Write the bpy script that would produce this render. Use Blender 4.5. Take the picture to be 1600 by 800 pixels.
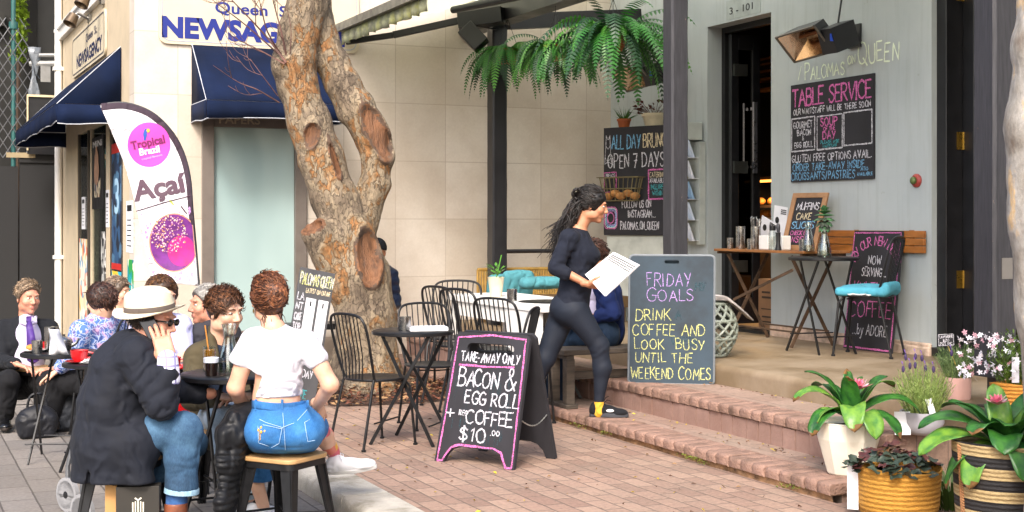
import bpy, math, random
import numpy as np
from mathutils import Vector, Matrix
SC = bpy.context.scene
for _o in list(bpy.data.objects): bpy.data.objects.remove(_o)
C = SC.collection
R = math.radians
# ------------------------------------------------------------------ camera, sky, sun, exposure
FPX, CX, HY, EYE = 2150.0, 800.0, 348.0, 1.5
YAW = R(24.5)
cam = bpy.data.cameras.new('camera'); camo = bpy.data.objects.new('camera', cam); C.objects.link(camo)
camo.location = (0, 0, EYE); camo.rotation_euler = (R(90), 0, -YAW)
cam.sensor_width = 36; cam.lens = 36*FPX/1600; cam.shift_y = -(400-HY)/1600
cam.clip_start = .05; cam.clip_end = 600
SC.camera = camo
SUN_EL, SUN_AZ = R(43), R(214)      # light comes from behind and left of the viewer
W = bpy.data.worlds.new("World"); SC.world = W; W.use_nodes = True
_nt = W.node_tree; _bg = _nt.nodes['Background']
_sky = _nt.nodes.new('ShaderNodeTexSky'); _sky.sky_type = 'NISHITA'; _sky.sun_disc = False
_sky.sun_elevation = SUN_EL; _sky.sun_rotation = SUN_AZ; _sky.air_density = 1.0; _sky.dust_density = 4.0; _sky.ozone_density = .6
_nt.links.new(_sky.outputs[0], _bg.inputs[0]); _bg.inputs[1].default_value = .15
_sl = bpy.data.lights.new('sun', 'SUN'); _so = bpy.data.objects.new('sun', _sl); C.objects.link(_so)
_sl.energy = 1.05; _sl.angle = R(12); _sl.color = (1, .975, .94)
_sd = Vector((math.sin(SUN_AZ)*math.cos(SUN_EL), math.cos(SUN_AZ)*math.cos(SUN_EL), math.sin(SUN_EL)))
_so.rotation_euler = _sd.to_track_quat('Z', 'Y').to_euler(); _so.location = _sd*30
SC.view_settings.view_transform = 'Standard'; SC.view_settings.look = 'None'
SC.view_settings.gamma = 1; SC.view_settings.exposure = 1.46; SC.view_settings.use_curve_mapping = False
SC.render.engine = 'CYCLES'
SC.cycles.use_denoising = True
SC.cycles.max_bounces = 8; SC.cycles.transparent_max_bounces = 24
SC.cycles.caustics_reflective = False; SC.cycles.caustics_refractive = False

# ------------------------------------------------------------------ geometry of the view (for measuring)
FW = np.array([math.sin(YAW), math.cos(YAW), 0]); RT = np.array([math.cos(YAW), -math.sin(YAW), 0]); UP = np.array([0, 0, 1.])
CAM = np.array([0, 0, EYE])
def ray(px, py): return FW + RT*((px-CX)/FPX) + UP*((HY-py)/FPX)
def P(px, py, d): return CAM + ray(px, py)*d
def G(px, py, z=0):
    return CAM + ray(px, py)*((EYE-z)*FPX/(py-HY))
def WX(px, py, X): r = ray(px, py); return CAM + r*(X/r[0])
def WY(px, py, Y): r = ray(px, py); return CAM + r*(Y/r[1])
def V(*a): return np.array(a, float)
def nrm(a): a = np.asarray(a, float); return a/(np.linalg.norm(a)+1e-12)

# ------------------------------------------------------------------ materials
def lin(c):
    if isinstance(c, str):
        c = c.lstrip('#'); c = [int(c[i:i+2], 16)/255 for i in (0, 2, 4)]
        return tuple((x/12.92 if x <= .04045 else ((x+.055)/1.055)**2.4) for x in c)
    return tuple(c)
MATS = {}
def newmat(name):
    m = bpy.data.materials.new(name); m.use_nodes = True
    nt = m.node_tree; b = nt.nodes['Principled BSDF']
    return m, nt, b
def node(nt, t, **kw):
    n = nt.nodes.new(t)
    for k, v in kw.items(): setattr(n, k, v)
    return n
def coords(nt, scale=(1, 1, 1)):
    tc = node(nt, 'ShaderNodeTexCoord'); mp = node(nt, 'ShaderNodeMapping')
    nt.links.new(tc.outputs['Object'], mp.inputs[0]); mp.inputs['Scale'].default_value = scale
    return mp.outputs[0]
def noise_n(nt, co, scale, detail=4, rough=.55):
    n = node(nt, 'ShaderNodeTexNoise'); nt.links.new(co, n.inputs['Vector'])
    n.inputs['Scale'].default_value = scale; n.inputs['Detail'].default_value = detail; n.inputs['Roughness'].default_value = rough
    return n.outputs['Fac']
def ramp(nt, fac, stops):
    r = node(nt, 'ShaderNodeValToRGB'); nt.links.new(fac, r.inputs[0])
    cr = r.color_ramp
    while len(cr.elements) < len(stops): cr.elements.new(.5)
    for e, (p, c) in zip(cr.elements, stops):
        e.position = p; e.color = (*c[:3], 1) if len(c) >= 3 else (c[0],)*3+(1,)
    return r.outputs[0]
def mixc(nt, fac, a, b, mode='MIX'):
    m = node(nt, 'ShaderNodeMix', data_type='RGBA', blend_type=mode)
    for sock, v in ((m.inputs[0], fac), (m.inputs[6], a), (m.inputs[7], b)):
        if hasattr(v, 'is_linked'): nt.links.new(v, sock)
        elif isinstance(v, (int, float)): sock.default_value = v
        else: sock.default_value = (*v[:3], 1)
    return m.outputs[2]
def bump(nt, b, h, strength=.3, dist=.01):
    n = node(nt, 'ShaderNodeBump'); nt.links.new(h, n.inputs['Height'])
    n.inputs['Strength'].default_value = strength; n.inputs['Distance'].default_value = dist
    nt.links.new(n.outputs[0], b.inputs['Normal'])
def mat(name, col, rough=.6, metal=0, var=.12, vs=6, bmp=.0, bs=120, bd=.004, stretch=(1, 1, 1), spec=.5, dark=None, coat=0, trans=0, sheen=0, emit=0):
    """plain procedural material: a base colour broken by two scales of noise, optional bump"""
    if name in MATS: return MATS[name]
    m, nt, b = newmat(name); c = lin(col)
    co = coords(nt, stretch)
    n1 = noise_n(nt, co, vs, 5, .6)
    dk = lin(dark) if dark else tuple(x*(1-var*1.6) for x in c); lt = tuple(min(1, x*(1+var)) for x in c)
    cc = ramp(nt, n1, [(.3, dk), (.5, c), (.7, lt)])
    nt.links.new(cc, b.inputs['Base Color'])
    b.inputs['Metallic'].default_value = metal
    rr = node(nt, 'ShaderNodeMapRange'); nt.links.new(n1, rr.inputs[0])
    rr.inputs[1].default_value = .3; rr.inputs[2].default_value = .7
    rr.inputs[3].default_value = max(0.02, rough-.07); rr.inputs[4].default_value = min(1, rough+.07)
    nt.links.new(rr.outputs[0], b.inputs['Roughness'])
    b.inputs['Specular IOR Level'].default_value = spec
    if coat: b.inputs['Coat Weight'].default_value = coat
    if trans: b.inputs['Transmission Weight'].default_value = trans
    if sheen: b.inputs['Sheen Weight'].default_value = sheen
    if emit: b.inputs['Emission Color'].default_value = (*c, 1); b.inputs['Emission Strength'].default_value = emit
    if bmp: bump(nt, b, noise_n(nt, co, bs, 3, .6), bmp, bd)
    MATS[name] = m; return m
def plane_uv(nt, plane):
    tc = node(nt, 'ShaderNodeTexCoord'); s = node(nt, 'ShaderNodeSeparateXYZ'); c = node(nt, 'ShaderNodeCombineXYZ')
    nt.links.new(tc.outputs['Object'], s.inputs[0])
    i = {'XY': (0, 1), 'YX': (1, 0), 'XZ': (0, 2), 'YZ': (1, 2)}[plane]
    nt.links.new(s.outputs[i[0]], c.inputs[0]); nt.links.new(s.outputs[i[1]], c.inputs[1])
    return c.outputs[0], tc.outputs['Object']
def brickmat(name, c1, c2, mortar, w, h, ms, off=.5, plane='XY', rough=.8, bmp=.5, stain=.25, stainc='#5a4a3a', shift=(0, 0), wob=.006, bias=0, spots=0, grain=.22):
    if name in MATS: return MATS[name]
    m, nt, b = newmat(name); uv, ob = plane_uv(nt, plane)
    mp = node(nt, 'ShaderNodeMapping'); mp.inputs['Location'].default_value = (shift[0], shift[1], 0); nt.links.new(uv, mp.inputs[0])
    nz = node(nt, 'ShaderNodeTexNoise'); nt.links.new(ob, nz.inputs['Vector']); nz.inputs['Scale'].default_value = 9
    ad = node(nt, 'ShaderNodeVectorMath', operation='MULTIPLY_ADD'); nt.links.new(nz.outputs['Color'], ad.inputs[0])
    ad.inputs[1].default_value = (wob, wob, 0); nt.links.new(mp.outputs[0], ad.inputs[2])
    br = node(nt, 'ShaderNodeTexBrick'); br.offset = off; br.squash = 1
    nt.links.new(ad.outputs[0], br.inputs['Vector'])
    br.inputs['Color1'].default_value = (*lin(c1), 1); br.inputs['Color2'].default_value = (*lin(c2), 1); br.inputs['Mortar'].default_value = (*lin(mortar), 1)
    br.inputs['Scale'].default_value = 1; br.inputs['Mortar Size'].default_value = ms; br.inputs['Mortar Smooth'].default_value = .2
    br.inputs['Bias'].default_value = bias; br.inputs['Brick Width'].default_value = w; br.inputs['Row Height'].default_value = h
    n1 = noise_n(nt, ob, 1.3, 6, .65); n2 = noise_n(nt, ob, 40, 4, .6)
    f1 = ramp(nt, n1, [(.4, (0, 0, 0)), (.72, (stain,)*3)])
    c = mixc(nt, f1, br.outputs['Color'], lin(stainc))
    f2 = ramp(nt, n2, [(.3, (1-grain,)*3), (.7, (1+grain*.6,)*3)])
    c = mixc(nt, 1.0, c, f2, 'MULTIPLY')
    if spots:
        sp = ramp(nt, noise_n(nt, ob, 11, 3, .7), [(.62, (0, 0, 0)), (.68, (spots,)*3)])
        c = mixc(nt, sp, c, lin('#4a382c'))
    nt.links.new(c, b.inputs['Base Color']); b.inputs['Roughness'].default_value = rough
    mx = node(nt, 'ShaderNodeMath', operation='SUBTRACT'); mx.inputs[0].default_value = 1; nt.links.new(br.outputs['Fac'], mx.inputs[1])
    m2 = node(nt, 'ShaderNodeMath', operation='MULTIPLY_ADD'); nt.links.new(n2, m2.inputs[0]); m2.inputs[1].default_value = .35; nt.links.new(mx.outputs[0], m2.inputs[2])
    bump(nt, b, m2.outputs[0], bmp, .006)
    MATS[name] = m; return m
def glassmat(name, col=(1, 1, 1), rough=.02, mixw=.12):
    """thin clear glass: mostly see-through with a reflecting coat"""
    if name in MATS: return MATS[name]
    m, nt, b = newmat(name); out = nt.nodes['Material Output']
    t = node(nt, 'ShaderNodeBsdfTransparent'); t.inputs[0].default_value = (*lin(col), 1)
    g = node(nt, 'ShaderNodeBsdfGlossy'); g.inputs['Roughness'].default_value = rough
    lw = node(nt, 'ShaderNodeLayerWeight'); lw.inputs[0].default_value = .35
    ad = node(nt, 'ShaderNodeMath', operation='MULTIPLY_ADD'); nt.links.new(lw.outputs['Facing'], ad.inputs[0]); ad.inputs[1].default_value = .6; ad.inputs[2].default_value = mixw
    mx = node(nt, 'ShaderNodeMixShader'); nt.links.new(ad.outputs[0], mx.inputs[0]); nt.links.new(t.outputs[0], mx.inputs[1]); nt.links.new(g.outputs[0], mx.inputs[2])
    nt.links.new(mx.outputs[0], out.inputs[0]); MATS[name] = m; return m
def chalkmat(name, col, gap=.46):
    if name in MATS: return MATS[name]
    m, nt, b = newmat(name); out = nt.nodes['Material Output']
    b.inputs['Base Color'].default_value = (*lin(col), 1); b.inputs['Roughness'].default_value = .95; b.inputs['Specular IOR Level'].default_value = .1
    co = coords(nt); f = ramp(nt, noise_n(nt, co, 130, 4, .75), [(gap-.10, (.12,)*3), (gap+.12, (1,)*3)])
    t = node(nt, 'ShaderNodeBsdfTransparent'); mx = node(nt, 'ShaderNodeMixShader')
    nt.links.new(f, mx.inputs[0]); nt.links.new(t.outputs[0], mx.inputs[1]); nt.links.new(b.outputs[0], mx.inputs[2]); nt.links.new(mx.outputs[0], out.inputs[0])
    MATS[name] = m; return m

# ------------------------------------------------------------------ mesh building
WLOC = {}
class MB:
    def __init__(s): s.v = []; s.f = []; s.m = []; s.cur = 0
    def add(s, pts, faces, mi=None):
        o = len(s.v); s.v.extend([tuple(map(float, p)) for p in pts])
        for f in faces: s.f.append(tuple(i+o for i in f)); s.m.append(s.cur if mi is None else mi)
    def poly(s, *pts, mi=None): s.add(pts, [tuple(range(len(pts)))], mi); return s
    def box(s, c, size, ax=None, mi=None):
        """box centred at c; ax = three unit axes as rows"""
        ax = np.eye(3) if ax is None else np.asarray(ax, float); c = np.asarray(c, float); h = np.asarray(size, float)/2
        pts = [c + ax[0]*h[0]*x + ax[1]*h[1]*y + ax[2]*h[2]*z for z in (-1, 1) for y in (-1, 1) for x in (-1, 1)]
        s.add(pts, [(0, 2, 3, 1), (4, 5, 7, 6), (0, 1, 5, 4), (2, 6, 7, 3), (0, 4, 6, 2), (1, 3, 7, 5)], mi); return s
    def bx(s, a, b, mi=None):
        a = np.asarray(a, float); b = np.asarray(b, float); return s.box((a+b)/2, np.abs(b-a), mi=mi)
    def bar(s, a, b, w, h=None, up=(0, 0, 1), mi=None):
        a = np.asarray(a, float); b = np.asarray(b, float); d = nrm(b-a); h = h or w
        u = np.asarray(up, float)
        if abs(d@u) > .98: u = V(1, 0, 0)
        x = nrm(np.cross(u, d)); z = np.cross(d, x)
        return s.box((a+b)/2, (np.linalg.norm(b-a), w, h), (d, x, z), mi)
    def tube(s, pts, r, n=8, closed=False, caps=True, mi=None):
        pts = [np.asarray(p, float) for p in pts]; k = len(pts)
        rs = [r]*k if np.isscalar(r) else list(r)
        o = []; T = []
        for i in range(k):
            a = pts[(i-1) % k] if (closed or i > 0) else pts[i]; b = pts[(i+1) % k] if (closed or i < k-1) else pts[i]
            T.append(nrm(b-a))
        u = np.cross(T[0], V(0, 0, 1)); u = nrm(u) if np.linalg.norm(u) > .05 else nrm(np.cross(T[0], V(1, 0, 0)))
        vs = []
        for i in range(k):
            u = nrm(u - T[i]*(u@T[i])); w = np.cross(T[i], u)
            for j in range(n):
                a = 2*math.pi*j/n; vs.append(pts[i] + (u*math.cos(a)+w*math.sin(a))*rs[i])
        fs = []
        for i in range(k if closed else k-1):
            i2 = (i+1) % k
            for j in range(n): j2 = (j+1) % n; fs.append((i*n+j, i*n+j2, i2*n+j2, i2*n+j))
        if caps and not closed: fs.append(tuple(range(n-1, -1, -1))); fs.append(tuple((k-1)*n+j for j in range(n)))
        s.add(vs, fs, mi); return s
    def lathe(s, prof, c=(0, 0, 0), n=24, ax=None, mi=None, squash=None, start=0, arc=None):
        """profile of (radius, height) turned about the third axis through c"""
        ax = np.eye(3) if ax is None else np.asarray(ax, float); c = np.asarray(c, float); vs = []; fs = []
        for (r, z) in prof:
            for j in range(n):
                a = start + 2*math.pi*j/n; sx, sy = (squash or (1, 1)); vs.append(c + ax[0]*r*math.cos(a)*sx + ax[1]*r*math.sin(a)*sy + ax[2]*z)
        for i in range(len(prof)-1):
            for j in range(n): j2 = (j+1) % n; fs.append((i*n+j, i*n+j2, (i+1)*n+j2, (i+1)*n+j))
        if prof[0][0] > 1e-6: fs.append(tuple(range(n-1, -1, -1)))
        if prof[-1][0] > 1e-6: fs.append(tuple((len(prof)-1)*n+j for j in range(n)))
        s.add(vs, fs, mi); return s
    def prism(s, poly, O, u, v, depth, mi=None):
        """polygon (u, v) in the plane at O, given thickness `depth` behind it"""
        O, u, v = (np.asarray(q, float) for q in (O, u, v)); nn = nrm(np.cross(u, v)); k = len(poly)
        a = [O+u*p[0]+v*p[1] for p in poly]; b = [p - nn*depth for p in a]
        s.add(a+b, [tuple(range(k)), tuple(range(2*k-1, k-1, -1))] + [(i, k+i, k+(i+1) % k, (i+1) % k) for i in range(k)], mi); return s
    def ell(s, c, r, ax=None, n=12, m=8, mi=None):
        ax = np.eye(3) if ax is None else np.asarray(ax, float); c = np.asarray(c, float); vs = [c+ax[2]*-r[2]]; fs = []
        for i in range(1, m):
            t = -math.pi/2+math.pi*i/m
            for j in range(n):
                a = 2*math.pi*j/n; vs.append(c+ax[0]*r[0]*math.cos(t)*math.cos(a)+ax[1]*r[1]*math.cos(t)*math.sin(a)+ax[2]*r[2]*math.sin(t))
        vs.append(c+ax[2]*r[2]); L = len(vs)-1
        for j in range(n): fs.append((0, 1+(j+1) % n, 1+j)); fs.append((L, 1+(m-2)*n+j, 1+(m-2)*n+(j+1) % n))
        for i in range(m-2):
            for j in range(n): j2 = (j+1) % n; fs.append((1+i*n+j, 1+i*n+j2, 1+(i+1)*n+j2, 1+(i+1)*n+j))
        s.add(vs, fs, mi); return s
    def grid(s, rows, mi=None, closed=False):
        k = len(rows[0]); vs = [p for r in rows for p in r]; fs = []
        for i in range(len(rows)-1):
            for j in range(k if closed else k-1): j2 = (j+1) % k; fs.append((i*k+j, i*k+j2, (i+1)*k+j2, (i+1)*k+j))
        s.add(vs, fs, mi); return s
    def build(s, name, mats, parent=None, smooth=40, bevel=0, seg=2, solid=0):
        me = bpy.data.meshes.new(name); off = WLOC.get(parent.name, V(0, 0, 0)) if parent else V(0, 0, 0)
        vv = np.asarray(s.v, float) - off
        me.from_pydata(vv.tolist(), [], s.f)
        if not isinstance(mats, (list, tuple)): mats = [mats]
        for m in mats: me.materials.append(m)
        me.polygons.foreach_set('material_index', np.asarray(s.m, np.int32))
        if smooth:
            me.shade_smooth()
            if smooth < 180: me.set_sharp_from_angle(angle=R(smooth))
        me.update()
        o = bpy.data.objects.new(name, me); C.objects.link(o)
        if parent: o.parent = parent
        WLOC[o.name] = off
        if solid: md = o.modifiers.new('solid', 'SOLIDIFY'); md.thickness = solid; md.offset = 0
        if bevel: md = o.modifiers.new('bevel', 'BEVEL'); md.width = bevel; md.segments = seg; md.limit_method = 'ANGLE'; md.angle_limit = R(35)
        return o
def tag(o, label=None, cat=None, group=None, kind=None):
    if label: o['label'] = label
    if cat: o['category'] = cat
    if group: o['group'] = group
    if kind: o['kind'] = kind
    return o
def thing(name, label, cat, loc=(0, 0, 0), group=None):
    o = bpy.data.objects.new(name, None); C.objects.link(o); o.location = tuple(float(x) for x in loc); o.empty_display_size = .1
    WLOC[o.name] = np.asarray(loc, float)
    return tag(o, label, cat, group)
def dup(root, loc, rotz=0, label=None, group=None, scale=1):
    def cp(o, parent):
        c = o.copy(); C.objects.link(c); c.parent = parent; WLOC[c.name] = np.asarray(loc, float)
        for ch in list(o.children): cp(ch, c)
        return c
    r = cp(root, None); r.location = tuple(float(x) for x in loc); r.rotation_euler = (0, 0, rotz); r.scale = (scale,)*3
    if label: r['label'] = label
    if group: r['group'] = group
    return r
def face(fwd):   # rotation about z that turns local +Y to the direction fwd
    return math.atan2(-fwd[0], fwd[1])
def cat_rom(pts, n=8, closed=False):
    pts = [np.asarray(p, float) for p in pts]; out = []; k = len(pts)
    for i in range(k if closed else k-1):
        p0 = pts[(i-1) % k] if closed or i > 0 else pts[i]; p1 = pts[i]; p2 = pts[(i+1) % k]; p3 = pts[(i+2) % k] if closed or i < k-2 else p2
        for j in range(n):
            t = j/n; out.append(.5*((2*p1)+(-p0+p2)*t+(2*p0-5*p1+4*p2-p3)*t*t+(-p0+3*p1-3*p2+p3)*t**3))
    if not closed: out.append(pts[-1])
    return out

# ------------------------------------------------------------------ lettering: hand-chalked strokes and printed type
GL = {
'A': (.66, '0,0 .33,1 .66,0|.12,.36 .55,.38'), 'B': (.55, '0,0 0,1|~0,1 .36,.97 .46,.78 .34,.57 0,.53|~0,.53 .4,.5 .55,.27 .4,.04 0,0'),
'C': (.6, '~.58,.86 .36,1 .1,.84 0,.48 .12,.12 .36,0 .6,.14'), 'D': (.6, '0,0 0,1|~0,1 .34,.95 .58,.7 .58,.32 .36,.06 0,0'),
'E': (.48, '.46,1 0,1 0,0 .48,0|0,.52 .38,.53'), 'F': (.46, '.46,1 0,1 0,0|0,.52 .36,.54'),
'G': (.64, '~.58,.86 .36,1 .1,.84 0,.48 .12,.12 .36,0 .58,.12 .62,.42|.36,.44 .64,.43'), 'H': (.6, '0,0 0,1|.6,0 .6,1|0,.5 .6,.52'),
'I': (.12, '.06,0 .06,1'), 'J': (.44, '~.44,1 .44,.3 .3,.02 .08,.06 0,.24'), 'K': (.56, '0,0 0,1|.54,1 0,.42|.14,.55 .58,0'),
'L': (.46, '0,1 0,0 .48,.01'), 'M': (.76, '0,0 .08,1 .38,.3 .68,1 .76,0'), 'N': (.6, '0,0 .02,1 .58,0 .6,1'),
'O': (.68, '~.34,1 .08,.82 0,.48 .12,.1 .36,0 .6,.16 .68,.52 .56,.88 .34,1'), 'P': (.52, '0,0 0,1|~0,1 .38,.97 .52,.74 .36,.5 0,.46'),
'Q': (.7, '~.34,1 .08,.82 0,.48 .12,.1 .36,0 .6,.16 .68,.52 .56,.88 .34,1|.4,.26 .74,-.1'), 'R': (.54, '0,0 0,1|~0,1 .38,.97 .5,.75 .36,.52 0,.48|.2,.49 .56,0'),
'S': (.5, '~.48,.86 .3,1 .08,.9 .04,.7 .24,.54 .44,.4 .48,.18 .3,0 .08,.04 0,.18'), 'T': (.58, '0,1 .58,1.01|.29,1 .29,0'),
'U': (.58, '~0,1 .01,.3 .14,.02 .42,.02 .56,.3 .58,1'), 'V': (.6, '0,1 .3,0 .6,1'), 'W': (.86, '0,1 .2,0 .43,.72 .66,0 .86,1'),
'X': (.56, '0,0 .56,1|0,1 .56,0'), 'Y': (.56, '0,1 .28,.48|.58,1 .2,-.02'), 'Z': (.54, '0,1 .54,1 0,0 .56,0'),
'0': (.54, '~.27,1 .06,.8 0,.48 .1,.1 .28,0 .48,.14 .54,.52 .44,.88 .27,1'), '1': (.2, '0,.78 .14,1 .14,0'), '7': (.5, '0,1 .5,1 .16,0|.1,.5 .46,.52'), '2': (.5, '~0,.78 .2,1 .46,.86 .4,.55 0,0|0,0 .52,0'),
'5': (.48, '.46,1 .06,1 .02,.56|~.02,.56 .3,.62 .48,.36 .34,.04 0,.06'), '$': (.5, '~.48,.82 .3,.94 .08,.86 .04,.68 .24,.54 .44,.4 .48,.2 .3,.06 .08,.1 0,.2|.25,1.12 .25,-.12'),
'&': (.66, '~.64,.02 .3,.5 .14,.8 .26,1 .4,.84 .3,.62 .04,.36 .06,.06 .3,0 .5,.14 .64,.42'), '+': (.5, '0,.45 .5,.47|.25,.15 .25,.78'),
'-': (.34, '.04,.45 .3,.46'), '_': (.4, '0,-.02 .4,-.02'), '.': (.1, '.04,.0 .07,.05'), '/': (.4, '0,-.05 .4,1.05'), "'": (.1, '.05,1 .03,.8'), '!': (.1, '.05,1 .05,.3|.05,.0 .05,.05'), ',': (.1, '.06,.06 .0,-.12'),
'b': (.44, '0,1 0,0|~0,.44 .22,.56 .44,.36 .4,.1 .2,0 0,.1'), 'y': (.44, '0,.6 .24,.08|~.46,.6 .24,.0 .08,-.34 -.06,-.3'), '~': (.0, '0,0 0,0'),
}
LRND = random.Random(5)
def strokes_of(ch):
    w, s = GL[ch]; out = []
    for st in s.split('|'):
        sm = st.startswith('~'); pts = [tuple(map(float, p.split(','))) for p in st.lstrip('~').split()]
        pts = [V(*p) for p in pts]
        out.append(cat_rom(pts, 5) if sm and len(pts) > 2 else pts)
    return w, out
def text_strokes(txt, u0, v0, h, width=None, jit=.03, slant=0, rise=0, track=.2, caps=1.0):
    """list of polylines in board units; `width` stretches the line to that length; the first letter of a word may be taller"""
    x = 0; lines = []; first = True
    for ch in txt:
        if ch == ' ': x += .42; first = True; continue
        w, st = strokes_of(ch); dx, dy = LRND.uniform(-jit, jit), LRND.uniform(-jit, jit)*1.3; sc = 1+LRND.uniform(-jit, jit)*1.6
        if first: sc *= caps
        rot = LRND.uniform(-jit, jit)*1.6
        for l in st:
            lines.append([V(x + (p[0]*sc*(.9 if w > .2 else 1)) - rot*p[1] + dx + slant*p[1], p[1]*sc + rot*p[0]*.6 + dy) for p in l])
        x += w*.9*(sc if first else 1) + track; first = False
    x -= track
    kx = (width/x) if width else h
    return [[V(u0+p[0]*kx, v0+p[1]*h+rise*p[0]*kx) for p in l] for l in lines]
def ribbon(mb, lines, O, u, v, w, off=.002, mi=0, wj=.35):
    """chalk strokes as thin raised strips on the board plane"""
    nn = nrm(np.cross(u, v))
    for l in lines:
        pts = [l[0]]
        for a, b in zip(l[:-1], l[1:]):
            k = max(1, int(np.linalg.norm(b-a)/(w*2.2)))
            pts += [a+(b-a)*(i+1)/k for i in range(k)]
        if len(pts) < 2: continue
        L = []; Rr = []
        zo = off + LRND.uniform(0, .0012); pr = LRND.random()
        for i, p in enumerate(pts):
            t = nrm((pts[min(i+1, len(pts)-1)]-pts[max(i-1, 0)])) if len(pts) > 1 else V(1, 0)
            pn = V(-t[1], t[0]); ww = w*.5*(1+LRND.uniform(-wj, wj))*(1.12-.45*(i/max(1, len(pts)-1))*pr); jp = V(LRND.uniform(-1, 1), LRND.uniform(-1, 1))*w*.1
            if i == 0: p = p - t*w*.35
            if i == len(pts)-1: p = p + t*w*.35
            a, b = p+jp+pn*ww, p+jp-pn*ww
            L.append(O+u*a[0]+v*a[1]+nn*zo); Rr.append(O+u*b[0]+v*b[1]+nn*zo)
        k = len(pts); mb.add(L+Rr, [(k+i, k+i+1, i+1, i) for i in range(k-1)], mi)
def type_mesh(txt, bold=0, extrude=0):
    """printed type in the built-in font: vertices scaled to cap height 1, and faces"""
    cu = bpy.data.curves.new('type', 'FONT'); cu.body = txt; cu.size = 1; cu.offset = bold; cu.fill_mode = 'FRONT'; cu.resolution_u = 4
    o = bpy.data.objects.new('type', cu); C.objects.link(o); dg = bpy.context.evaluated_depsgraph_get(); dg.update()
    me = bpy.data.meshes.new_from_object(o.evaluated_get(dg)); v = np.array([x.co[:] for x in me.vertices]); f = [tuple(p.vertices) for p in me.polygons]
    bpy.data.objects.remove(o); bpy.data.curves.remove(cu); bpy.data.meshes.remove(me)
    return v, f
def put_type(mb, txt, O, u, v, u0, v0, h, width=None, bold=0, mi=0, off=.003, slant=0, rot=0):
    vs, fs = type_mesh(txt, bold); vs = vs.copy()
    vs[:, 1] /= .73; x0 = vs[:, 0].min(); vs[:, 0] -= x0; W0 = vs[:, 0].max()
    kx = width/W0 if width else h/.73
    nn = nrm(np.cross(u, v)); X = vs[:, 0]*kx + vs[:, 1]*h*slant; Y = vs[:, 1]*h
    X, Y = X*math.cos(rot)-Y*math.sin(rot), X*math.sin(rot)+Y*math.cos(rot)
    mb.add([O+u*(u0+a)+v*(v0+b)+nn*off for a, b in zip(X, Y)], fs, mi)
# ================================================================== THE SETTING
EX, EY, EZ = V(1, 0, 0), V(0, 1, 0), V(0, 0, 1)
XN, XC, YN = 2.24, 7.58, 13.9            # street face of the newsagency, cafe wall, front of the newsagency
ZF, Z1, Z2, Z3 = -.10, .10, .295, .44    # footpath, two steps, terrace
M_asph = mat('asphalt', (.05, .05, .052), .9, var=.2, bmp=.4, bs=200)
M_paver = brickmat('grey_footpath_pavers', '#746e68', '#878079', '#4c4641', .42, .2, .006, .5, 'YX', .85, .5, .45, '#6f665c', spots=.25)
M_brick = brickmat('pink_brick_paving', '#886c5e', '#a58977', '#6a5b50', .235, .118, .005, .5, 'YX', .85, .8, .6, '#7f7062', spots=.4, wob=.012)
M_tread = brickmat('step_tread_paving', '#8a7062', '#9c8274', '#6a5a50', .235, .235, .004, .5, 'YX', .9, .6, .55, '#8d8070', spots=.35)
M_nose = mat('bullnose_brick', '#8c6f61', .85, var=.25, vs=7, bmp=1, bs=60, bd=.012, dark='#6b5446')
M_riser = mat('riser_tile', '#8c7065', .85, var=.25, vs=6, bmp=.7, bs=50, bd=.006, dark='#84665a')
M_mort = mat('crumbly_mortar', '#8a6a4c', .95, var=.4, vs=14, bmp=1, bs=40, bd=.01)
M_conc = mat('kerb_concrete', '#a9a398', .9, var=.3, vs=5, bmp=.8, bs=70, bd=.008, dark='#77705f')
M_soil = mat('soil', '#4a352a', .95, var=.5, vs=12, bmp=1, bs=60, bd=.015)

MB().poly((-200, -200, -.14), (200, -200, -.14), (200, 200, -.14), (-200, 200, -.14)).build('ground', M_asph)['kind'] = 'structure'
b = MB(); b.bx((-14, -6, -.3), (2.26, 40, ZF)); b.build('footpath', M_paver)['kind'] = 'structure'
b = MB(); b.bx((2.55, -6, -.3), (4.63, YN, 0)); b.bx((4.63, -6, -.3), (12, 5.98, -.002)); b.build('forecourt_paving', M_brick)['kind'] = 'structure'
rk = random.Random(3); b = MB(); y = -3.0
while y < YN:
    L = min(rk.uniform(1.0, 1.3), YN-y); n = 10; rows = []
    for i in range(n+1):
        yy = y+.006+(L-.012)*i/n; ch = rk.uniform(.012, .035)
        rows.append([V(2.262, yy, -.26), V(2.262+rk.uniform(0, .012), yy, -.05), V(2.262+ch*.6, yy, -.012-ch*.3), V(2.262+ch*1.8, yy, .004), V(2.40, yy, .006+rk.uniform(-.003, .003)), V(2.542, yy, .004), V(2.546, yy, -.1)])
    o = len(b.v); b.grid(rows); b.f += [tuple(o+j for j in range(7)), tuple(o+n*7+j for j in range(6, -1, -1))]; b.m += [0, 0]
    y += L
b.build('kerb', M_conc, smooth=50)['kind'] = 'structure'

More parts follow.
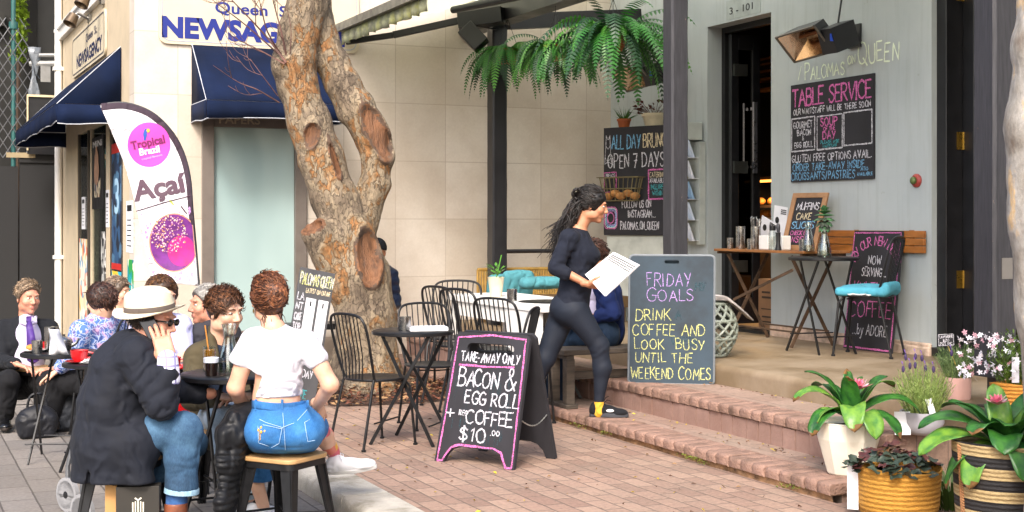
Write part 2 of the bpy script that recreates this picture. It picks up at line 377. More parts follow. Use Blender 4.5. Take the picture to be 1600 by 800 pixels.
def step(name, x0, x1, y0, y1, z, zb, riser_rows):
    """a flight: core with a paved tread, rounded header bricks along the nose, riser tiles under them"""
    rnd = random.Random(hash(name) % 97 + 7 if False else len(name))
    b = MB(); b.cur = 0; b.bx((x0+.1, y0+.02, zb-.1), (x1, y1, z-.004)); 
    b.cur = 1; yy = y0
    while yy < y1-.02:
        w = min(rnd.uniform(.105, .135), y1-yy); dz = rnd.uniform(-.004, .004); dx = rnd.uniform(-.006, .008); th = .062; r = .022
        sec = []
        for a in range(0, 91, 30): sec.append((x0+dx+r-r*math.cos(R(a)), z+dz-r+r*math.sin(R(a))))
        sec = [(x0+dx+.004, z-th)] + sec + [(x0+.235, z+.001+dz*.3), (x0+.235, z-th)]
        for q, (ya, yb) in enumerate(((yy+.004, yy+w-.004),)):
            rows = [[V(px+ins, yv, pz-ins2) for px, pz in sec] for yv, ins, ins2 in ((ya, .006, .004), (ya+.008, 0, 0), (yb-.008, 0, 0), (yb, .006, .004))]
            o = len(b.v); b.grid([r_+[r_[0]] for r_ in rows]); k = len(sec)+1
            b.f += [tuple(o+j for j in range(k-1)), tuple(o+3*k+j for j in range(k-2, -1, -1))]; b.m += [1, 1]
        yy += w
    if riser_rows:
        b.cur = 2; yy = y0
        while yy < y1-.02:
            w = min(rnd.uniform(.125, .165), y1-yy)
            b.bx((x0+.018+rnd.uniform(-.003, .003), yy+.005, zb-.02), (x0+.12, yy+w-.005, z-.07+rnd.uniform(-.004, .003))); yy += w
        b.cur = 3; b.bx((x0+.028, y0+.004, zb-.02), (x0+.118, y1, z-.062))
    else:
        b.cur = 3; n = 60; rows = []
        for i in range(n+1):
            yv = y0+(y1-y0)*i/n; rows.append([V(x0+.03+rnd.uniform(-.012, .012), yv, -.02), V(x0+.022+rnd.uniform(-.008, .012), yv, z-.061), V(x0+.12, yv, z-.06)])
        b.grid(rows)
    o = b.build(name, [M_tread, M_nose, M_riser, M_mort], smooth=45); o['kind'] = 'structure'; return o
step('lower_step', 4.60, 5.7, 6.0, YN, Z1, 0, False)
step('upper_step', 5.08, 5.7, 6.22, YN, Z2, Z1, True)
# concrete terrace with a worn rounded edge
m, nt, bs = newmat('terrace_concrete'); co = coords(nt)
n1 = noise_n(nt, co, 1.6, 6, .65); n2 = noise_n(nt, co, 22, 5, .65)
c = mixc(nt, n2, ramp(nt, n1, [(.3, lin('#6f5f49')), (.5, lin('#857258')), (.66, lin('#9a8a76'))]), lin('#665945'), 'MIX')
c = mixc(nt, .55, c, ramp(nt, n1, [(.35, lin('#6e5a40')), (.6, lin('#917f69'))]))
nt.links.new(c, bs.inputs['Base Color']); nt.links.new(ramp(nt, n1, [(.35, (.38,)*3), (.6, (.75,)*3)]), bs.inputs['Roughness']); bump(nt, bs, n2, .25, .004)
b = MB(); rnd = random.Random(2); rows = []; n = 70
for i in range(n+1):
    yv = 5.35+(YN-5.35)*i/n; j = rnd.uniform(-.006, .006); r = .05
    sec = [V(5.67+j, yv, .0), V(5.67+j, yv, Z3-r)] + [V(5.67+j*.7+r-r*math.cos(R(a)), yv, Z3-r+r*math.sin(R(a))) for a in (20, 45, 70, 90)] + [V(6.2, yv, Z3), V(XC+.3, yv, Z3)]
    rows.append(sec)
b.grid(rows); b.poly(*[rows[0][i] for i in range(len(rows[0]))], V(XC+.3, 5.35, 0))
b.bx((XC+.3, 4, 0), (13, YN, Z3-.004))
b.build('terrace_floor', m, smooth=50)['kind'] = 'structure'

# ------------------------------------------------------------------ newsagency
M_tile = brickmat('cream_stone_tiles', '#c3b8aa', '#d4cbc0', '#b3a799', .575, .62, .005, 0, 'XZ', .55, .2, .55, '#a89784', shift=(.15, .22), wob=.0, grain=.05)
M_cream = mat('cream_render', '#c2b297', .7, var=.09, vs=2.5, bmp=.15, bs=60)
M_blue = mat('blue_sign_paint', '#15257a', .5, var=.06)
M_greyfr = mat('grey_brown_frame', '#6d645d', .5, var=.1)
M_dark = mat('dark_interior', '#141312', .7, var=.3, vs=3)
M_black = mat('black_paint', '#17171a', .45, var=.25, vs=8)
M_white = mat('white_paint', '#e4e2de', .5, var=.04)
news = thing('newsagency_building', 'cream stone newsagency shop building with blue shop lettering and blue awnings on the corner', 'building', (XN, YN, ZF))
b = MB(); T = .3; X1 = 9.0; HT = 6.0
for (xa, xb, za, zb) in ((XN, 2.92, ZF, HT), (2.92, 3.96, ZF, .30), (2.92, 3.96, 2.62, HT), (3.96, X1, ZF, HT)):
    b.bx((xa, YN, za), (xb, YN+T, zb))
b.build('wall', M_tile, news, smooth=0)
b = MB()
for (ya, yb, za, zb) in ((YN+T, 14.62, ZF, HT), (14.62, 18.5, 2.62, HT), (18.5, 20.2, ZF, HT)): b.bx((XN, ya, za), (XN+T, yb, zb))
b.bx((XN-.012, 18.25, ZF), (XN+.06, 18.5, 2.62)); b.bx((XN-.010, 15.5, ZF), (XN+.08, 15.74, 2.62)); b.bx((XN-.006, 17.0, ZF), (XN+.08, 17.06, 2.62))
b.build('side_wall', M_cream, news, smooth=0)
b = MB(); b.bx((XN+1.5, 14.3, ZF), (XN+1.6, 19.5, 2.7)); b.bx((XN+.3, 14.63, 2.64), (XN+1.55, 18.5, 2.7)); b.bx((XN+.3, 18.4, ZF), (XN+1.55, 18.5, 2.64)); b.build('shop_interior', mat('olive_shop_interior', '#7a826a', .7, var=.3, vs=2), news)
# side shopfront: sashes and glass
b = MB()
for ya, yb in ((14.62, 14.70), (15.44, 15.50), (15.74, 15.82), (17.06, 17.12), (17.3, 17.36), (18.19, 18.25)): b.bx((XN-.003, ya, ZF), (XN+.05, yb, 2.62))
b.build('shopfront_sashes', mat('brown_sash', '#4b4238', .5), news)
MB().bx((XN+.012, 14.7, ZF), (XN+.016, 18.19, 2.6)).build('shopfront_glass', glassmat('shop_glass', '#dfe8e4', .03, .04), news)
# front window
b = MB()
b.bx((2.90, YN-.04, .28), (3.02, YN+.1, 2.64)); b.bx((3.86, YN-.04, .28), (3.98, YN+.1, 2.64)); b.bx((3.02, YN-.03, .28), (3.86, YN+.1, .40)); b.bx((3.02, YN-.03, 2.47), (3.86, YN+.1, 2.64))
wf = b.build('window', M_greyfr, news, bevel=.004)
m, nt, bs = newmat('frosted_teal_glass'); n1 = noise_n(nt, coords(nt, (1, 1, .35)), 1.1, 3)
nt.links.new(ramp(nt, n1, [(.3, lin('#8ea5a6')), (.7, lin('#a9bfbd'))]), bs.inputs['Base Color']); bs.inputs['Roughness'].default_value = .22; bs.inputs['Coat Weight'].default_value = .5; bs.inputs['Coat Roughness'].default_value = .06
MB().bx((3.02, YN+.02, .40), (3.86, YN+.04, 2.47)).build('pane', m, wf)
b = MB(); put_type(b, 'PAPERS', V(3.02, YN-.032, 2.47), EX, EZ, .05, .035, .085, .42, .02, off=.003); b.build('lettering', mat('tan_lettering', '#a5957d', .6), wf, smooth=0)
# signs
def rrect(u0, v0, u1, v1, r, n=6):
    out = []
    for cx, cy, a0 in ((u1-r, v0+r, -90), (u1-r, v1-r, 0), (u0+r, v1-r, 90), (u0+r, v0+r, 180)):
        for i in range(n+1): a = R(a0+90*i/n); out.append((cx+r*math.cos(a), cy+r*math.sin(a)))
    return out
M_signcream = mat('cream_sign_face', '#c9bda4', .6, var=.05, vs=3)
O = V(2.47, YN-.03, 3.28); b = MB(); b.prism(rrect(0, 0, 2.08, 1.0, .09), O, EX, EZ, .028)
sg = b.build('sign_panel', M_signcream, news, bevel=.003)
b = MB(); put_type(b, 'NEWSAGENCY', O, EX, EZ, .03, .075, .2, 1.98, .05); put_type(b, 'Queen  St.', O, EX, EZ, .56, .34, .115, .85, .02)
b.build('lettering', M_blue, sg, smooth=0)
b = MB(); fr = rrect(.03, .03, 2.05, .97, .08); fi = rrect(.038, .038, 2.042, .962, .075); k = len(fr)
b.add([O+EX*p[0]+EZ*p[1]-EY*.003 for p in fr+fi], [(i, (i+1) % k, k+(i+1) % k, k+i) for i in range(k)]); b.build('border', mat('pale_blue_line', '#9aa3b8', .6), sg, smooth=0)
O2 = V(XN-.03, 18.6, 3.36); u2 = V(0, -1, 0); b = MB(); b.prism(rrect(0, 0, 2.9, .52, .1), O2, u2, EZ, .028)
sg = b.build('sign_panel', M_signcream, news, bevel=.003)
b = MB(); put_type(b, 'NEWSAGENCY', O2, u2, EZ, .48, .09, .16, 2.22, .03); put_type(b, 'Queen  St.', O2, u2, EZ, 1.35, .32, .1, .95, .01); b.build('lettering', mat('navy_sign_paint', '#18224f', .5), sg, smooth=0)
b = MB(); fr = rrect(.03, .03, 2.87, .49, .09); fi = rrect(.045, .045, 2.855, .475, .08); k = len(fr)
b.add([O2+u2*p[0]+EZ*p[1]-EX*.003 for p in fr+fi], [(i, (i+1) % k, k+(i+1) % k, k+i) for i in range(k)]); b.build('border', mat('dark_border', '#4a4a50', .6), sg, smooth=0)
# stone band and a louvre high on the side wall
b = MB(); b.bx((XN-.06, 15.9, 4.02), (XN, 20.2, 4.16)); b.bx((XN-.09, 15.9, 4.16), (XN, 20.2, 4.2)); b.build('ledge', M_white, news)
# down pipe at the far end
b = MB(); b.tube([V(XN-.06, 19.9, ZF), V(XN-.06, 19.9, 5.5)], .05, 10)
for z in (1.0, 2.9, 3.6): b.bx((XN-.13, 19.84, z), (XN, 19.96, z+.05))
b.build('downpipe', M_white, news)
# two spot lamps above the side sign
M_galv = mat('galvanised', '#8d8b86', .35, 1, var=.15)
for y_, z_ in ((17.0, 3.93), (15.95, 4.0)):
    b = MB(); p0 = V(XN, y_, z_); b.box(p0+V(-.02, 0, 0), (.04, .1, .1)); b.tube([p0+V(-.03, 0, 0), p0+V(-.16, 0, .06), p0+V(-.2, .0, .02)], .018, 8)
    lm = b.build('wall_spotlight', M_galv, news); d = nrm(V(-.35, -.2, -.7)); xx = nrm(np.cross(d, EY)); b = MB()
    b.lathe([(.02, -.02), (.06, 0), (.075, .1), (.08, .13), (.07, .13), (.05, .05)], p0+V(-.2, 0, .03), 16, (xx, np.cross(d, xx), d)); b.build('lamp_shade', mat('bronze_lamp', '#7a6a58', .35, .8), lm)
# posters and notices on the side shopfront
def poster(name, label, y0, y1, z0, z1, mt, x=XN-.004, extra=None, cat='poster', group='posters and notices on the newsagency shopfront'):
    b = MB(); O = V(x, y1, z0); b.prism([(0, 0), (y1-y0, 0), (y1-y0, z1-z0), (0, z1-z0)], O, V(0, -1, 0), EZ, .006); o = b.build(name, mt, None)
    tag(o, label, cat, group)
    if extra: extra(o, O, V(0, -1, 0), y1-y0, z1-z0)
    return o
def vor(name, cols, scale, seed=0, stretch=(1, 1, 1), rough=.5):
    if name in MATS: return MATS[name]
    m, nt, bs = newmat(name); co = coords(nt, stretch); vn = node(nt, 'ShaderNodeTexVoronoi'); nt.links.new(co, vn.inputs['Vector']); vn.inputs['Scale'].default_value = scale
    s = node(nt, 'ShaderNodeSeparateColor'); nt.links.new(vn.outputs['Color'], s.inputs[0]); k = len(cols)
    cc = ramp(nt, s.outputs[0], [(i/k, lin(c)) for i, c in enumerate(cols)]); nt.nodes[-1]
    for n in nt.nodes:
        if n.type == 'VALTORGB': n.color_ramp.interpolation = 'CONSTANT'
    nt.links.new(cc, bs.inputs['Base Color']); bs.inputs['Roughness'].default_value = rough; MATS[name] = m; return m
M_paper = mat('white_paper', '#e6e6ea', .7, var=.03)
def mini(o, O, u, w, h):
    b = MB(); put_type(b, 'MiNi', O, u, EZ, .12*w, .86*h, .09*h, .78*w, .02); b.build('lettering', M_paper, o, smooth=0)
    b = MB(); c = O+u*w*.5-EX*.012
    b.ell(c+EZ*h*.52, (.004, .2, .16), n=16); b.ell(c+EZ*h*.68, (.004, .16, .12), n=16); b.ell(c+EZ*h*.79, (.004, .07, .07), n=14); b.build('printed_figure', mat('printed_skin', '#a07a62', .6, var=.3, vs=9), o)
    b = MB(); b.prism([(.25*w, .16*h), (.72*w, .16*h), (.75*w, .42*h), (.22*w, .42*h)], O-EX*.003, u, EZ, .004); b.build('printed_picture', vor('poster_print', ['#8f8b78', '#c8b89a', '#3f3f52', '#6b4b3a'], 14), o)
poster('magazine_poster', 'tall black magazine poster with white heading and a bare chested figure behind the shop glass', 16.05, 17.0, 1.66, 2.5, M_black, XN+.004, mini)
def three(o, O, u, w, h):
    b = MB(); put_type(b, '3', O, u, EZ, .3*w, .45*h, .28*h, .45*w, .02); b.build('lettering', mat('pale_blue_print', '#9fc3dd', .5), o, smooth=0)
    b = MB(); b.prism([(0, .92*h), (w, .92*h), (w, h), (0, h)], O-EX*.002, u, EZ, .003); b.prism([(0, .0), (w, .0), (w, .05*h), (0, .05*h)], O-EX*.002, u, EZ, .003); b.build('red_band', mat('red_print', '#c02a24', .5), o)
poster('magazine_poster', 'dark blue poster with a large 3 between red bands beside the feather banner', 14.72, 15.42, 1.0, 2.35, vor('blue_poster_print', ['#1c2f4c', '#2d5075', '#16202f', '#486f8f'], 7), XN+.004, three)
poster('magazine_poster', 'bright teal poster with a fish low on the newsagency glass', 14.74, 15.42, .3, .98, vor('teal_poster_print', ['#18a0c4', '#1fb4cf', '#e8c23a', '#1584b5', '#2ac0d0'], 5), XN+.004)
def notice(o, O, u, w, h):
    b = MB()
    for i in range(6): b.prism([(.15*w, (.12+.1*i)*h), (.8*w, (.12+.1*i)*h), (.8*w, (.14+.1*i)*h), (.15*w, (.14+.1*i)*h)], O-EX*.002, u, EZ, .002)
    b.prism([(.15*w, .8*h), (.85*w, .8*h), (.85*w, .92*h), (.15*w, .92*h)], O-EX*.002, u, EZ, .002); b.build('printed_lines', M_black, o)
poster('notice', 'long white printed notice on the cream shopfront post next to the banner', 13.98, 14.38, 1.2, 1.72, M_paper, XN-.004, notice)
poster('notice', 'narrow white notice on the cream post between the two glass panes', 15.5, 15.72, 1.45, 1.86, M_paper, XN-.016, notice)
poster('notice', 'small white notice on the sash left of the black magazine poster', 17.62, 17.92, 1.42, 1.82, M_paper, XN+.003, notice)
poster('notice', 'teal and green printed card in an orange frame under the white notice', 13.95, 14.3, .45, 1.13, vor('teal_green_print', ['#0f8f95', '#13a3a8', '#2f9a4a', '#e7e0c8', '#0d6f8f'], 6), XN-.004)
poster('newspaper_poster', 'strip of black and white newspaper photographs on the shop glass', 15.9, 16.22, .5, 1.4, vor('newsprint', ['#2a2a2a', '#8a8a88', '#d8d8d4', '#555'+'555', '#b5b5b0'], 12), XN+.003)
poster('illustrated_poster', 'tall pale poster of small coloured drawings at the far end of the shopfront', 17.4, 18.15, .1, 1.3, vor('drawings_print', ['#e9e0cc', '#ead9b0', '#d06a4a', '#e9e4da', '#6aa0c0', '#efe6d0', '#e0b060'], 9), XN+.003)

# blue awnings
m, nt, bs = newmat('navy_canvas'); co = coords(nt); n1 = noise_n(nt, co, 2.2, 4); n2 = noise_n(nt, co, 300, 2)
nt.links.new(ramp(nt, n1, [(.3, lin('#0a1428')), (.7, lin('#101e3c'))]), bs.inputs['Base Color']); bs.inputs['Roughness'].default_value = .85; bs.inputs['Specular IOR Level'].default_value = .15; bump(nt, bs, n2, .2, .002); M_canvas = m
M_trim = mat('white_trim', '#b4b8c0', .7)
def awning(label, O, u, w, zt, zf, zv, proj):
    """canvas hood on a wall: O on the wall at the near end, u along the wall; out = away from the wall"""
    out = nrm(np.cross(u, EZ)); t = thing('shop_awning', label, 'awning', O, 'blue awnings of the newsagency')
    def q(a, o_, z): return V(*(O[:2] + u[:2]*a + out[:2]*o_), z)
    b = MB(); n = 12
    rows = [[q(w*i/n, proj*j/5+.01, zt+(zf-zt)*j/5-.018*math.sin(math.pi*j/5)*(1 if i % 4 else .2)) for j in range(6)] for i in range(n+1)]; b.grid(rows)
    for a in (0, w): b.poly(q(a, .01, zt), q(a, .01, zf), q(a, proj, zf))
    b.build('canopy', M_canvas, t, smooth=30, solid=.004)
    b = MB(); rows = []; n = 40
    for i in range(n+1):
        a = w*i/n; s = .012*math.sin(a*9)+.006*math.sin(a*23); rows.append([q(a, proj+.006, zf-.004), q(a, proj+.006+s*.5, (zf+zv)/2), q(a, proj+.006+s, zv+.02*abs(math.sin(a*2.2)))])
    b.grid(rows)
    for a, o_ in ((-.004, 1), (w+.004, 1)): b.grid([[q(a, proj*k/6, zf-.004), q(a, proj*k/6, zv+.01*math.sin(k))] for k in range(7)])
    b.build('valance', M_canvas, t, smooth=60, solid=.003)
    b = MB(); b.tube([q(a, proj+.008, zv+.02*abs(math.sin(a*2.2))+.001) for a in np.linspace(0, w, 40)], .005, 5); b.tube([q(0, proj, zf), q(0, .01, zt)], .005, 5); b.tube([q(w, proj, zf), q(w, .01, zt)], .005, 5)
    for a in (-.004, w+.004): b.tube([q(a, proj*k/6, zv+.01*math.sin(k)) for k in range(7)], .006, 5)
    b.tube([q(0, proj+.002, zf), q(w, proj+.002, zf)], .006, 5); b.tube([q(0, 0.02, zf), q(0, proj, zf)], .006, 5); b.build('piping', M_trim, t)
    return t
awning('dark blue canvas awning with white piping over the frosted shop window behind the tree', V(2.80, YN, 2.6), EX, 1.36, 3.30, 2.68, 2.5, .70)
awning('long dark blue canvas awning over the side shopfront of the newsagency', V(XN, 19.5, 2.6), V(0, -1, 0), 4.8, 3.33, 2.72, 2.52, .64)

# ------------------------------------------------------------------ cafe
m, nt, bs = newmat('sage_render'); co = coords(nt); n1 = noise_n(nt, co, .9, 5, .6); n2 = noise_n(nt, co, 60, 4)
c = ramp(nt, n1, [(.3, lin('#a5adaf')), (.6, lin('#b3babb')), (.8, lin('#bcc2c2'))]); sp = ramp(nt, noise_n(nt, co, 9, 3, .7), [(.70, (0, 0, 0)), (.74, (.35,)*3)])
nt.links.new(mixc(nt, sp, c, lin('#8a8c80')), bs.inputs['Base Color']); bs.inputs['Roughness'].default_value = .6; bump(nt, bs, n2, .12, .004); M_sage = m; st = ramp(nt, noise_n(nt, coords(nt, (5, 5, .35)), 2.2, 5, .7), [(.5, (0, 0, 0)), (.8, (.35,)*3)]); l_ = bs.inputs['Base Color'].links[0].from_socket; nt.links.new(mixc(nt, st, l_, lin('#7d8078')), bs.inputs['Base Color'])
M_plinth = mat('eroded_stone', '#c3ab98', .9, var=.4, vs=9, bmp=1, bs=30, bd=.012, dark='#8d7a6a')
cafe = thing('cafe_building', 'cafe front of sage green render with a tall open doorway on the right', 'building', (XC, 6, Z3))
b = MB(); T = .22; HT = 5.2
for ya, yb, za, zb in ((11.86, YN, Z3-.2, HT), (10.76, 11.86, 3.48, HT), (8.58, 10.76, Z3-.2, HT), (6.6, 8.58, 4.3, HT), (1.5, 6.6, Z3-.2, HT)): b.bx((XC, ya, za), (XC+T, yb, zb))
b.build('wall', M_sage, cafe, smooth=0)
b = MB(); rnd = random.Random(4)
for ya, yb in ((8.58, 9.05), (9.05, 9.9), (9.9, 10.76)): b.bx((XC-.02-rnd.uniform(0, .015), ya, Z3-.02), (XC+.02, yb, Z3+.11+rnd.uniform(-.015, .02)))
b.bx((XC-.05, 8.56, Z3-.02), (XC+.02, 9.2, Z3+.07)); b.build('plinth', M_plinth, cafe, bevel=.012)
# main doorway: black frame, folded door leaf
b = MB(); b.bx((XC+.17, 11.80, Z3), (XC+.24, 11.86, 3.48)); b.bx((XC+.17, 10.77, 3.42), (XC+.24, 11.80, 3.48)); b.bx((XC+.0, 10.78, Z3), (XC+.24, 11.84, Z3+.03)); df = b.build('door_frame', M_black, cafe)
dr_b = MB(); dr_b.bx((XC+.18, 11.70, Z3+.04), (XC+.27, 11.75, 3.40)); dr_b.bx((XC+.44, 11.70, Z3+.04), (XC+.53, 11.75, 3.40)); dr_b.bx((XC+.27, 11.70, Z3+.04), (XC+.44, 11.75, Z3+.3)); dr_b.bx((XC+.27, 11.70, 3.25), (XC+.44, 11.75, 3.40))
dr = dr_b.build('door', M_black, cafe, bevel=.004); MB().bx((XC+.27, 11.72, Z3+.3), (XC+.44, 11.73, 3.25)).build('glass', glassmat('dark_glass', '#30332f', .03, .05), dr)
b = MB(); b.bx((XC+.215, 11.75, Z3+.05), (XC+.255, 11.79, 3.4)); b.build('weather_strip', mat('pale_green_strip', '#9aa594', .6), dr)
for z in (1.0, 2.0, 2.98): MB().bx((XC+.2, 11.67, z), (XC+.36, 11.70, z+.12)).build('hinge', mat('dull_steel', '#5a5c58', .4, .8), dr)
b = MB(); b.bx((XC+.40, 11.62, 2.0), (XC+.44, 11.65, 2.72)); b.bx((XC+.41, 11.64, 2.05), (XC+.43, 11.7, 2.08)); b.bx((XC+.41, 11.64, 2.64), (XC+.43, 11.7, 2.67)); b.build('handle', mat('steel_handle', '#b9bac4', .3, .9), dr)
b = MB(); O = V(XC-.004, 11.45, 3.53); u = V(0, -1, 0); b.prism([(-.06, -.03), (.52, -.03), (.52, .16), (-.06, .16)], O, u, EZ, .003, 0); nb = b.build('number_patch', mat('pale_patch', '#a2aaa8', .6), cafe)
b = MB(); put_type(b, '3 - 101', O, u, EZ, .0, .02, .07, .4, .01); b.build('numerals', M_black, nb, smooth=0)
# second doorway at the right: black frame, dark timber door edge with brass hinges
b = MB(); b.bx((XC+.05, 8.47, Z3), (XC+.22, 8.58, 4.3)); b.bx((XC+.22, 8.35, Z3), (XC+.32, 8.58, 4.3)); b.bx((XC-.02, 6.7, Z3), (XC+.3, 8.58, Z3+.07)); b.build('door_frame', M_black, cafe, bevel=.006)
b = MB(); b.bx((XC+.30, 8.28, Z3+.08), (XC+1.1, 8.345, 4.3)); dr2 = b.build('door', mat('dark_timber_door', '#2a1d18', .5, var=.3), cafe)
M_brass = mat('brass', '#b08a3a', .3, .9, var=.2)
for z in (.98, 2.08, 3.26):
    b = MB(); b.bx((7.735, 8.462, z), (7.80, 8.469, z+.14)); b.tube([V(7.80, 8.464, z), V(7.80, 8.464, z+.14)], .01, 8); b.build('hinge', M_brass, dr2)
# rooms behind the doorways
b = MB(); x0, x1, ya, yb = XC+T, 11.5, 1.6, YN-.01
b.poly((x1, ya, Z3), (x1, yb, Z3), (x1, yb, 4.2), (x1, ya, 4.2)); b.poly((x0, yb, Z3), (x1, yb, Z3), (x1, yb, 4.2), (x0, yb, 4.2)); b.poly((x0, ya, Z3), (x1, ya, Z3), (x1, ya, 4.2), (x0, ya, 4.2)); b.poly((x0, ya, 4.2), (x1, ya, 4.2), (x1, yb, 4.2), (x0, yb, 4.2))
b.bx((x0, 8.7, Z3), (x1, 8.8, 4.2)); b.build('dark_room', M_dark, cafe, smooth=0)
def WXp(px, py, X): return WX(px, py, X)
sh = MB(); Xs = 9.0
for py in (96, 104, 115, 127, 142): a = WX(1172, py, Xs); sh.bx((Xs, a[1]-1.1, a[2]-.012), (Xs+.2, a[1], a[2]+.012))
sh.build('back_shelves', mat('warm_shelf', '#8a5f30', .5), cafe)
a = WX(1170, 284, Xs); b = MB(); b.bx((Xs, a[1]-1.2, a[2]-.012), (Xs+.02, a[1]+.1, a[2]+.012)); b.build('display_light', mat('warm_light', '#ff9a3a', .5, emit=2.2), cafe)
b = MB(); b.bx((Xs+.01, a[1]-1.2, 1.5), (Xs+.4, a[1]+.15, 1.56)); b.bx((Xs+.01, a[1]-1.2, a[2]-.3), (Xs+.4, a[1]+.15, a[2]-.27)); b.bx((Xs+.01, a[1]-1.2, a[2]+.02), (Xs+.42, a[1]+.15, a[2]+.05)); b.bx((Xs, a[1]-1.2, Z3), (Xs+.4, a[1]+.15, 1.3)); b.build('display_counter', mat('brown_counter', '#3a2a1e', .5), cafe)
bl = bpy.data.lights.new('display_lamp', 'AREA'); blo = bpy.data.objects.new('display_lamp', bl); C.objects.link(blo); bl.energy = 26; bl.color = (1, .62, .3); bl.shape = 'RECTANGLE'; bl.size = 1.0; bl.size_y = .1; blo.location = (Xs+.12, a[1]-.6, a[2]-.02); blo.parent = cafe; blo.matrix_parent_inverse = Matrix.Translation(-Vector(WLOC[cafe.name]))
rnd = random.Random(8); M_bun = mat('baked_crust', '#c07a30', .6, var=.4, vs=25, bmp=.5)
for row_z in (a[2]-.27, 1.56):
    for i in range(8):
        b = MB(); b.ell(V(Xs+.16+rnd.uniform(-.05, .05), a[1]-.04-i*.125, row_z+.045), (.055, .07, .045), n=14, m=8); tag(b.build('pastry', M_bun), 'small baked pastry on the lit shelf inside the cafe doorway', 'pastry', 'pastries on the lit shelf')
def sheetmat(name, c, k):
    m, nt, b = newmat(name); t = node(nt, 'ShaderNodeBsdfTranslucent'); t.inputs[0].default_value = (*lin(c), 1); b.inputs['Base Color'].default_value = (*lin(c), 1); x = node(nt, 'ShaderNodeMixShader'); x.inputs[0].default_value = k; nt.links.new(b.outputs[0], x.inputs[1]); nt.links.new(t.outputs[0], x.inputs[2]); nt.links.new(x.outputs[0], nt.nodes['Material Output'].inputs[0]); return m
# verandah: posts, beam, rail, roof
ver = thing('verandah', 'dark timber verandah with weathered posts and a low roof along the cafe front', 'verandah', (5.8, 6, Z3))
m, nt, bs = newmat('peeling_aubergine_paint'); co = coords(nt, (6, 6, .9)); n1 = noise_n(nt, co, 3.0, 6, .7); n2 = noise_n(nt, coords(nt, (30, 30, 2)), 3, 4)
base = ramp(nt, n2, [(.3, lin('#242428')), (.7, lin('#36353a'))]); wood = ramp(nt, n2, [(.3, lin('#7a5a42')), (.7, lin('#b39a84'))])
f = ramp(nt, n1, [(.68, (0, 0, 0)), (.70, (1,)*3)]); nt.links.new(mixc(nt, f, base, wood), bs.inputs['Base Color']); bs.inputs['Roughness'].default_value = .5; bump(nt, bs, n1, .35, .004); M_post = m
M_blackpost = mat('black_post_paint', '#1b1a1d', .4, var=.25, vs=4)
def post(yc, zb, zt, w=.155, mt=M_post):
    b = MB(); c = .016; h = w/2; n = 30; rows = []
    rnd = random.Random(int(yc*10))
    pr = [(-h+c, -h), (h-c, -h), (h, -h+c), (h, h-c), (h-c, h), (-h+c, h), (-h, h-c), (-h, -h+c)]
    for i in range(n+1):
        z = zb+(zt-zb)*i/n; rows.append([V(5.8+x+rnd.uniform(-.0015, .0015), yc+y_+rnd.uniform(-.0015, .0015), z) for x, y_ in pr])
    o = len(b.v); b.grid(rows, closed=True); b.f += [tuple(o+j for j in range(7, -1, -1)), tuple(o+n*8+j for j in range(8))]; b.m += [0, 0]
    return b.build('post', mt, ver, smooth=30)
post(13.1, Z3, 3.55, .165, M_blackpost); post(9.55, Z3, 3.55)
p_ = post(6.04, .62, 3.55, .175)
b = MB(); b.bx((5.77, 6.01, Z3), (5.83, 6.07, .62)); b.bx((5.73, 5.97, Z3), (5.87, 6.11, Z3+.012)); b.build('post_foot', mat('rusty_steel', '#4a4440', .6, .5), ver)
b = MB(); b.bx((5.765, 6.04-.0915, 1.18), (5.845, 6.04-.086, 1.3)); b.build('door_catch', mat('old_metal', '#8a8580', .4, .7), p_)
b = MB(); b.bx((5.70, 2, 3.55), (5.90, 14.2, 3.85)); b.build('beam', M_blackpost, ver)
b = MB(); [MB().bar((5.92, yy, 3.6), (7.5, yy, 3.75), .1, .16).build('cross_beam', M_blackpost, ver) for yy in (13.1, 9.55, 6.04)]
b = MB(); b.poly((5.6, 2, 3.88), (XC, 2, 4.25), (XC, YN, 4.25), (5.6, YN, 3.88)); b.build('roof', sheetmat('translucent_roof_sheet', '#e4e8dc', .8), ver)
b = MB(); b.tube([V(5.72, 13.15, 1.2), V(7.5, 13.2, 1.2)], .022, 8); b.build('hand_rail', M_blackpost, ver)
b = MB(); b.tube([V(5.1, 12.6, 3.60), V(5.6, 11.0, 3.62)], .035, 10); b.build('hanging_rail', M_black, ver)
# folded-out awning along the verandah edge
m, nt, bs = newmat('mossy_canvas'); co = coords(nt, (1, 1, 1)); n1 = noise_n(nt, co, 7, 6, .7)
nt.links.new(ramp(nt, n1, [(.35, lin('#7a7a68')), (.5, lin('#8f9272')), (.62, lin('#a3a56a')), (.75, lin('#6c6a5c'))]), bs.inputs['Base Color']); bs.inputs['Roughness'].default_value = .9
aw = thing('retractable_awning', 'mossy grey folding arm awning stretching from the verandah beam over the forecourt', 'awning', (5.7, 12, 3.7))
b = MB(); rows = []
for i in range(25):
    yv = 11.3+(YN-.1-11.3)*i/24; rows.append([V(5.7-(1.36)*j/6, yv, 3.86-.34*j/6-.03*math.sin(math.pi*j/6)) for j in range(7)])
b.grid(rows); b.build('canvas', sheetmat('thin_grey_canvas', '#c9ccb4', .75), aw)
b = MB(); rows = [[V(4.335, 11.3+(YN-.1-11.3)*i/60, 3.50), V(4.33+.012*math.sin(i*1.3), 11.3+(YN-.1-11.3)*i/60, 3.42), V(4.33+.02*math.sin(i*1.3+.3), 11.3+(YN-.1-11.3)*i/60, 3.355+.01*math.sin(i*.9))] for i in range(61)]; b.grid(rows); b.build('valance', m, aw, solid=.003)
b = MB(); b.bx((4.28, 11.3, 3.49), (4.37, YN-.08, 3.57)); b.build('front_bar', mat('grey_rail', '#77756a', .6, .3, var=.3, vs=10), aw)
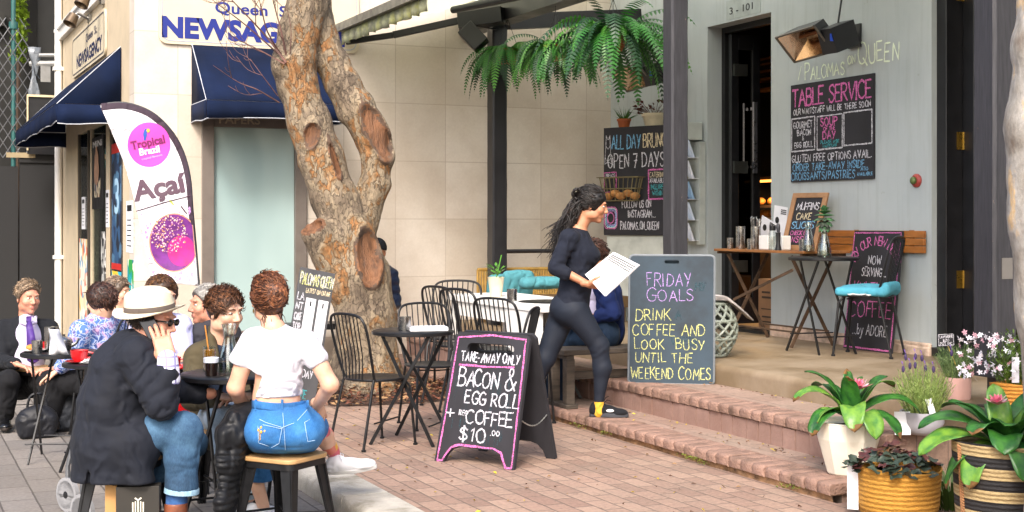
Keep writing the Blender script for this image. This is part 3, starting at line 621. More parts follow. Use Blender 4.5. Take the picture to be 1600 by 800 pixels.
b = MB(); b.bar((4.37, 13.75, 3.38), (4.78, 13.45, 3.44), .05, .06); b.bar((4.78, 13.45, 3.44), (5.7, 13.0, 3.66), .06, .07); b.bar((5.7, 12.7, 3.6), (5.35, 13.0, 3.55), .22, .16); b.build('folding_arm', M_black, aw, bevel=.006)

# ------------------------------------------------------------------ the dark site at the left
b = MB(); b.bx((-12, 21.0, ZF), (2.6, 21.4, 12)); b.bx((2.0, 20.85, 2.3), (2.3, 21.0, 12)); b.bx((1.2, 20.8, 4.3), (1.55, 21.0, 4.5)); bd = b.build('dark_building', mat('dark_facade', '#23221f', .8, var=.4, vs=1.2), None); tag(bd, 'tall dark building behind the chain link fence', 'building')
b = MB(); b.bx((-6, 20.2, ZF), (1.68, 20.26, 2.28)); b.bx((1.70, 20.18, ZF), (2.22, 20.24, 2.34)); b.bx((1.69, 20.15, 2.335), (2.22, 20.26, 2.45)); b.build('hoarding_panels', mat('black_hoarding_paint', '#1d1d1e', .8, var=.25, vs=2.5), tag(bpy.data.objects.new('hoarding', None), 'black painted hoarding beside the newsagency', 'hoarding')); hb = bpy.data.objects['hoarding']; C.objects.link(hb)
b = MB(); b.bx((1.52, 20.13, 2.40), (1.9, 20.149, 2.47)); b.build('torn_edge', mat('bare_ply', '#9a8a6c', .8), hb)
# chain-link fence
b = MB(); y_ = 20.3; z0, z1 = 2.4, 4.35; sp = .13
for s_ in (1, -1):
    x = -1.5
    while x < 3.4:
        n = 14; pts = []
        for i in range(n+1):
            t = i/n; z = z0+(z1-z0)*t; xx = x + s_*(z1-z0)*t*.62
            lim = 2.0-.3*max(0, z-3.6)
            if -.5 < xx < lim: pts.append(V(xx, y_+.02*math.sin(z*5+xx*3), z))
        if len(pts) > 1: b.tube(pts, .007, 4, caps=False)
        x += sp
cl = thing('chain_link_fence', 'sagging grey chain link fence above the black hoarding', 'fence', (0, y_, 2.4)); b.build('mesh', mat('dull_wire', '#77787a', .5, .6), cl)
b = MB(); b.tube([V(1.63, 20.34, 2.0), V(1.63, 20.34, 6)], .032, 12); b.lathe([(.06, 0), (.065, .05), (.06, .1)], V(1.63, 20.34, 4.2), 12); b.build('green_pole', mat('teal_pole_paint', '#275a58', .45, var=.2), cl)
b = MB(); b.tube([V(1.85, 20.3, 3.84), V(2.25, 20.1, 3.84)], .03, 8); b.tube([V(1.85, 20.3, 3.72), V(2.25, 20.1, 3.72)], .045, 8); b.bx((1.97, 20.12, 3.46), (2.1, 20.14, 3.68)); pp = b.build('pipe_bracket', mat('grey_pipe', '#8a8a88', .5, .3), None); tag(pp, 'grey pipe with a small tin plate running from the dark building to the newsagency', 'pipe')
b = MB(); b.bx((1.79, 20.06, 2.45), (2.15, 20.1, 3.25)); sg = b.build('blank_sign', M_black, None); tag(sg, 'dark board with a pale edge on top of the hoarding beside the awning', 'board'); b = MB(); b.bx((1.78, 20.03, 3.24), (2.15, 20.06, 3.27)); b.bx((1.78, 20.03, 2.5), (1.80, 20.06, 3.24)); b.build('edge', mat('ply_edge', '#cdbb98', .7), sg)
b = MB(); rnd = random.Random(6)
for i in range(700):
    c = V(rnd.gauss(1.74, .05), 20.6+rnd.uniform(-.1, .2), rnd.uniform(3.8, 5.4)); d = nrm(V(rnd.gauss(0, 1), rnd.gauss(0, 1), rnd.gauss(0, 1))); e = nrm(np.cross(d, V(.3, .5, .8))); b.poly(c-d*.05, c+e*.025, c+d*.05, c-e*.025)
fo = thing('climbing_shrub', 'yellow green shrub in the gap behind the teal pole', 'shrub', (1.74, 20.7, 3.0)); b.build('foliage', mat('bright_leaf', '#7f9a2a', .6, var=.4, vs=12), fo, smooth=0); b = MB(); b.tube([V(1.74, 20.75, ZF), V(1.72, 20.75, 3), V(1.75, 20.7, 5.2)], .03, 6); b.build('stem', mat('twig_brown', '#4a3a2c', .8), fo)
# plastic sheeting caught in the fence
b = MB(); rows = [[V(1.84+.03*j+.03*math.sin(i*.9+j), 20.22+.03*math.sin(i*1.7+j*2), 2.75+.1*i) for j in range(5)] for i in range(13)]; b.grid(rows); ps = b.build('plastic_sheet', mat('clear_plastic', '#6f757c', .25, var=.2), None, solid=.002); tag(ps, 'strip of clear plastic sheet caught on the end of the chain link fence', 'plastic sheet')
# ================================================================== BODIES AND CLOTH: smooth-blended volumes turned into one surface
_NG = np.random.RandomState(11).rand(32, 32, 32).astype(np.float32)
def vnoise(p, s=1.0):
    q = p*s; i = np.floor(q).astype(int); f = q-i; f = f*f*(3-2*f); i &= 31; j = (i+1) & 31
    a = _NG
    x0, y0, z0 = i[..., 0], i[..., 1], i[..., 2]; x1, y1, z1 = j[..., 0], j[..., 1], j[..., 2]; fx, fy, fz = f[..., 0], f[..., 1], f[..., 2]
    c00 = a[x0, y0, z0]*(1-fx)+a[x1, y0, z0]*fx; c10 = a[x0, y1, z0]*(1-fx)+a[x1, y1, z0]*fx
    c01 = a[x0, y0, z1]*(1-fx)+a[x1, y0, z1]*fx; c11 = a[x0, y1, z1]*(1-fx)+a[x1, y1, z1]*fx
    return (c00*(1-fy)+c10*fy)*(1-fz)+(c01*(1-fy)+c11*fy)*fz
class Sdf:
    """list of blended solids; sub = carved away; clip = half spaces kept where (p-p0).n < 0"""
    def __init__(s, k=.02): s.ops = []; s.k = k; s.clips = []; s.subs = []; s.disp = None
    def cap(s, a, b, ra, rb=None, k=None, flat=None):
        s.ops.append(('c', V(*a), V(*b), ra, ra if rb is None else rb, s.k if k is None else k, flat)); return s
    def path(s, pts, rs, k=None, flat=None):
        for i in range(len(pts)-1): s.cap(pts[i], pts[i+1], rs[i], rs[i+1], k, flat)
        return s
    def ell(s, c, r, ax=None, k=None):
        s.ops.append(('e', V(*c), V(*r), np.eye(3) if ax is None else np.asarray(ax, float), s.k if k is None else k)); return s
    def rbox(s, c, half, r, ax=None, k=None):
        s.ops.append(('b', V(*c), V(*half), r, np.eye(3) if ax is None else np.asarray(ax, float), s.k if k is None else k)); return s
    def sub(s, k=.008): s.subs.append((s.ops.pop(), k)); return s
    def clip(s, p0, n): s.clips.append((V(*p0), nrm(n))); return s
    @staticmethod
    def _ev(o, p):
        if o[0] == 'c':
            _, a, b, ra, rb, _, fl = o
            q = p-a; d = b-a
            if fl is not None:
                n, f = fl; q = q + np.asarray(n)*((q@n)*(f-1))[..., None]; d = d + np.asarray(n)*((d@n)*(f-1))
            t = np.clip((q@d)/(d@d+1e-12), 0, 1)
            return np.linalg.norm(q-t[..., None]*d, axis=-1)-(ra+(rb-ra)*t)
        if o[0] == 'e':
            _, c, r, ax, _ = o; q = (p-c)@ax.T; k0 = np.linalg.norm(q/r, axis=-1); k1 = np.linalg.norm(q/(r*r), axis=-1)
            return k0*(k0-1)/(k1+1e-9)
        _, c, h, r, ax, _ = o; q = np.abs((p-c)@ax.T)-(h-r)
        return np.linalg.norm(np.maximum(q, 0), axis=-1)+np.minimum(q.max(-1), 0)-r
    @staticmethod
    def _bb(o):
        if o[0] == 'c':
            f = 1 if o[6] is None else max(1, 1/o[6][1]); r = max(o[3], o[4])*f; return np.minimum(o[1], o[2])-r, np.maximum(o[1], o[2])+r
        if o[0] == 'e': e = np.abs(o[3]).T@o[2]; return o[1]-e, o[1]+e
        e = np.abs(o[4]).T@o[2]; return o[1]-e, o[1]+e
    def mesh(s, cell, margin=0):
        lo = np.min([s._bb(o)[0] for o in s.ops], 0)-3*cell-margin-.01; hi = np.max([s._bb(o)[1] for o in s.ops], 0)+3*cell+margin+.01
        for p0, n in s.clips:      # tighten the box where a clip is axis-aligned
            pass
        dim = np.ceil((hi-lo)/cell).astype(int)+1
        val = np.full(dim, .2, np.float32)
        def region(o, ex):
            a, b = s._bb(o); i0 = np.maximum(((a-ex-lo)/cell).astype(int), 0); i1 = np.minimum(((b+ex-lo)/cell).astype(int)+2, dim)
            sl = tuple(slice(i0[q], i1[q]) for q in range(3))
            g = np.stack(np.meshgrid(*[lo[q]+cell*np.arange(i0[q], i1[q]) for q in range(3)], indexing='ij'), -1); return sl, g
        for o in s.ops:
            k = o[5] if o[0] != 'e' else o[4]
            sl, g = region(o, k+3*cell+.01); d = s._ev(o, g); v = val[sl]
            if k > 0:
                h = np.clip(.5+.5*(v-d)/k, 0, 1); val[sl] = v*(1-h)+d*h-k*h*(1-h)
            else: val[sl] = np.minimum(v, d)
        if s.disp is not None:
            idx = np.argwhere(np.abs(val) < .045+3*cell); pts = lo+idx*cell
            val[tuple(idx.T)] += s.disp(pts)
        for o, k in s.subs:
            sl, g = region(o, k+3*cell); d = -s._ev(o, g); v = val[sl]; h = np.clip(.5-.5*(v-d)/k, 0, 1); val[sl] = v*(1-h)+d*h+k*h*(1-h)
        if s.clips:
            g = np.stack(np.meshgrid(*[lo[q]+cell*np.arange(dim[q]) for q in range(3)], indexing='ij'), -1)
            for p0, n in s.clips: val = np.maximum(val, (g-p0)@n)
        return surface_nets(val, lo, cell)
def surface_nets(val, lo, cell):
    ins = val < 0; nx, ny, nz = val.shape
    cs = (nx-1, ny-1, nz-1); acc = np.zeros(cs+(3,), np.float32); cnt = np.zeros(cs, np.int16)
    for ax in range(3):
        o = [q for q in range(3) if q != ax]
        for da in (0, 1):
            for db in (0, 1):
                s0 = [None]*3; s1 = [None]*3
                s0[ax] = slice(0, val.shape[ax]-1); s1[ax] = slice(1, val.shape[ax])
                for q, dd in zip(o, (da, db)): s0[q] = slice(dd, val.shape[q]-1+dd); s1[q] = s0[q]
                v0 = val[tuple(s0)]; v1 = val[tuple(s1)]; m = (v0 < 0) != (v1 < 0)
                t = np.where(m, v0/(v0-v1+1e-20), 0)
                acc[..., ax] += np.where(m, t, 0); acc[..., o[0]] += m*da; acc[..., o[1]] += m*db; cnt += m
    act = cnt > 0; idx = -np.ones(cs, np.int64); idx[act] = np.arange(act.sum()); ij = np.argwhere(act)
    verts = lo + (ij + acc[act]/cnt[act][:, None])*cell
    faces = []
    for ax in range(3):
        o = [(ax+1) % 3, (ax+2) % 3]; s0 = [slice(None)]*3; s1 = [slice(None)]*3
        s0[ax] = slice(0, val.shape[ax]-1); s1[ax] = slice(1, val.shape[ax])
        for q in o: s0[q] = slice(1, val.shape[q]-1); s1[q] = slice(1, val.shape[q]-1)
        a = ins[tuple(s0)]; bq = ins[tuple(s1)]; m = a != bq; e = np.argwhere(m)
        if len(e) == 0: continue
        flip = a[m]; e = e.copy(); e[:, o[0]] += 1; e[:, o[1]] += 1
        def at(d0, d1): q = e.copy(); q[:, o[0]] -= d0; q[:, o[1]] -= d1; return idx[q[:, 0], q[:, 1], q[:, 2]]
        qd = np.stack([at(1, 1), at(0, 1), at(0, 0), at(1, 0)], 1)
        qd[~flip] = qd[~flip][:, ::-1]; faces.append(qd)
    f = np.concatenate(faces); f = f[(f >= 0).all(1)]
    return verts, f
def mesh_obj(name, parts, mats, parent, smooth=180):
    """parts: list of (verts, faces, material index or per-face array) joined into one mesh"""
    vs = []; fs = []; ms = []; o = 0
    for v, f, m in parts:
        vs.append(v); fs.append(f+o); ms.append(np.full(len(f), m) if np.isscalar(m) else m); o += len(v)
    v = np.concatenate(vs) - WLOC.get(parent.name, 0); f = np.concatenate(fs); ms = np.concatenate(ms).astype(np.int32)
    me = bpy.data.meshes.new(name); me.vertices.add(len(v)); me.vertices.foreach_set('co', v.astype(np.float32).ravel())
    me.loops.add(f.size); me.loops.foreach_set('vertex_index', f.ravel().astype(np.int32))
    me.polygons.add(len(f)); me.polygons.foreach_set('loop_start', np.arange(0, f.size, 4, dtype=np.int32))
    me.update(calc_edges=True)
    for m in (mats if isinstance(mats, (list, tuple)) else [mats]): me.materials.append(m)
    me.polygons.foreach_set('material_index', ms); me.shade_smooth(); me.validate()
    o = bpy.data.objects.new(name, me); C.objects.link(o); o.parent = parent; WLOC[o.name] = WLOC.get(parent.name, V(0, 0, 0)); return o
def frame_from(f, up=(0, 0, 1)):
    f = nrm(f); r = nrm(np.cross(f, up)); u = np.cross(r, f); return np.array([r, f, u])   # rows: right, forward, up

def skinmat(name, c):
    if name in MATS: return MATS[name]
    m, nt, b = newmat(name); co = coords(nt); n1 = noise_n(nt, co, 14, 4); n2 = noise_n(nt, co, 180, 3)
    c = lin(c); nt.links.new(ramp(nt, n1, [(.3, (c[0]*.9, c[1]*.78, c[2]*.74)), (.55, c), (.75, (min(1, c[0]*1.06), c[1]*1.04, c[2]*1.02))]), b.inputs['Base Color'])
    b.inputs['Roughness'].default_value = .5; b.inputs['Subsurface Weight'].default_value = .12; b.inputs['Subsurface Radius'].default_value = (.02, .008, .004); b.inputs['Subsurface Scale'].default_value = .3
    bump(nt, b, n2, .12, .001); MATS[name] = m; return m
M_lip = mat('lip_skin', '#b9786a', .45, var=.05); M_eye = mat('eye_white', '#ddd6cc', .2, var=.02); M_iris = mat('dark_iris', '#2a1a12', .15, var=0)
def head_parts(c, fwd, up, sc=1.0, cell=.0042, neck=None, nr=.055, female=False, jaw=1.0):
    """head mesh with brow, nose, lips, jaw and ears; c = centre of the skull between the ears"""
    A = frame_from(fwd, up); L = lambda x, y, z: np.asarray(c)+(A[0]*x+A[1]*y+A[2]*z)*sc
    S = Sdf(.018*sc); e = lambda p, r, k=None: S.ell(L(*p), np.array(r)*sc, A, k)
    e((0, -.012, .035), (.075, .096, .088)); e((0, .02, -.005), (.066, .078, .085)); e((0, .03, -.06), (.052*jaw, .058, .055)); e((0, .068, -.098), (.022*jaw, .02, .018))
    for sx in (-1, 1):
        e((.038*sx, .062, -.022), (.028, .026, .026)); e((.05*sx, .01, -.062), (.018, .045, .03)); e((.026*sx, .086, .036), (.026, .013, .008), .012)
    S.cap(L(0, .092, .018), L(0, .112, -.024), .0085*sc, .0125*sc, .012); 
    for sx in (-1, 1): e((.011*sx, .100, -.030), (.010, .012, .008), .006)
    for sx in (-1, 1):
        S.ell(L(.031*sx, .100, .010), np.array((.0165, .016, .0085))*sc, A); S.sub(.010)
    e((0, .089, -.056), (.021, .010, .0055), .006); e((0, .088, -.067), (.019, .010, .0065), .006)
    S.ell(L(0, .101, -.0615), np.array((.02, .006, .0016))*sc, A); S.sub(.003)
    for sx in (-1, 1):
        EA = frame_from(A[1]*.9+A[0]*sx*.35, A[2]); S.ops.append(('e', L(.077*sx, -.012, -.004), np.array((.008, .019, .032))*sc, EA, .006)); S.ops.append(('e', L(.08*sx, -.008, .002), np.array((.006, .010, .018))*sc, EA, .0)); S.sub(.004)
    if neck is not None: S.cap(L(0, -.03, -.05), neck, nr, nr*1.12, .03)
    v, f = S.mesh(cell)
    fc = v[f].mean(1); q = (fc-np.asarray(c))@A.T/sc
    lips = (((q[:, 0]/.020)**2+((q[:, 2]+.0615)/.0085)**2) < 1) & (q[:, 1] > .08)
    return (v, f, lips.astype(int)), L, A
def eyes(parent, L, A, sc=1.0, brow=None):
    for sx in (-1, 1):
        b = MB(); c = L(.031*sx, .0815, .0105); b.ell(c, np.array((.0135, .0115, .0062))*sc, A, 12, 8); b.ell(c+A[1]*.0078*sc, np.array((.0054, .0048, .0056))*sc, A, 10, 6, mi=1)
        b.build('eye', [M_eye, M_iris], parent, smooth=180)
        if brow: MB().tube([L(.014*sx, .099, .030), L(.03*sx, .100, .036), L(.047*sx, .086, .031)], [.003*sc, .0042*sc, .002*sc], 6).build('eyebrow', brow, parent)
def hand_parts(w, d, n, side=1, curl=(.5, .5, .5, .5), thumb=.5, sc=1.0, cell=.0036, spread=.1, tdir=None):
    """hand from the wrist w along d, palm facing n; side = +1 puts the thumb towards d x n"""
    d = nrm(d); n = nrm(np.asarray(n, float)-d*(np.asarray(n, float)@d)); x = np.cross(d, n)*side
    S = Sdf(.008*sc); L = lambda a, b, c: np.asarray(w)+(x*a+d*b+n*c)*sc
    S.cap(L(0, -.03, 0), L(0, .01, 0), .026*sc, .027*sc, .01, (n, 1.25))
    S.rbox(L(.002, .052, 0), np.array((.040, .048, .0145))*sc, .013*sc, np.array([x, d, n]), .012)
    S.ell(L(.026, .032, .008), np.array((.018, .03, .016))*sc, np.array([x, d, n]), .012)
    tips = []
    for i, (bx_, ln, r) in enumerate(((.030, .074, .0088), (.0105, .082, .0092), (-.0095, .076, .0088), (-.028, .060, .0078))):
        a = curl[i]; p = L(bx_, .094-(.008 if i == 3 else 0)-abs(bx_-.01)*.15, 0); sp = (bx_/.03)*spread; pts = [p]; an = a*.55
        for j, (fr, da) in enumerate(((.46, a*.9), (.30, a*.75), (.24, 0))):
            dr = (d*math.cos(an)+n*math.sin(an)); dr = nrm(dr+x*sp*math.cos(an)); p = p+dr*ln*fr*sc; pts.append(p); an += da
        S.path([L(bx_*.8, .06, 0)]+pts, np.array([r*1.0, r*1.05, r, r*.92, r*.78])*sc, .004); tips.append(pts[-1])
    tb = L(.030, .018, .006); td = nrm(x*.75+d*.75+n*.25) if tdir is None else nrm(tdir); t1 = tb+td*.042*sc; t2 = t1+nrm(td*(1-thumb*.6)+d*.5+n*thumb*.5)*.033*sc; t3 = t2+nrm(td*(.6-thumb*.5)+d*.8+n*thumb*.6)*.026*sc
    S.path([tb, t1, t2, t3], np.array([.0135, .0115, .0105, .0085])*sc, .006); tips.append(t3)
    v, f = S.mesh(cell); return (v, f, 0), tips
def fold_disp(amp=.005, sc=14, center=None, axis=None):
    """creases: ridged noise, stretched along one direction when an axis is given"""
    def f(p):
        q = p.copy()
        if axis is not None: a = nrm(axis); q = q - a[None]*((q@a)*.72)[:, None]
        w = q + .05*np.stack([vnoise(p, 9), vnoise(p+3.1, 9), vnoise(p+7.7, 9)], -1)
        r = np.abs(vnoise(w, sc)-.5)*2; r2 = np.abs(vnoise(w+5.3, sc*.55)-.5)*2
        return amp*(.6*r+.8*r2-.55)
    return f
def sumdisp(*fs): return lambda p: sum(f(p) for f in fs)
def bands(a, b, amp, freq, rad=.16, seed=0):
    """wrinkles lying across the segment a-b, strongest in the middle"""
    a = V(*a); b = V(*b); d = b-a; L = np.linalg.norm(d); d = d/L
    def f(p):
        t = (p-a)@d; r = np.linalg.norm(p-a-t[:, None]*d, axis=1); w = np.exp(-((t-L/2)/(L*.5))**2)*np.clip(1.2-r/rad, 0, 1)
        ph = 6*vnoise(p+seed, 7)+2.5*vnoise(p+seed+3, 16); return -1.5*amp*w*(np.abs(np.sin(t*freq*.8+ph))**.8-.6)*(.3+1.1*vnoise(p+seed+9, 11))
    return f
def cloth(name, S, mats, parent, cell=.008, disp=None):
    S.disp = disp; v, f = S.mesh(cell); return mesh_obj(name, [(v, f, 0)], mats, parent)
def hair_locks(parent, name, mt, starts, flow, length, r=.0035, seg=6, wave=.006, curl=0, gravity=.4, seed=0, lens=(.7, 1.15), surf=None, hug=.10):
    """tapering locks from points on the scalp; surf = (centre, axes, radii) keeps them lying on the skull"""
    rnd = random.Random(seed); b = MB()
    for p in starts:
        b.cur = rnd.choice((0, 0, 1, 2)); p = np.asarray(p, float); d = nrm(flow(p)); L = length*rnd.uniform(*lens); hg = rnd.random()**3*1.6; pts = [p]; ph = rnd.uniform(0, 6.28); s1 = nrm(np.cross(d, V(rnd.gauss(0, 1), rnd.gauss(0, 1), rnd.gauss(0, 1)))); q = p.copy()
        for i in range(seg):
            d = nrm(d+V(0, 0, -gravity/seg)+V(rnd.gauss(0, 1), rnd.gauss(0, 1), rnd.gauss(0, 1))*.06)
            if curl: 
                s2 = np.cross(d, s1); a = ph+curl*i/seg
                q = q+d*L/seg; pt = q+(s1*math.cos(a)+s2*math.sin(a))*wave*(.4+.6*i/seg)
            else: q = q+d*L/seg; pt = q+s1*math.sin(ph+i*.8)*wave
            if surf is not None:
                c, A, rr = surf; e = A@(pt-c); k = np.linalg.norm(e/rr)
                kk = min(max(k, 1+.05*hg), 1+hug*(.3+i/seg)*(1+hg)) if hug else max(k, 1)
                if kk != k:
                    pt = c+A.T@(e/k*kk)
                    if not curl: d = nrm(pt-pts[-1]+d*.0); q = pt.copy()
            pts.append(pt)
        k = len(pts); b.tube(pts, [r*(.55+.6*math.sin(math.pi*min(1, .25+.75*i/(k-1)))) if i < k-1 else r*.25 for i in range(k)], 4, caps=False)
    return b.build(name, hair3(mt), parent, smooth=180)
def hair3(m):
    out = [m]
    for sfx, k in (('_dark', .45), ('_light', 1.7)):
        n = m.name+sfx
        if n not in MATS:
            c = m.copy(); c.name = n; MATS[n] = c
            for e in [x for x in c.node_tree.nodes if x.type == 'VALTORGB'][0].color_ramp.elements: e.color = (*[min(.8, x*k) for x in e.color[:3]], 1)
        out.append(MATS[n])
    return out
def scalp_points(L, A, n, sc=1.0, seed=0, cond=None, rr=(.077, .099, .092), cz=.035, cy=-.012):
    rnd = random.Random(seed); out = []
    while len(out) < n:
        d = nrm(V(rnd.gauss(0, 1), rnd.gauss(0, 1), rnd.gauss(0, 1)))
        if cond(d): out.append(L(d[0]*rr[0], cy+d[1]*rr[1], cz+d[2]*rr[2]))
    return out
def hair_cap(parent, name, mt, L, A, sc, cond_clip, grow=.008, extra=None, amp=.006, cell=.005, nsc=40):
    S = Sdf(.015); S.ell(L(0, -.014, .037), np.array((.077+grow, .099+grow, .092+grow))*sc, A)
    if extra: extra(S, L, A)
    for p, n in cond_clip: S.clip(L(*p), A.T@V(*n))
    S.disp = fold_disp(amp, nsc); v, f = S.mesh(cell); return v, f
def hairmat(name, c, lt=None):
    if name in MATS: return MATS[name]
    m, nt, b = newmat(name); c = lin(c); l = lin(lt) if lt else tuple(min(1, x*1.9) for x in c)
    n1 = noise_n(nt, coords(nt), 60, 4, .7); nt.links.new(ramp(nt, n1, [(.3, tuple(x*.6 for x in c)), (.5, c), (.72, l)]), b.inputs['Base Color'])
    b.inputs['Roughness'].default_value = .42; b.inputs['Specular IOR Level'].default_value = .4; bump(nt, b, n1, .3, .002); MATS[name] = m; return m
def fabric(name, c, var=.1, rough=.85, weave=500, vs=5, dark=None, sheen=.02, bmp=.18):
    if name in MATS: return MATS[name]
    m = mat(name, c, rough, var=var, vs=vs, bmp=bmp, bs=weave, bd=.001, dark=dark, sheen=sheen, spec=.25); nt = m.node_tree; creases(nt, nt.nodes['Principled BSDF']); return m
def creases(nt, b, st=.9, dist=.03):
    co = coords(nt, (1, 1, .8)); nz = node(nt, 'ShaderNodeTexNoise'); nt.links.new(co, nz.inputs[0]); nz.inputs['Scale'].default_value = 5; ad = node(nt, 'ShaderNodeVectorMath', operation='MULTIPLY_ADD'); nt.links.new(nz.outputs['Color'], ad.inputs[0]); ad.inputs[1].default_value = (.22,)*3; nt.links.new(co, ad.inputs[2])
    n = node(nt, 'ShaderNodeTexNoise'); nt.links.new(ad.outputs[0], n.inputs[0]); n.inputs['Scale'].default_value = 13; n.inputs['Detail'].default_value = 3; n.noise_type = 'RIDGED_MULTIFRACTAL'
    bp = node(nt, 'ShaderNodeBump'); bp.invert = True; nt.links.new(n.outputs['Fac'], bp.inputs['Height']); bp.inputs['Strength'].default_value = st; bp.inputs['Distance'].default_value = dist
    prev = b.inputs['Normal'].links[0].from_node if b.inputs['Normal'].is_linked else None
    if prev: nt.links.new(bp.outputs[0], prev.inputs['Normal'])
    else: nt.links.new(bp.outputs[0], b.inputs['Normal'])
def shoe(parent, name, heel, toe, mt, sole_mt, w=.048, h=.085, z0=None, sole=.022, ankle=None, up=(0, 0, 1), ah=.0, cell=.005):
    """upper and sole from the heel to the toe (points on the sole's underside)"""
    heel = V(*heel); toe = V(*toe); A = frame_from(toe-heel, up); L = np.linalg.norm(toe-heel); Q = lambda x, y, z: heel+A[0]*x+A[1]*y*L+A[2]*z
    S = Sdf(.02); S.ell(Q(0, .16, h*.45), (w*.78, L*.19, h*.55), A); S.ell(Q(0, .42, h*.42), (w*.86, L*.3, h*.46), A); S.ell(Q(0, .74, h*.3), (w, L*.27, h*.34), A); S.ell(Q(0, .22, h*.75+ah*.5), (w*.7, L*.17, h*.4+ah*.5), A)
    S.clip(Q(0, 0, sole*.7), -A[2]); v, f = S.mesh(cell); up_ = mesh_obj(name, [(v, f, 0)], mt, parent)
    b = MB(); out = []
    for i in range(28):
        a = 2*math.pi*i/28; ca, sa = math.cos(a), math.sin(a); ww = w*(.80 if sa < 0 else 1.0)*(1.06); y = .5+.52*sa; wid = ww*abs(ca)**.75*(1 if ca > 0 else -1)*(.9-.12*math.cos(2*math.pi*(y))) ; out.append((wid, y*L))
    b.prism(out, Q(0, 0, sole)-A[1]*0, A[0], A[1], sole); so = b.build('sole', sole_mt, up_, bevel=.004); return up_, Q, A
# ================================================================== PEOPLE
def person(label, loc, group=None): return thing('person', label, 'person', loc, group)
SK1 = skinmat('fair_skin', '#d3a78d'); SK2 = skinmat('ruddy_skin', '#c98f76'); SK3 = skinmat('tan_skin', '#b98263')
H_BROWN = hairmat('brown_hair', '#4a2f1e', '#8a5a38'); H_AUB = hairmat('auburn_hair', '#5a3522', '#a56a42'); H_BLACK = hairmat('black_hair', '#15110f', '#3a2e2a')
H_GING = hairmat('sandy_hair', '#85705a', '#b8a48c'); H_WHITE = hairmat('white_hair', '#98938c', '#d6d2cc'); H_GREY = hairmat('grey_brown_hair', '#7a6655', '#b5a28e'); H_DKB = hairmat('dark_brown_hair', '#38221a', '#6e4634')
def tangent(c): return lambda base: (lambda p: nrm(base - nrm(p-c)*(base@nrm(p-c)) + nrm(p-c)*.12))
def skull_hair(t, L, A, mt, c, base, n, ln, seed, cond, sc=1.0, r=.003, wave=.004, curl=0, grav=.2, clips=((0, 0, 0), (0, .0, -1)), grow=.008, capamp=.006, nsc=45, extra=None, seg=6):
    """hair as a cap on the skull plus locks lying over it, in one mesh"""
    v, f = hair_cap(t, 'hair', mt, L, A, sc, [clips[i:i+2] for i in range(0, len(clips), 2)], grow, extra, capamp, .0055, nsc)
    fl = tangent(np.asarray(c))(nrm(A.T@V(*base))) if np.linalg.norm(np.asarray(base)) < 2 else (lambda q: nrm(np.asarray(base)-q))
    o = hair_locks(t, 'hair', mt, scalp_points(L, A, int(n*2.2), sc, seed, cond, rr=(.081, .103, .096)), fl, ln*1.15, r*.66, seg+2, wave*(1 if curl else .45), curl, grav, seed, surf=(L(0, -.014, .037), A, np.array((.083+grow*.4, .105+grow*.4, .098+grow*.4))*sc))
    b = MB(); me = o.data
    ov = [tuple(x.co) for x in me.vertices]; of = [tuple(p.vertices) for p in me.polygons]; om = [p.material_index for p in me.polygons]; off = WLOC[t.name]
    b.add([p+off for p in np.array(ov)], of); b.m = om; b.add(v, [tuple(q) for q in f], 1); nm = b.build('hair', hair3(mt), t, smooth=180); bpy.data.objects.remove(o); return nm

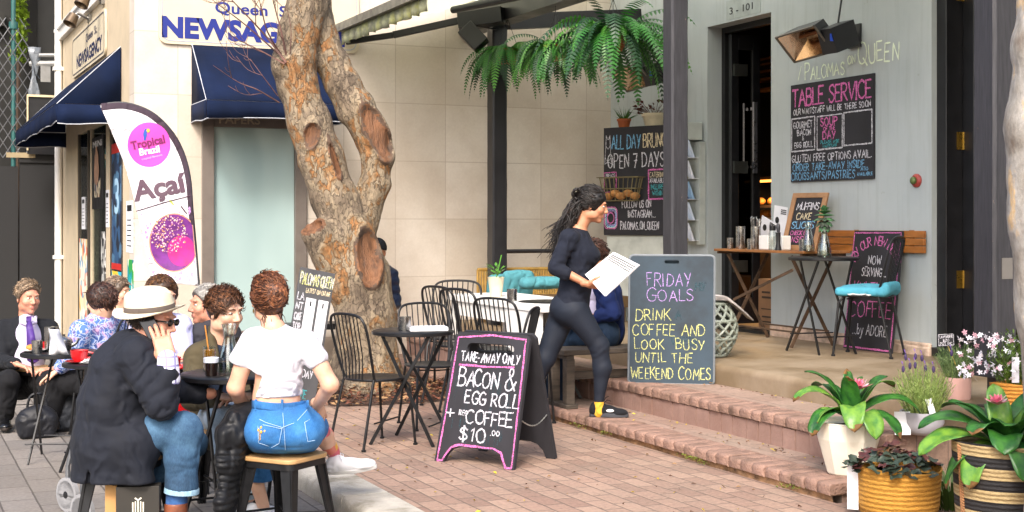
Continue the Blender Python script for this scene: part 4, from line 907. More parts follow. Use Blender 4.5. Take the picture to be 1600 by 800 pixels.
# ------------------------------------------------------------------ man in a pale hat, on the phone (front left)
def hat_man():
    p = lambda x, y, d=0: P(x, y, 6.7+d); t = person('man in a cream hat and navy blazer hunched on a stool with a phone', p(195, 715))
    c = p(240, 502); hp, L, A = head_parts(c, RT*.96-UP*.16-FW*.22, UP*.98+RT*.16, 1.0, .0045, p(213, 548), .062)
    S = Sdf(.03); S.cap(p(213, 545), p(190, 690), .08, .1).cap(p(212, 560, -.15), p(256, 632, -.2), .04, .036).cap(p(256, 632, -.2), p(262, 560, -.2), .036, .027).cap(p(212, 560, .15), p(262, 610, .2), .04).cap(p(262, 610, .2), p(330, 615, .25), .035, .03)
    S.cap(p(205, 690, -.08), p(292, 672, -.1), .055).cap(p(292, 672, -.1), p(276, 800, -.1), .045, .035).cap(p(205, 690, .1), p(300, 692, .12), .05).cap(p(300, 692, .12), p(226, 765, .1), .045, .035)
    v, f = S.mesh(.012); hd, _ = hand_parts(p(262, 560, -.2), nrm(p(247, 505, -.13)-p(262, 560, -.2)), FW*.9-RT*.3, 1, (.18, .25, .3, .35), .1, 1.12, .0042)
    mesh_obj('body', [hp, (v, f, 0), hd], [SK2, M_lip], t); eyes(t, L, A)
    skull_hair(t, L, A, hairmat('short_dark_hair', '#2a211c', '#5a4a40'), c, (0, -.3, -.8), 260, .05, 3, lambda d: d[2] < .3 and d[1] < .25 and d[2] > -.75, clips=((0, 0, -.055), (0, .25, -1), (0, .03, 0), (0, 1, -.1)))
    # hat
    hu = nrm(UP*.985-RT*.06-FW*.12); hx = nrm(RT-hu*(RT@hu)); ha = np.array([hx, np.cross(hu, hx), hu]); hc = p(234, 487)
    m, nt, bs = newmat('straw_hat'); co = coords(nt); wv = noise_n(nt, co, 420, 2); n1 = noise_n(nt, co, 9, 4)
    nt.links.new(ramp(nt, n1, [(.3, lin('#c4b69a')), (.7, lin('#d8ceb6'))]), bs.inputs['Base Color']); bs.inputs['Roughness'].default_value = .8; bump(nt, bs, wv, .35, .0015)
    b = MB(); n = 48; rows = []
    for r, z in ((.100, .004), (.118, .003), (.135, .001), (.152, -.001), (.160, .003), (.160, .006), (.150, .004), (.132, .006), (.116, .008), (.112, .012), (.111, .05), (.106, .088), (.094, .110), (.070, .119), (.035, .114), (.0, .108)):
        row = []
        for j in range(n):
            a = 2*math.pi*j/n; wob = .012*math.sin(a*1+2.0)+.010*math.cos(2*a+.6) if r > .125 else 0
            pin = 1.0
            if z > .05: pin = 1-.16*max(0, math.cos(a-0.9))**4*(z-.05)/.06-.16*max(0, math.cos(a+0.9))**4*(z-.05)/.06
            dz = 0
            if z > .1: dz = -.022*math.exp(-(r*math.sin(a)/.03)**2)
            row.append(hc+ha[0]*r*1.08*math.cos(a)*pin+ha[1]*r*.96*math.sin(a)*pin+ha[2]*(z+wob*max(0, (r-.11)/.05)+dz))
        rows.append(row)
    b.grid(rows, closed=True); ho = b.build('hat', m, t, smooth=60)
    b = MB(); rows = [[hc+ha[0]*r*1.08*math.cos(a)+ha[1]*r*.96*math.sin(a)+ha[2]*z for a in np.linspace(0, 2*math.pi, 49)[:-1]] for r, z in ((.113, .009), (.1145, .011), (.1135, .034), (.112, .036))]; b.grid(rows, closed=True)
    b.build('hat_band', fabric('taupe_ribbon', '#5a504a', .15), ho)
    # sunglasses
    b = MB()
    for sx in (-1, 1):
        b.ell(L(.034*sx, .106, .012), (.027, .006, .019), A, 14, 8); b.bar(L(.06*sx, .098, .016), L(.08*sx, -.005, .012), .004, .007)
    b.bar(L(-.012, .112, .016), L(.012, .112, .016), .004, .005); b.build('sunglasses', mat('black_lens', '#0c0b0c', .08, var=.05), t)
    # navy blazer
    M = fabric('navy_suiting', '#1a1d26', .12, .8, 700, 4, '#12141b')
    S = Sdf(.05); w = (FW, .78)
    S.path([p(208, 548), p(196, 575), p(182, 630), p(174, 690), p(172, 765)], [.105, .145, .158, .165, .178], .06, w)
    S.cap(p(214, 556, -.16), p(206, 556, .16), .085, .085, .06)
    S.cap(p(213, 562, -.17), p(252, 632, -.21), .080, .068, .03).cap(p(254, 632, -.21), p(262, 585, -.21), .064, .056, .02)
    S.cap(p(210, 562, .17), p(256, 610, .22), .08, .065, .05).cap(p(256, 610, .22), p(310, 614, .25), .06, .05, .03)
    S.cap(p(195, 690, -.08), p(216, 688, -.10), .13, .118, .05).cap(p(200, 700, -.15), p(214, 752, -.15), .08, .075, .06)
    S.clip((0, 0, p(0, 745)[2]), -UP)
    S.sub if False else None
    S.cap(p(152, 665, -.19), p(136, 780, -.2), .004, .020, 0); S.sub(.012)
    S.clip(p(262, 577, -.21), nrm(p(262, 560, -.21)-p(262, 590, -.21))) if False else None
    cloth('blazer', S, M, t, .0065, sumdisp(fold_disp(.018, 7, axis=nrm(UP+RT*.4)), fold_disp(.008, 17), bands(p(212, 565, -.18), p(258, 640, -.2), .010, 55, .17), bands(p(190, 580), p(178, 660), .008, 38, .3, 4), bands(p(240, 610, -.2), p(264, 655, -.2), .009, 60, .14, 2)))
    # collar and lapel, shirt
    S = Sdf(.02); S.path([p(205, 527, .07), p(203, 528, -.02), p(214, 534, -.075), p(232, 560, -.085), p(248, 598, -.07)], [.022, .028, .026, .024, .018], .02, None); cloth('lapel', S, M, t, .006)
    SH = MATS.get('check_shirt')
    if not SH:
        m, nt, bs = newmat('check_shirt'); co = coords(nt); s_ = node(nt, 'ShaderNodeSeparateXYZ'); nt.links.new(co, s_.inputs[0]); fs = []
        for ch, fr in ((0, 150), (1, 150), (2, 150)):
            mu = node(nt, 'ShaderNodeMath', operation='MULTIPLY'); nt.links.new(s_.outputs[ch], mu.inputs[0]); mu.inputs[1].default_value = fr
            sn = node(nt, 'ShaderNodeMath', operation='SINE'); nt.links.new(mu.outputs[0], sn.inputs[0]); fs.append(ramp(nt, sn.outputs[0], [(.72, (0, 0, 0)), (.8, (.8,)*3)]))
        mm = mixc(nt, 1, fs[0], fs[2], 'LIGHTEN'); nt.links.new(mixc(nt, mm, lin('#dcdce6'), lin('#6a5fa0')), bs.inputs['Base Color']); bs.inputs['Roughness'].default_value = .8; MATS['check_shirt'] = m; SH = m
    S = Sdf(.02); S.path([p(211, 536), p(222, 560, -.02), p(240, 600, 0)], [.075, .085, .09], .03, w); cloth('shirt', S, SH, t, .008, fold_disp(.004, 12))
    S = Sdf(.01); S.cap(p(262, 592, -.21), p(262, 563, -.205), .058, .048); cuff = cloth('cuff', S, SH, t, .006, fold_disp(.004, 16))
    # jeans and boots
    J = denim('mid_blue_denim', '#254563', '#4d7290', '#162c44')
    S = Sdf(.04); S.cap(p(222, 680, -.09), p(287, 668, -.11), .098, .080, .03).path([p(290, 676, -.11), p(284, 715, -.11), p(284, 766, -.1)], [.080, .074, .080], .035)
    S.clip(p(284, 764, -.1), nrm(p(281, 790, -.1)-p(288, 700, -.1)))
    cloth('jeans', S, J, t, .0075, sumdisp(fold_disp(.007, 12), bands(p(262, 680, -.1), p(310, 665, -.1), .008, 80, .15), bands(p(296, 690, -.1), p(280, 765, -.1), .006, 45, .12, 3)))
    S = Sdf(.04); S.cap(p(205, 692, .1), p(302, 692, .12), .09, .066, .03).cap(p(302, 694, .12), p(232, 752, .1), .064, .055, .03); cloth('jeans', S, J, t, .009, fold_disp(.008, 14))
    b = MB(); d = nrm(p(281, 790, -.1)-p(288, 700, -.1)); xx = nrm(RT-d*(RT@d)); b.lathe([(.080, -.014), (.0825, -.010), (.0835, .012), (.079, .015)], p(284, 766, -.1), 28, (xx, np.cross(d, xx), d)); b.build('jeans_hem', denim('pale_denim', '#8fb0c4', '#b5cdd8', '#6a8fa8'), t)
    Lt = mat('tan_leather', '#7a4630', .38, var=.35, vs=9, bmp=.3, bs=50, dark='#4a281c'); So = mat('dark_sole', '#2a211c', .7)
    S = Sdf(.015); S.cap(p(277, 762, -.1), p(275, 800, -.1), .052, .05); cloth('sock', S, fabric('blue_sock', '#3a5f94', .2), t, .007)
    def boot(heel, toe, ank, up=(0, 0, 1)):
        o, Q, A_ = shoe(t, 'boot', heel, toe, Lt, So, .05, .1, up=up, ah=.03)
        S = Sdf(.02); S.cap(Q(0, .2, .07), ank, .052, .056); S.clip(ank, nrm(np.asarray(ank)-Q(0, .2, .07))); v, f = S.mesh(.006); mesh_obj('boot_shaft', [(v, f, 0)], Lt, o)
        b = MB(); q = (Q(0, .2, .07)+np.asarray(ank))/2
        for sx in (-1, 1): b.tube([q+A_[0]*.052*sx+A_[2]*.05, q+A_[0]*.055*sx+A_[2]*-.02], [.02, .006], 8)
        b.build('elastic', So, o)
    gz = ZF; h0 = P(262, 0, 6.62); boot((*h0[:2], gz), (*(h0[:2]+nrm(RT*.85-FW*.5)[:2]*.28), gz), p(275, 786, -.1))
    boot(p(240, 788, .08), p(190, 803, -.02), p(226, 756, .1), (0, .2, 1))
    ph = MB(); pc = p(236, 512, -.1); dx = nrm(p(250, 538, -.12)-p(224, 490, -.08)); dz = nrm(np.cross(dx, FW)); ph.box(pc, (.155, .074, .009), (dx, dz, np.cross(dx, dz))); o = ph.build('mobile_phone', mat('phone_glass', '#101014', .15, var=.05), None, bevel=.004); tag(o, 'black mobile phone held to the ear of the man in the cream hat', 'phone')
def denim(name, c, lt, dk):
    if name in MATS: return MATS[name]
    m, nt, b = newmat(name); co = coords(nt); n1 = noise_n(nt, co, 5, 5, .6); n2 = noise_n(nt, coords(nt, (1, 1, .25)), 260, 3, .7)
    cc = ramp(nt, n1, [(.32, lin(dk)), (.5, lin(c)), (.68, lin(lt))]); nt.links.new(mixc(nt, .35, cc, ramp(nt, n2, [(.3, lin(dk)), (.7, lin(lt))])), b.inputs['Base Color'])
    b.inputs['Roughness'].default_value = .85; bump(nt, b, n2, .25, .001); creases(nt, b, .5, .02); MATS[name] = m; return m
hat_man()

# ------------------------------------------------------------------ woman in a white top, seen from behind
def white_top_woman():
    p = lambda x, y, d=0: P(x, y, 6.7+d); t = person('woman in a cropped white top and bright blue jeans seen from behind', p(445, 712)); sc = .95
    c = p(419, 470, .05); hp, L, A = head_parts(c, FW*.93-RT*.36-UP*.05, UP, sc, .0045, p(428, 520, .0), .050)
    S = Sdf(.03); S.cap(p(428, 512), p(432, 545, .02), .055, .09, .03).cap(p(398, 527), p(473, 529), .04, .04, .04)
    S.path([p(432, 545, .02), p(432, 625, .03), p(440, 668, .05)], [.1, .108, .10], .04, (FW, 1.25))
    S.path([p(391, 534), p(368, 606, .02), p(383, 645, .24)], [.049, .040, .027], .02); S.path([p(481, 535), p(516, 601, -.02), p(494, 636, .16)], [.049, .040, .027], .02)
    S.cap(p(412, 678, .08), p(388, 690, .58), .05).cap(p(385, 700, .58), p(412, 792, .62), .048, .032).cap(p(470, 688, .08), p(492, 672, .5), .06)
    S.path([p(494, 664, .5), p(505, 682, .7), p(524, 712, .9)], [.052, .052, .034], .03)
    v, f = S.mesh(.009); fc = v[f].mean(1); rel = nrm(p(524, 712, .9)-p(494, 664, .5)); al = (fc-p(494, 664, .5))@rel; dist = np.linalg.norm(fc-p(494, 664, .5)-al[:, None]*rel, axis=1); tat = ((dist < .075) & (al > .0) & (al < .42)).astype(int)*2
    hr, _ = hand_parts(p(494, 634, .16), nrm(p(512, 672, .3)-p(494, 634, .16)), -RT*.7+UP*.2+FW*.5, 1, (.25, .3, .35, .4), .2, .92, .0042); hl, _ = hand_parts(p(383, 645, .24), nrm(p(398, 668, .34)-p(383, 645, .24)), RT*.6-UP*.4, -1, (.3, .35, .4, .4), .2, .92, .0045)
    TAT = vor('watercolour_tattoo', ['#d3a78d', '#d8705a', '#e0a83a', '#d3a78d', '#cf5a6a', '#dcae92', '#e59a8a'], 14)
    mesh_obj('body', [hp, (v, f, tat), hr, hl], [SK1, M_lip, TAT], t); eyes(t, L, A)
    # hair pinned up in a loose twist
    def ex(S, L, A): S.ell(L(.02, -.108, .035), np.array((.056, .046, .064))*sc, A); S.ell(L(.015, -.095, -.02), np.array((.04, .035, .04))*sc, A); S.ell(L(0, -.06, -.035), np.array((.058, .05, .05))*sc, A)
    skull_hair(t, L, A, H_AUB, c, L(.02, -.125, .04), 460, .13, 5, lambda d: d[2] > -.75 and (d[1] < .35 or d[2] > .5), sc, .0034, .006, 0, .15, ((0, .075, 0), (0, 1, -.35), (0, 0, -.07), (0, .2, -1)), .016, .007, 40, ex)
    rnd = random.Random(3); b = MB()
    for i in range(150):    # coils of the twist
        b.cur = rnd.choice((0, 0, 1, 2)); a0 = rnd.uniform(0, 6.28); r0 = rnd.uniform(.015, .052); pts = []
        for k in range(9):
            a = a0+k*.45; rr = r0*(1-.03*k); pts.append(L(.018+rr*1.1*math.cos(a), -.132-.026*math.cos(r0/.052*1.5)+rnd.uniform(-.004, .004), .03+rr*1.35*math.sin(a)))
        b.tube(pts, [.002+.0018*math.sin(math.pi*k/8) for k in range(9)], 5)
    for i in range(26):    # stray wisps at the nape
        s0 = L(rnd.uniform(-.06, .06), -.07+rnd.uniform(-.02, .02), -.06); pts = [s0]; d = V(rnd.uniform(-.3, .3), -.2, -1)
        for k in range(6): s0 = s0+nrm(d+V(rnd.gauss(0, .3), rnd.gauss(0, .3), 0))*.014; pts.append(s0)
        b.tube(pts, [.0022, .0022, .002, .0016, .0012, .0008, .0005], 4)
    b.build('hair_twist', hair3(H_AUB), t, smooth=180)
    b = MB(); b.lathe([(.010, -.002), (.013, 0), (.010, .002)], L(-.079, -.012, -.05), 14, (A[1], A[2], A[0])); b.build('earring', M_brass, t)
    # cropped top
    M = fabric('white_jersey', '#cfccd2', .04, .85, 420, 4, '#bebcc4')
    S = Sdf(.03); S.path([p(430, 530, .01), p(432, 560, .02), p(432, 600, .03), p(432, 640, .03)], [.085, .118, .116, .114], .05, (FW, 1.22)).cap(p(400, 530, .0), p(472, 532, .0), .054, .054, .05)
    S.cap(p(393, 534, .0), p(377, 562, .01), .059, .058, .03).cap(p(479, 536, .0), p(494, 560, -.01), .059, .058, .03)
    S.clip(p(432, 619, 0), nrm(-UP+RT*.02)); 
    S.ell(p(424, 496, 0), (.062, .075, .055)); S.sub(.012)
    for sh, el in ((p(393, 534), p(366, 606, .02)), (p(479, 536), p(516, 601, -.02))):
        d = nrm(el-sh); e0 = sh+d*.125; S.rbox(e0+d*.2, (.12, .12, .2), .01, frame_from(np.cross(d, FW), d)); S.sub(.004)
    cloth('cropped_top', S, M, t, .0065, sumdisp(fold_disp(.004, 14), bands(p(432, 570), p(432, 628), .011, 80, .25), bands(p(385, 575), p(425, 535), .005, 60, .1, 2), bands(p(480, 575), p(445, 535), .005, 60, .1, 6)))
    # jeans
    J = denim('bright_blue_denim', '#2468a6', '#4a88c0', '#184c80'); S = Sdf(.05)
    S.path([p(432, 628, .03), p(437, 648, .04)], [.113, .135], .05, (FW, 1.1)); S.ell(p(445, 668, .04), (.192, .17, .125), frame_from(FW)); S.ell(p(415, 676, -.0), (.1, .13, .085), frame_from(FW), .04); S.ell(p(474, 674, -.0), (.1, .13, .085), frame_from(FW), .04)
    S.cap(p(412, 680, .1), p(388, 688, .55), .095, .078, .05).cap(p(472, 680, .1), p(490, 668, .5), .095, .078, .05)
    cutz = p(432, 628, 0)[2]
    S.rbox(p(432, 590, 0)+V(0, 0, 0), (.3, .3, (p(0, 590)[2]-cutz)), .01); S.sub(.004)
    S.cap(p(441, 650, -.16), p(445, 712, -.22), .002, .004, 0); S.sub(.02)
    S.clip((0, 0, .372), -UP)
    S.disp = sumdisp(fold_disp(.004, 13), bands(p(440, 695, -.1), p(440, 715, -.1), .004, 60, .3), bands(p(400, 690), p(400, 640), .003, 60, .2, 5)); v1, f1 = S.mesh(.0075)
    S2 = Sdf(.03); S2.cap(p(388, 690, .55), p(408, 742, .6), .078, .066); S2.clip(p(408, 752, .6), -UP); S2.disp = fold_disp(.006, 13); v2, f2 = S2.mesh(.009)
    jo = mesh_obj('jeans', [(v1, f1, 0), (v2, f2, 0)], J, t)
    # stitched seams, pockets, waistband, embroidery: lie on the back of the jeans
    def onb(x, y, off=.004):
        """point on the back of the jeans for a pixel direction (found by walking along the view ray)"""
        r_ = ray(x, y); lo_, best = 6.2, None
        for k in range(160):
            d = 6.3+k*.005; q = CAM+r_*d; val = min(Sdf._ev(o, q[None])[0] for o in S.ops[:4])
            if val < .006: return q - nrm(r_)*off
        return CAM+r_*6.55
    st = mat('pale_blue_thread', '#a9c4dc', .8, var=.05); b = MB()
    for l in ([(441, 634), (443, 660), (446, 703)], [(392, 648), (415, 660), (441, 668)], [(441, 668), (462, 660), (480, 640)], [(403, 662), (440, 670)] , [(403, 662), (404, 692), (425, 699), (436, 693), (441, 668)], [(476, 660), (481, 690), (492, 688)], [(476, 660), (490, 652)]):
        pts = []
        for a, c_ in zip(l[:-1], l[1:]):
            for k in range(8): pts.append(onb(a[0]+(c_[0]-a[0])*k/8, a[1]+(c_[1]-a[1])*k/8))
        pts.append(onb(*l[-1])); b.tube(pts, .0013, 4)
    b.build('stitching', st, jo)
    b = MB(); pts = [onb(394+88*k/20, 631+5*math.sin(math.pi*k/20), .003) for k in range(21)]; rows = [[q+UP*.018, q-FW*.004+UP*.014, q-FW*.004-UP*.014, q-UP*.018] for q in pts]; b.grid(rows); b.build('waistband', J, jo, solid=.004)
    b = MB()
    for x in (400, 441): b.bar(onb(x, 624, .009), onb(x, 641, .009), .012, .005, up=FW)
    b.build('belt_loop', J, jo)
    b = MB()
    for dx, dy in ((0, 0), (-4, 4), (4, 3), (0, 7), (6, 6)): b.ell(onb(408+dx, 668+dy, .004), (.006, .003, .008), n=8, m=6)
    for dx in (-3, 0, 3): b.tube([onb(406, 688, .003), onb(408+dx, 674, .003)], .0012, 4)
    b.build('embroidery', mat('yellow_thread', '#d9a441', .7), jo)
    Wh = fabric('white_trainer', '#dcdcde', .05, .6, 300); Ws = mat('grey_white_sole', '#c9c7c4', .6, var=.05)
    a = P(405, 0, 7.28); sh1, Q, A_ = shoe(t, 'trainer', (*a[:2], ZF), (*(a[:2]+nrm(FW*.9+RT*.3)[:2]*.26), ZF), Wh, Ws, .046, .09)
    h = p(512, 741, .86); tt = p(588, 731, .84); sh2, Q, A_ = shoe(t, 'trainer', h, tt, Wh, Ws, .046, .092, up=nrm(UP*.96-FW*.22+RT*.05)); b = MB()
    for k in range(4): y_ = .34+.08*k; b.tube([Q(-.03, y_, .075-.008*k), Q(0, y_-.01, .092-.010*k), Q(.03, y_+.02, .073-.008*k)], .003, 5)
    for s_ in (-1, 1): b.tube([Q(0, .34, .088), Q(.02*s_, .32, .105), Q(.035*s_, .36, .09), Q(.01*s_, .37, .085)], .0025, 5)
    b.build('laces', Wh, sh2)
    b = MB(); b.lathe([(.030, -.006), (.034, 0), (.030, .006)], p(494, 635, .16), 16, frame_from(np.cross(RT, UP), nrm(p(512, 672, .3)-p(494, 634, .16)))); b.build('wristband', fabric('purple_band', '#4a3a7a'), t)
white_top_woman()

# ------------------------------------------------------------------ young man in an olive jacket at the near table
def olive_man():
    p = lambda x, y, d=0: P(x, y, 7.6+d); t = person('young man with brown hair in an olive jacket behind the near table', p(345, 668))
    c = p(352, 489); hp, L, A = head_parts(c, -FW*.62+RT*.78-UP*.10, UP, 1.0, .0045, p(345, 545, .06), .056)
    S = Sdf(.03); S.path([p(345, 545, .06), p(345, 580, .1), p(342, 655, .15)], [.07, .1, .12]); S.path([p(310, 562, .02), p(302, 620, -.1), p(345, 622, -.3)], [.04, .036, .028]); S.path([p(390, 565, .12), p(400, 620, 0), p(385, 622, -.25)], [.04, .036, .028])
    S.cap(p(335, 655, .1), p(348, 655, -.28), .06).cap(p(348, 655, -.28), p(356, 770, -.25), .05, .035).cap(p(360, 655, .1), p(384, 655, -.25), .06).cap(p(384, 655, -.25), p(390, 775, -.2), .05, .035)
    v, f = S.mesh(.012); h1, _ = hand_parts(p(345, 620, -.3), RT*.8-FW*.4, -UP, 1, (.4, .5, .5, .5), .3, 1.05, .005); h2, _ = hand_parts(p(385, 620, -.25), -RT*.7-FW*.5, -UP, -1, (.4, .5, .5, .5), .3, 1.05, .005)
    mesh_obj('body', [hp, (v, f, 0), h1, h2], [SK1, M_lip], t); eyes(t, L, A, 1, H_BROWN)
    skull_hair(t, L, A, H_BROWN, c, (.55, .65, .25), 420, .085, 9, lambda d: d[2] > .62 or (d[2] > -.25 and d[1] < .25), 1.0, .0036, .006, 0, .1, ((0, .07, .05), (0, 1, -.75), (0, 0, -.03), (0, .25, -1)), .014, .008, 34)
    M = fabric('olive_cotton', '#4a4230', .18, .85, 500, 5, '#33301f'); S = Sdf(.05)
    S.path([p(345, 556, .08), p(344, 590, .12), p(342, 660, .16)], [.12, .155, .165], .05, (FW, 1.2)).cap(p(314, 558, .03), p(386, 562, .12), .075, .075, .06)
    S.path([p(310, 563, .02), p(301, 622, -.1)], [.074, .064], .05).cap(p(301, 624, -.1), p(340, 624, -.3), .058, .046, .03).path([p(391, 566, .12), p(402, 622, 0)], [.074, .062], .05).cap(p(402, 622, 0), p(388, 624, -.22), .056, .046, .03)
    S.ell(p(352, 545, -.05), (.062, .09, .11), frame_from(-FW*.6+RT*.8)); S.sub(.02); S.cap(p(358, 560, -.12), p(366, 640, -.12), .045, .05, 0); S.sub(.015)
    cloth('jacket', S, M, t, .008, sumdisp(fold_disp(.008, 12), bands(p(310, 565), p(300, 640, -.1), .009, 60, .14)))
    S = Sdf(.012); S.path([p(329, 512, .06), p(331, 530, .0), p(336, 556, -.06)], [.014, .026, .024]); S.path([p(372, 530, .06), p(376, 545, 0), p(377, 562, -.03)], [.014, .026, .024]); cloth('collar', S, M, t, .006)
    S = Sdf(.03); S.path([p(346, 550, .05), p(350, 580, .06), p(350, 650, .1)], [.085, .125, .13], .04, (FW, 1.1)); S.ell(p(351, 524, -.02), (.07, .07, .06)); S.sub(.008); cloth('t_shirt', S, fabric('navy_jersey', '#1c2638', .1), t, .008, fold_disp(.005, 12))
    S = Sdf(.04); S.cap(p(332, 650, .12), p(348, 652, -.28), .09, .074).cap(p(348, 655, -.28), p(356, 765, -.25), .068, .06).cap(p(360, 650, .12), p(384, 652, -.25), .09, .074).cap(p(384, 655, -.25), p(390, 765, -.2), .068, .06); cloth('jeans', S, denim('faded_denim', '#9fb0bd', '#c5d0d8', '#7d90a0'), t, .009, sumdisp(fold_disp(.01, 13)))
    for x in (354, 390):
        a = P(x, 0, 7.4); shoe(t, 'trainer', (*a[:2], ZF), (*(a[:2]+nrm(-FW*.8+RT*.4)[:2]*.28), ZF), fabric('white_trainer', '#dcdcde', .05, .6, 300), mat('grey_white_sole', '#c9c7c4', .6, var=.05), .048, .09)
olive_man()

def seated(label, p, head, hfwd, neck, chest, pelvis, sh, el, wr, hip, knee, ank, skin, tops, trousers, shoes, hair, hsc=1.0, short=False, cell=.011, bulk=1.0, legbulk=1.0, hands=None, brow=None, axis=None, eye=True, toe=None, collar=None):
    """a clothed figure from its joints; sh/el/wr/hip/knee/ank are (one side, other side)"""
    t = person(label, (pelvis[0], pelvis[1], ZF))
    hp, L, A = head_parts(head, hfwd, UP, hsc, .0055, neck, .055*min(1.15, bulk))
    S = Sdf(.03); S.path([neck, chest, pelvis], [.06, .09, .11])
    for i in (0, 1):
        S.path([sh[i], el[i], wr[i]], [.042*bulk, .038*bulk, .028]); S.path([hip[i], knee[i], ank[i]], [.06, .05, .035])
    v, f = S.mesh(.013); hs = []
    for i in (0, 1):
        if hands and hands[i] is not None: d, n, sd, cu = hands[i]
        else: d, n, sd, cu = nrm(np.asarray(wr[i])-el[i]), -UP, 1 if i == 0 else -1, (.5, .5, .55, .6)
        h, _ = hand_parts(wr[i], d, n, sd, cu, .3, 1.02, .0055); hs.append(h)
    mesh_obj('body', [hp, (v, f, 0)]+hs, [skin, M_lip], t)
    if eye: eyes(t, L, A, hsc, brow)
    hair(t, L, A, head)
    ax = axis if axis is not None else nrm(np.cross(np.asarray(sh[1])-sh[0], UP))
    S = Sdf(.05); S.path([neck+(chest-neck)*.35, chest, (chest+pelvis)/2, pelvis], [.105*bulk, .15*bulk, .155*bulk, .165*bulk], .06, (ax, 1.18)).cap(sh[0], sh[1], .07*bulk, .07*bulk, .06)
    for i in (0, 1):
        if short: e = np.asarray(sh[i])+(np.asarray(el[i])-sh[i])*.72; S.cap(sh[i], e, .075*bulk, .07*bulk, .04)
        else: S.cap(sh[i], el[i], .074*bulk, .064*bulk, .04).cap(el[i], np.asarray(wr[i])+nrm(np.asarray(el[i])-wr[i])*.03, .060*bulk, .046*bulk, .02)
    ds = [fold_disp(.008, 12)]+[bands(sh[i], el[i], .008, 55, .13, i) for i in (0, 1)]
    tops(t, S, ds, L, A)
    S = Sdf(.04); S.cap(hip[0], hip[1], .14*legbulk, .14*legbulk, .05)
    for i in (0, 1): S.path([hip[i], knee[i]], [.105*legbulk, .08*legbulk], .04); e = np.asarray(ank[i]); S.cap(knee[i], e, .078*legbulk, .068*legbulk, .03)
    cloth('trousers', S, trousers, t, cell, sumdisp(fold_disp(.009, 12)))
    for i in (0, 1):
        a = np.asarray(ank[i]); d = toe if toe is not None else nrm(V(*(np.asarray(knee[i])-hip[i])[:2], 0)); h0 = V(a[0], a[1], max(ZF, a[2]-.1))-d*.07; shoe(t, 'shoe', h0, h0+d*.28, shoes, mat('dark_sole', '#2a211c', .7), .05, .09)
    return t, L, A
def simple_top(name, mt, cell=.011):
    def f(t, S, ds, L, A): cloth(name, S, mt, t, cell, sumdisp(*ds))
    return f
BLK = fabric('black_wool', '#131316', .15, .85, 600); BSH = mat('black_shoe_leather', '#101012', .25, var=.1)
# ------------------------------------------------------------------ man in a dark suit at the far left table
def suit():
    p = lambda x, y, d=0: P(x, y-5, 11.0+d)
    def tops(t, S, ds, L, A):
        S.cap(p(46, 508, -.2), p(52, 560, -.26), .035, .06, 0); S.sub(.02); cloth('suit_jacket', S, fabric('charcoal_suit', '#15171c', .12, .85, 600), t, .010, sumdisp(*ds))
        Q = Sdf(.03); Q.path([p(43, 508, .0), p(43, 530, .01), p(44, 580, .02)], [.07, .12, .13], .03, (nrm(-FW*.6+RT*.6), 1.1)); cloth('shirt', Q, fabric('lilac_shirt', '#c9c0d8', .05), t, .010, fold_disp(.004, 12))
        b = MB(); pts = [p(45, 505, -.14), p(47, 520, -.2), p(50, 545, -.21), p(52, 568, -.21)]; ws = [.018, .028, .038, .046]; rows = [[q-RT*w, q-FW*.012, q+RT*w] for q, w in zip(pts, ws)]; b.grid(rows); q = p(52, 574, -.21); b.add([rows[-1][0], rows[-1][1], rows[-1][2], q], [(0, 1, 3), (1, 2, 3)]); b.box(p(45, 503, -.14), (.035, .03, .035)); b.build('tie', fabric('purple_silk', '#4a2f78', .1, .5), t, solid=.006, smooth=60)
        Q = Sdf(.01)
        for sx in (-1, 1): Q.path([p(44+12*sx, 500, .0), p(44+10*sx, 508, -.08), p(46+3*sx, 512, -.13)], [.012, .018, .012])
        cloth('collar', Q, fabric('lilac_shirt', '#c9c0d8', .05), t, .006)
    def hr(t, L, A, c): skull_hair(t, L, A, H_GING, c, (.6, .3, .3), 300, .07, 12, lambda d: d[2] > .55 or (d[2] > -.2 and d[1] < .1), 1, .0036, .005, 0, .1, ((0, .06, .06), (0, 1, -.8), (0, 0, -.03), (0, .3, -1)), .012, .008, 34)
    seated('man with sandy hair in a dark suit and purple tie', p, p(44, 471), -FW*.72+RT*.66-UP*.08, p(41, 505, .04), p(40, 535, .04), p(32, 598, .1), (p(6, 520, 0), p(76, 519, .1)), (p(2, 570, -.12), p(92, 566, -.05)), (p(26, 574, -.38), p(84, 582, -.3)),
        (p(15, 600, .0), p(48, 600, .05)), (p(14, 600, -.42), p(76, 600, -.35)), (p(8, 652, -.38), p(80, 655, -.32)), SK2, tops, BLK, BSH, hr, 1.02, bulk=1.0, brow=H_GING,
        hands=((nrm(RT*.9-FW*.2-UP*.25), -FW*.2-UP, 1, (.3, .35, .4, .5)), (-RT*.6-FW*.5, -UP, -1, (.4, .5, .5, .6))), axis=nrm(-FW*.7+RT*.5), toe=nrm(-FW*.8+RT*.3))
suit()
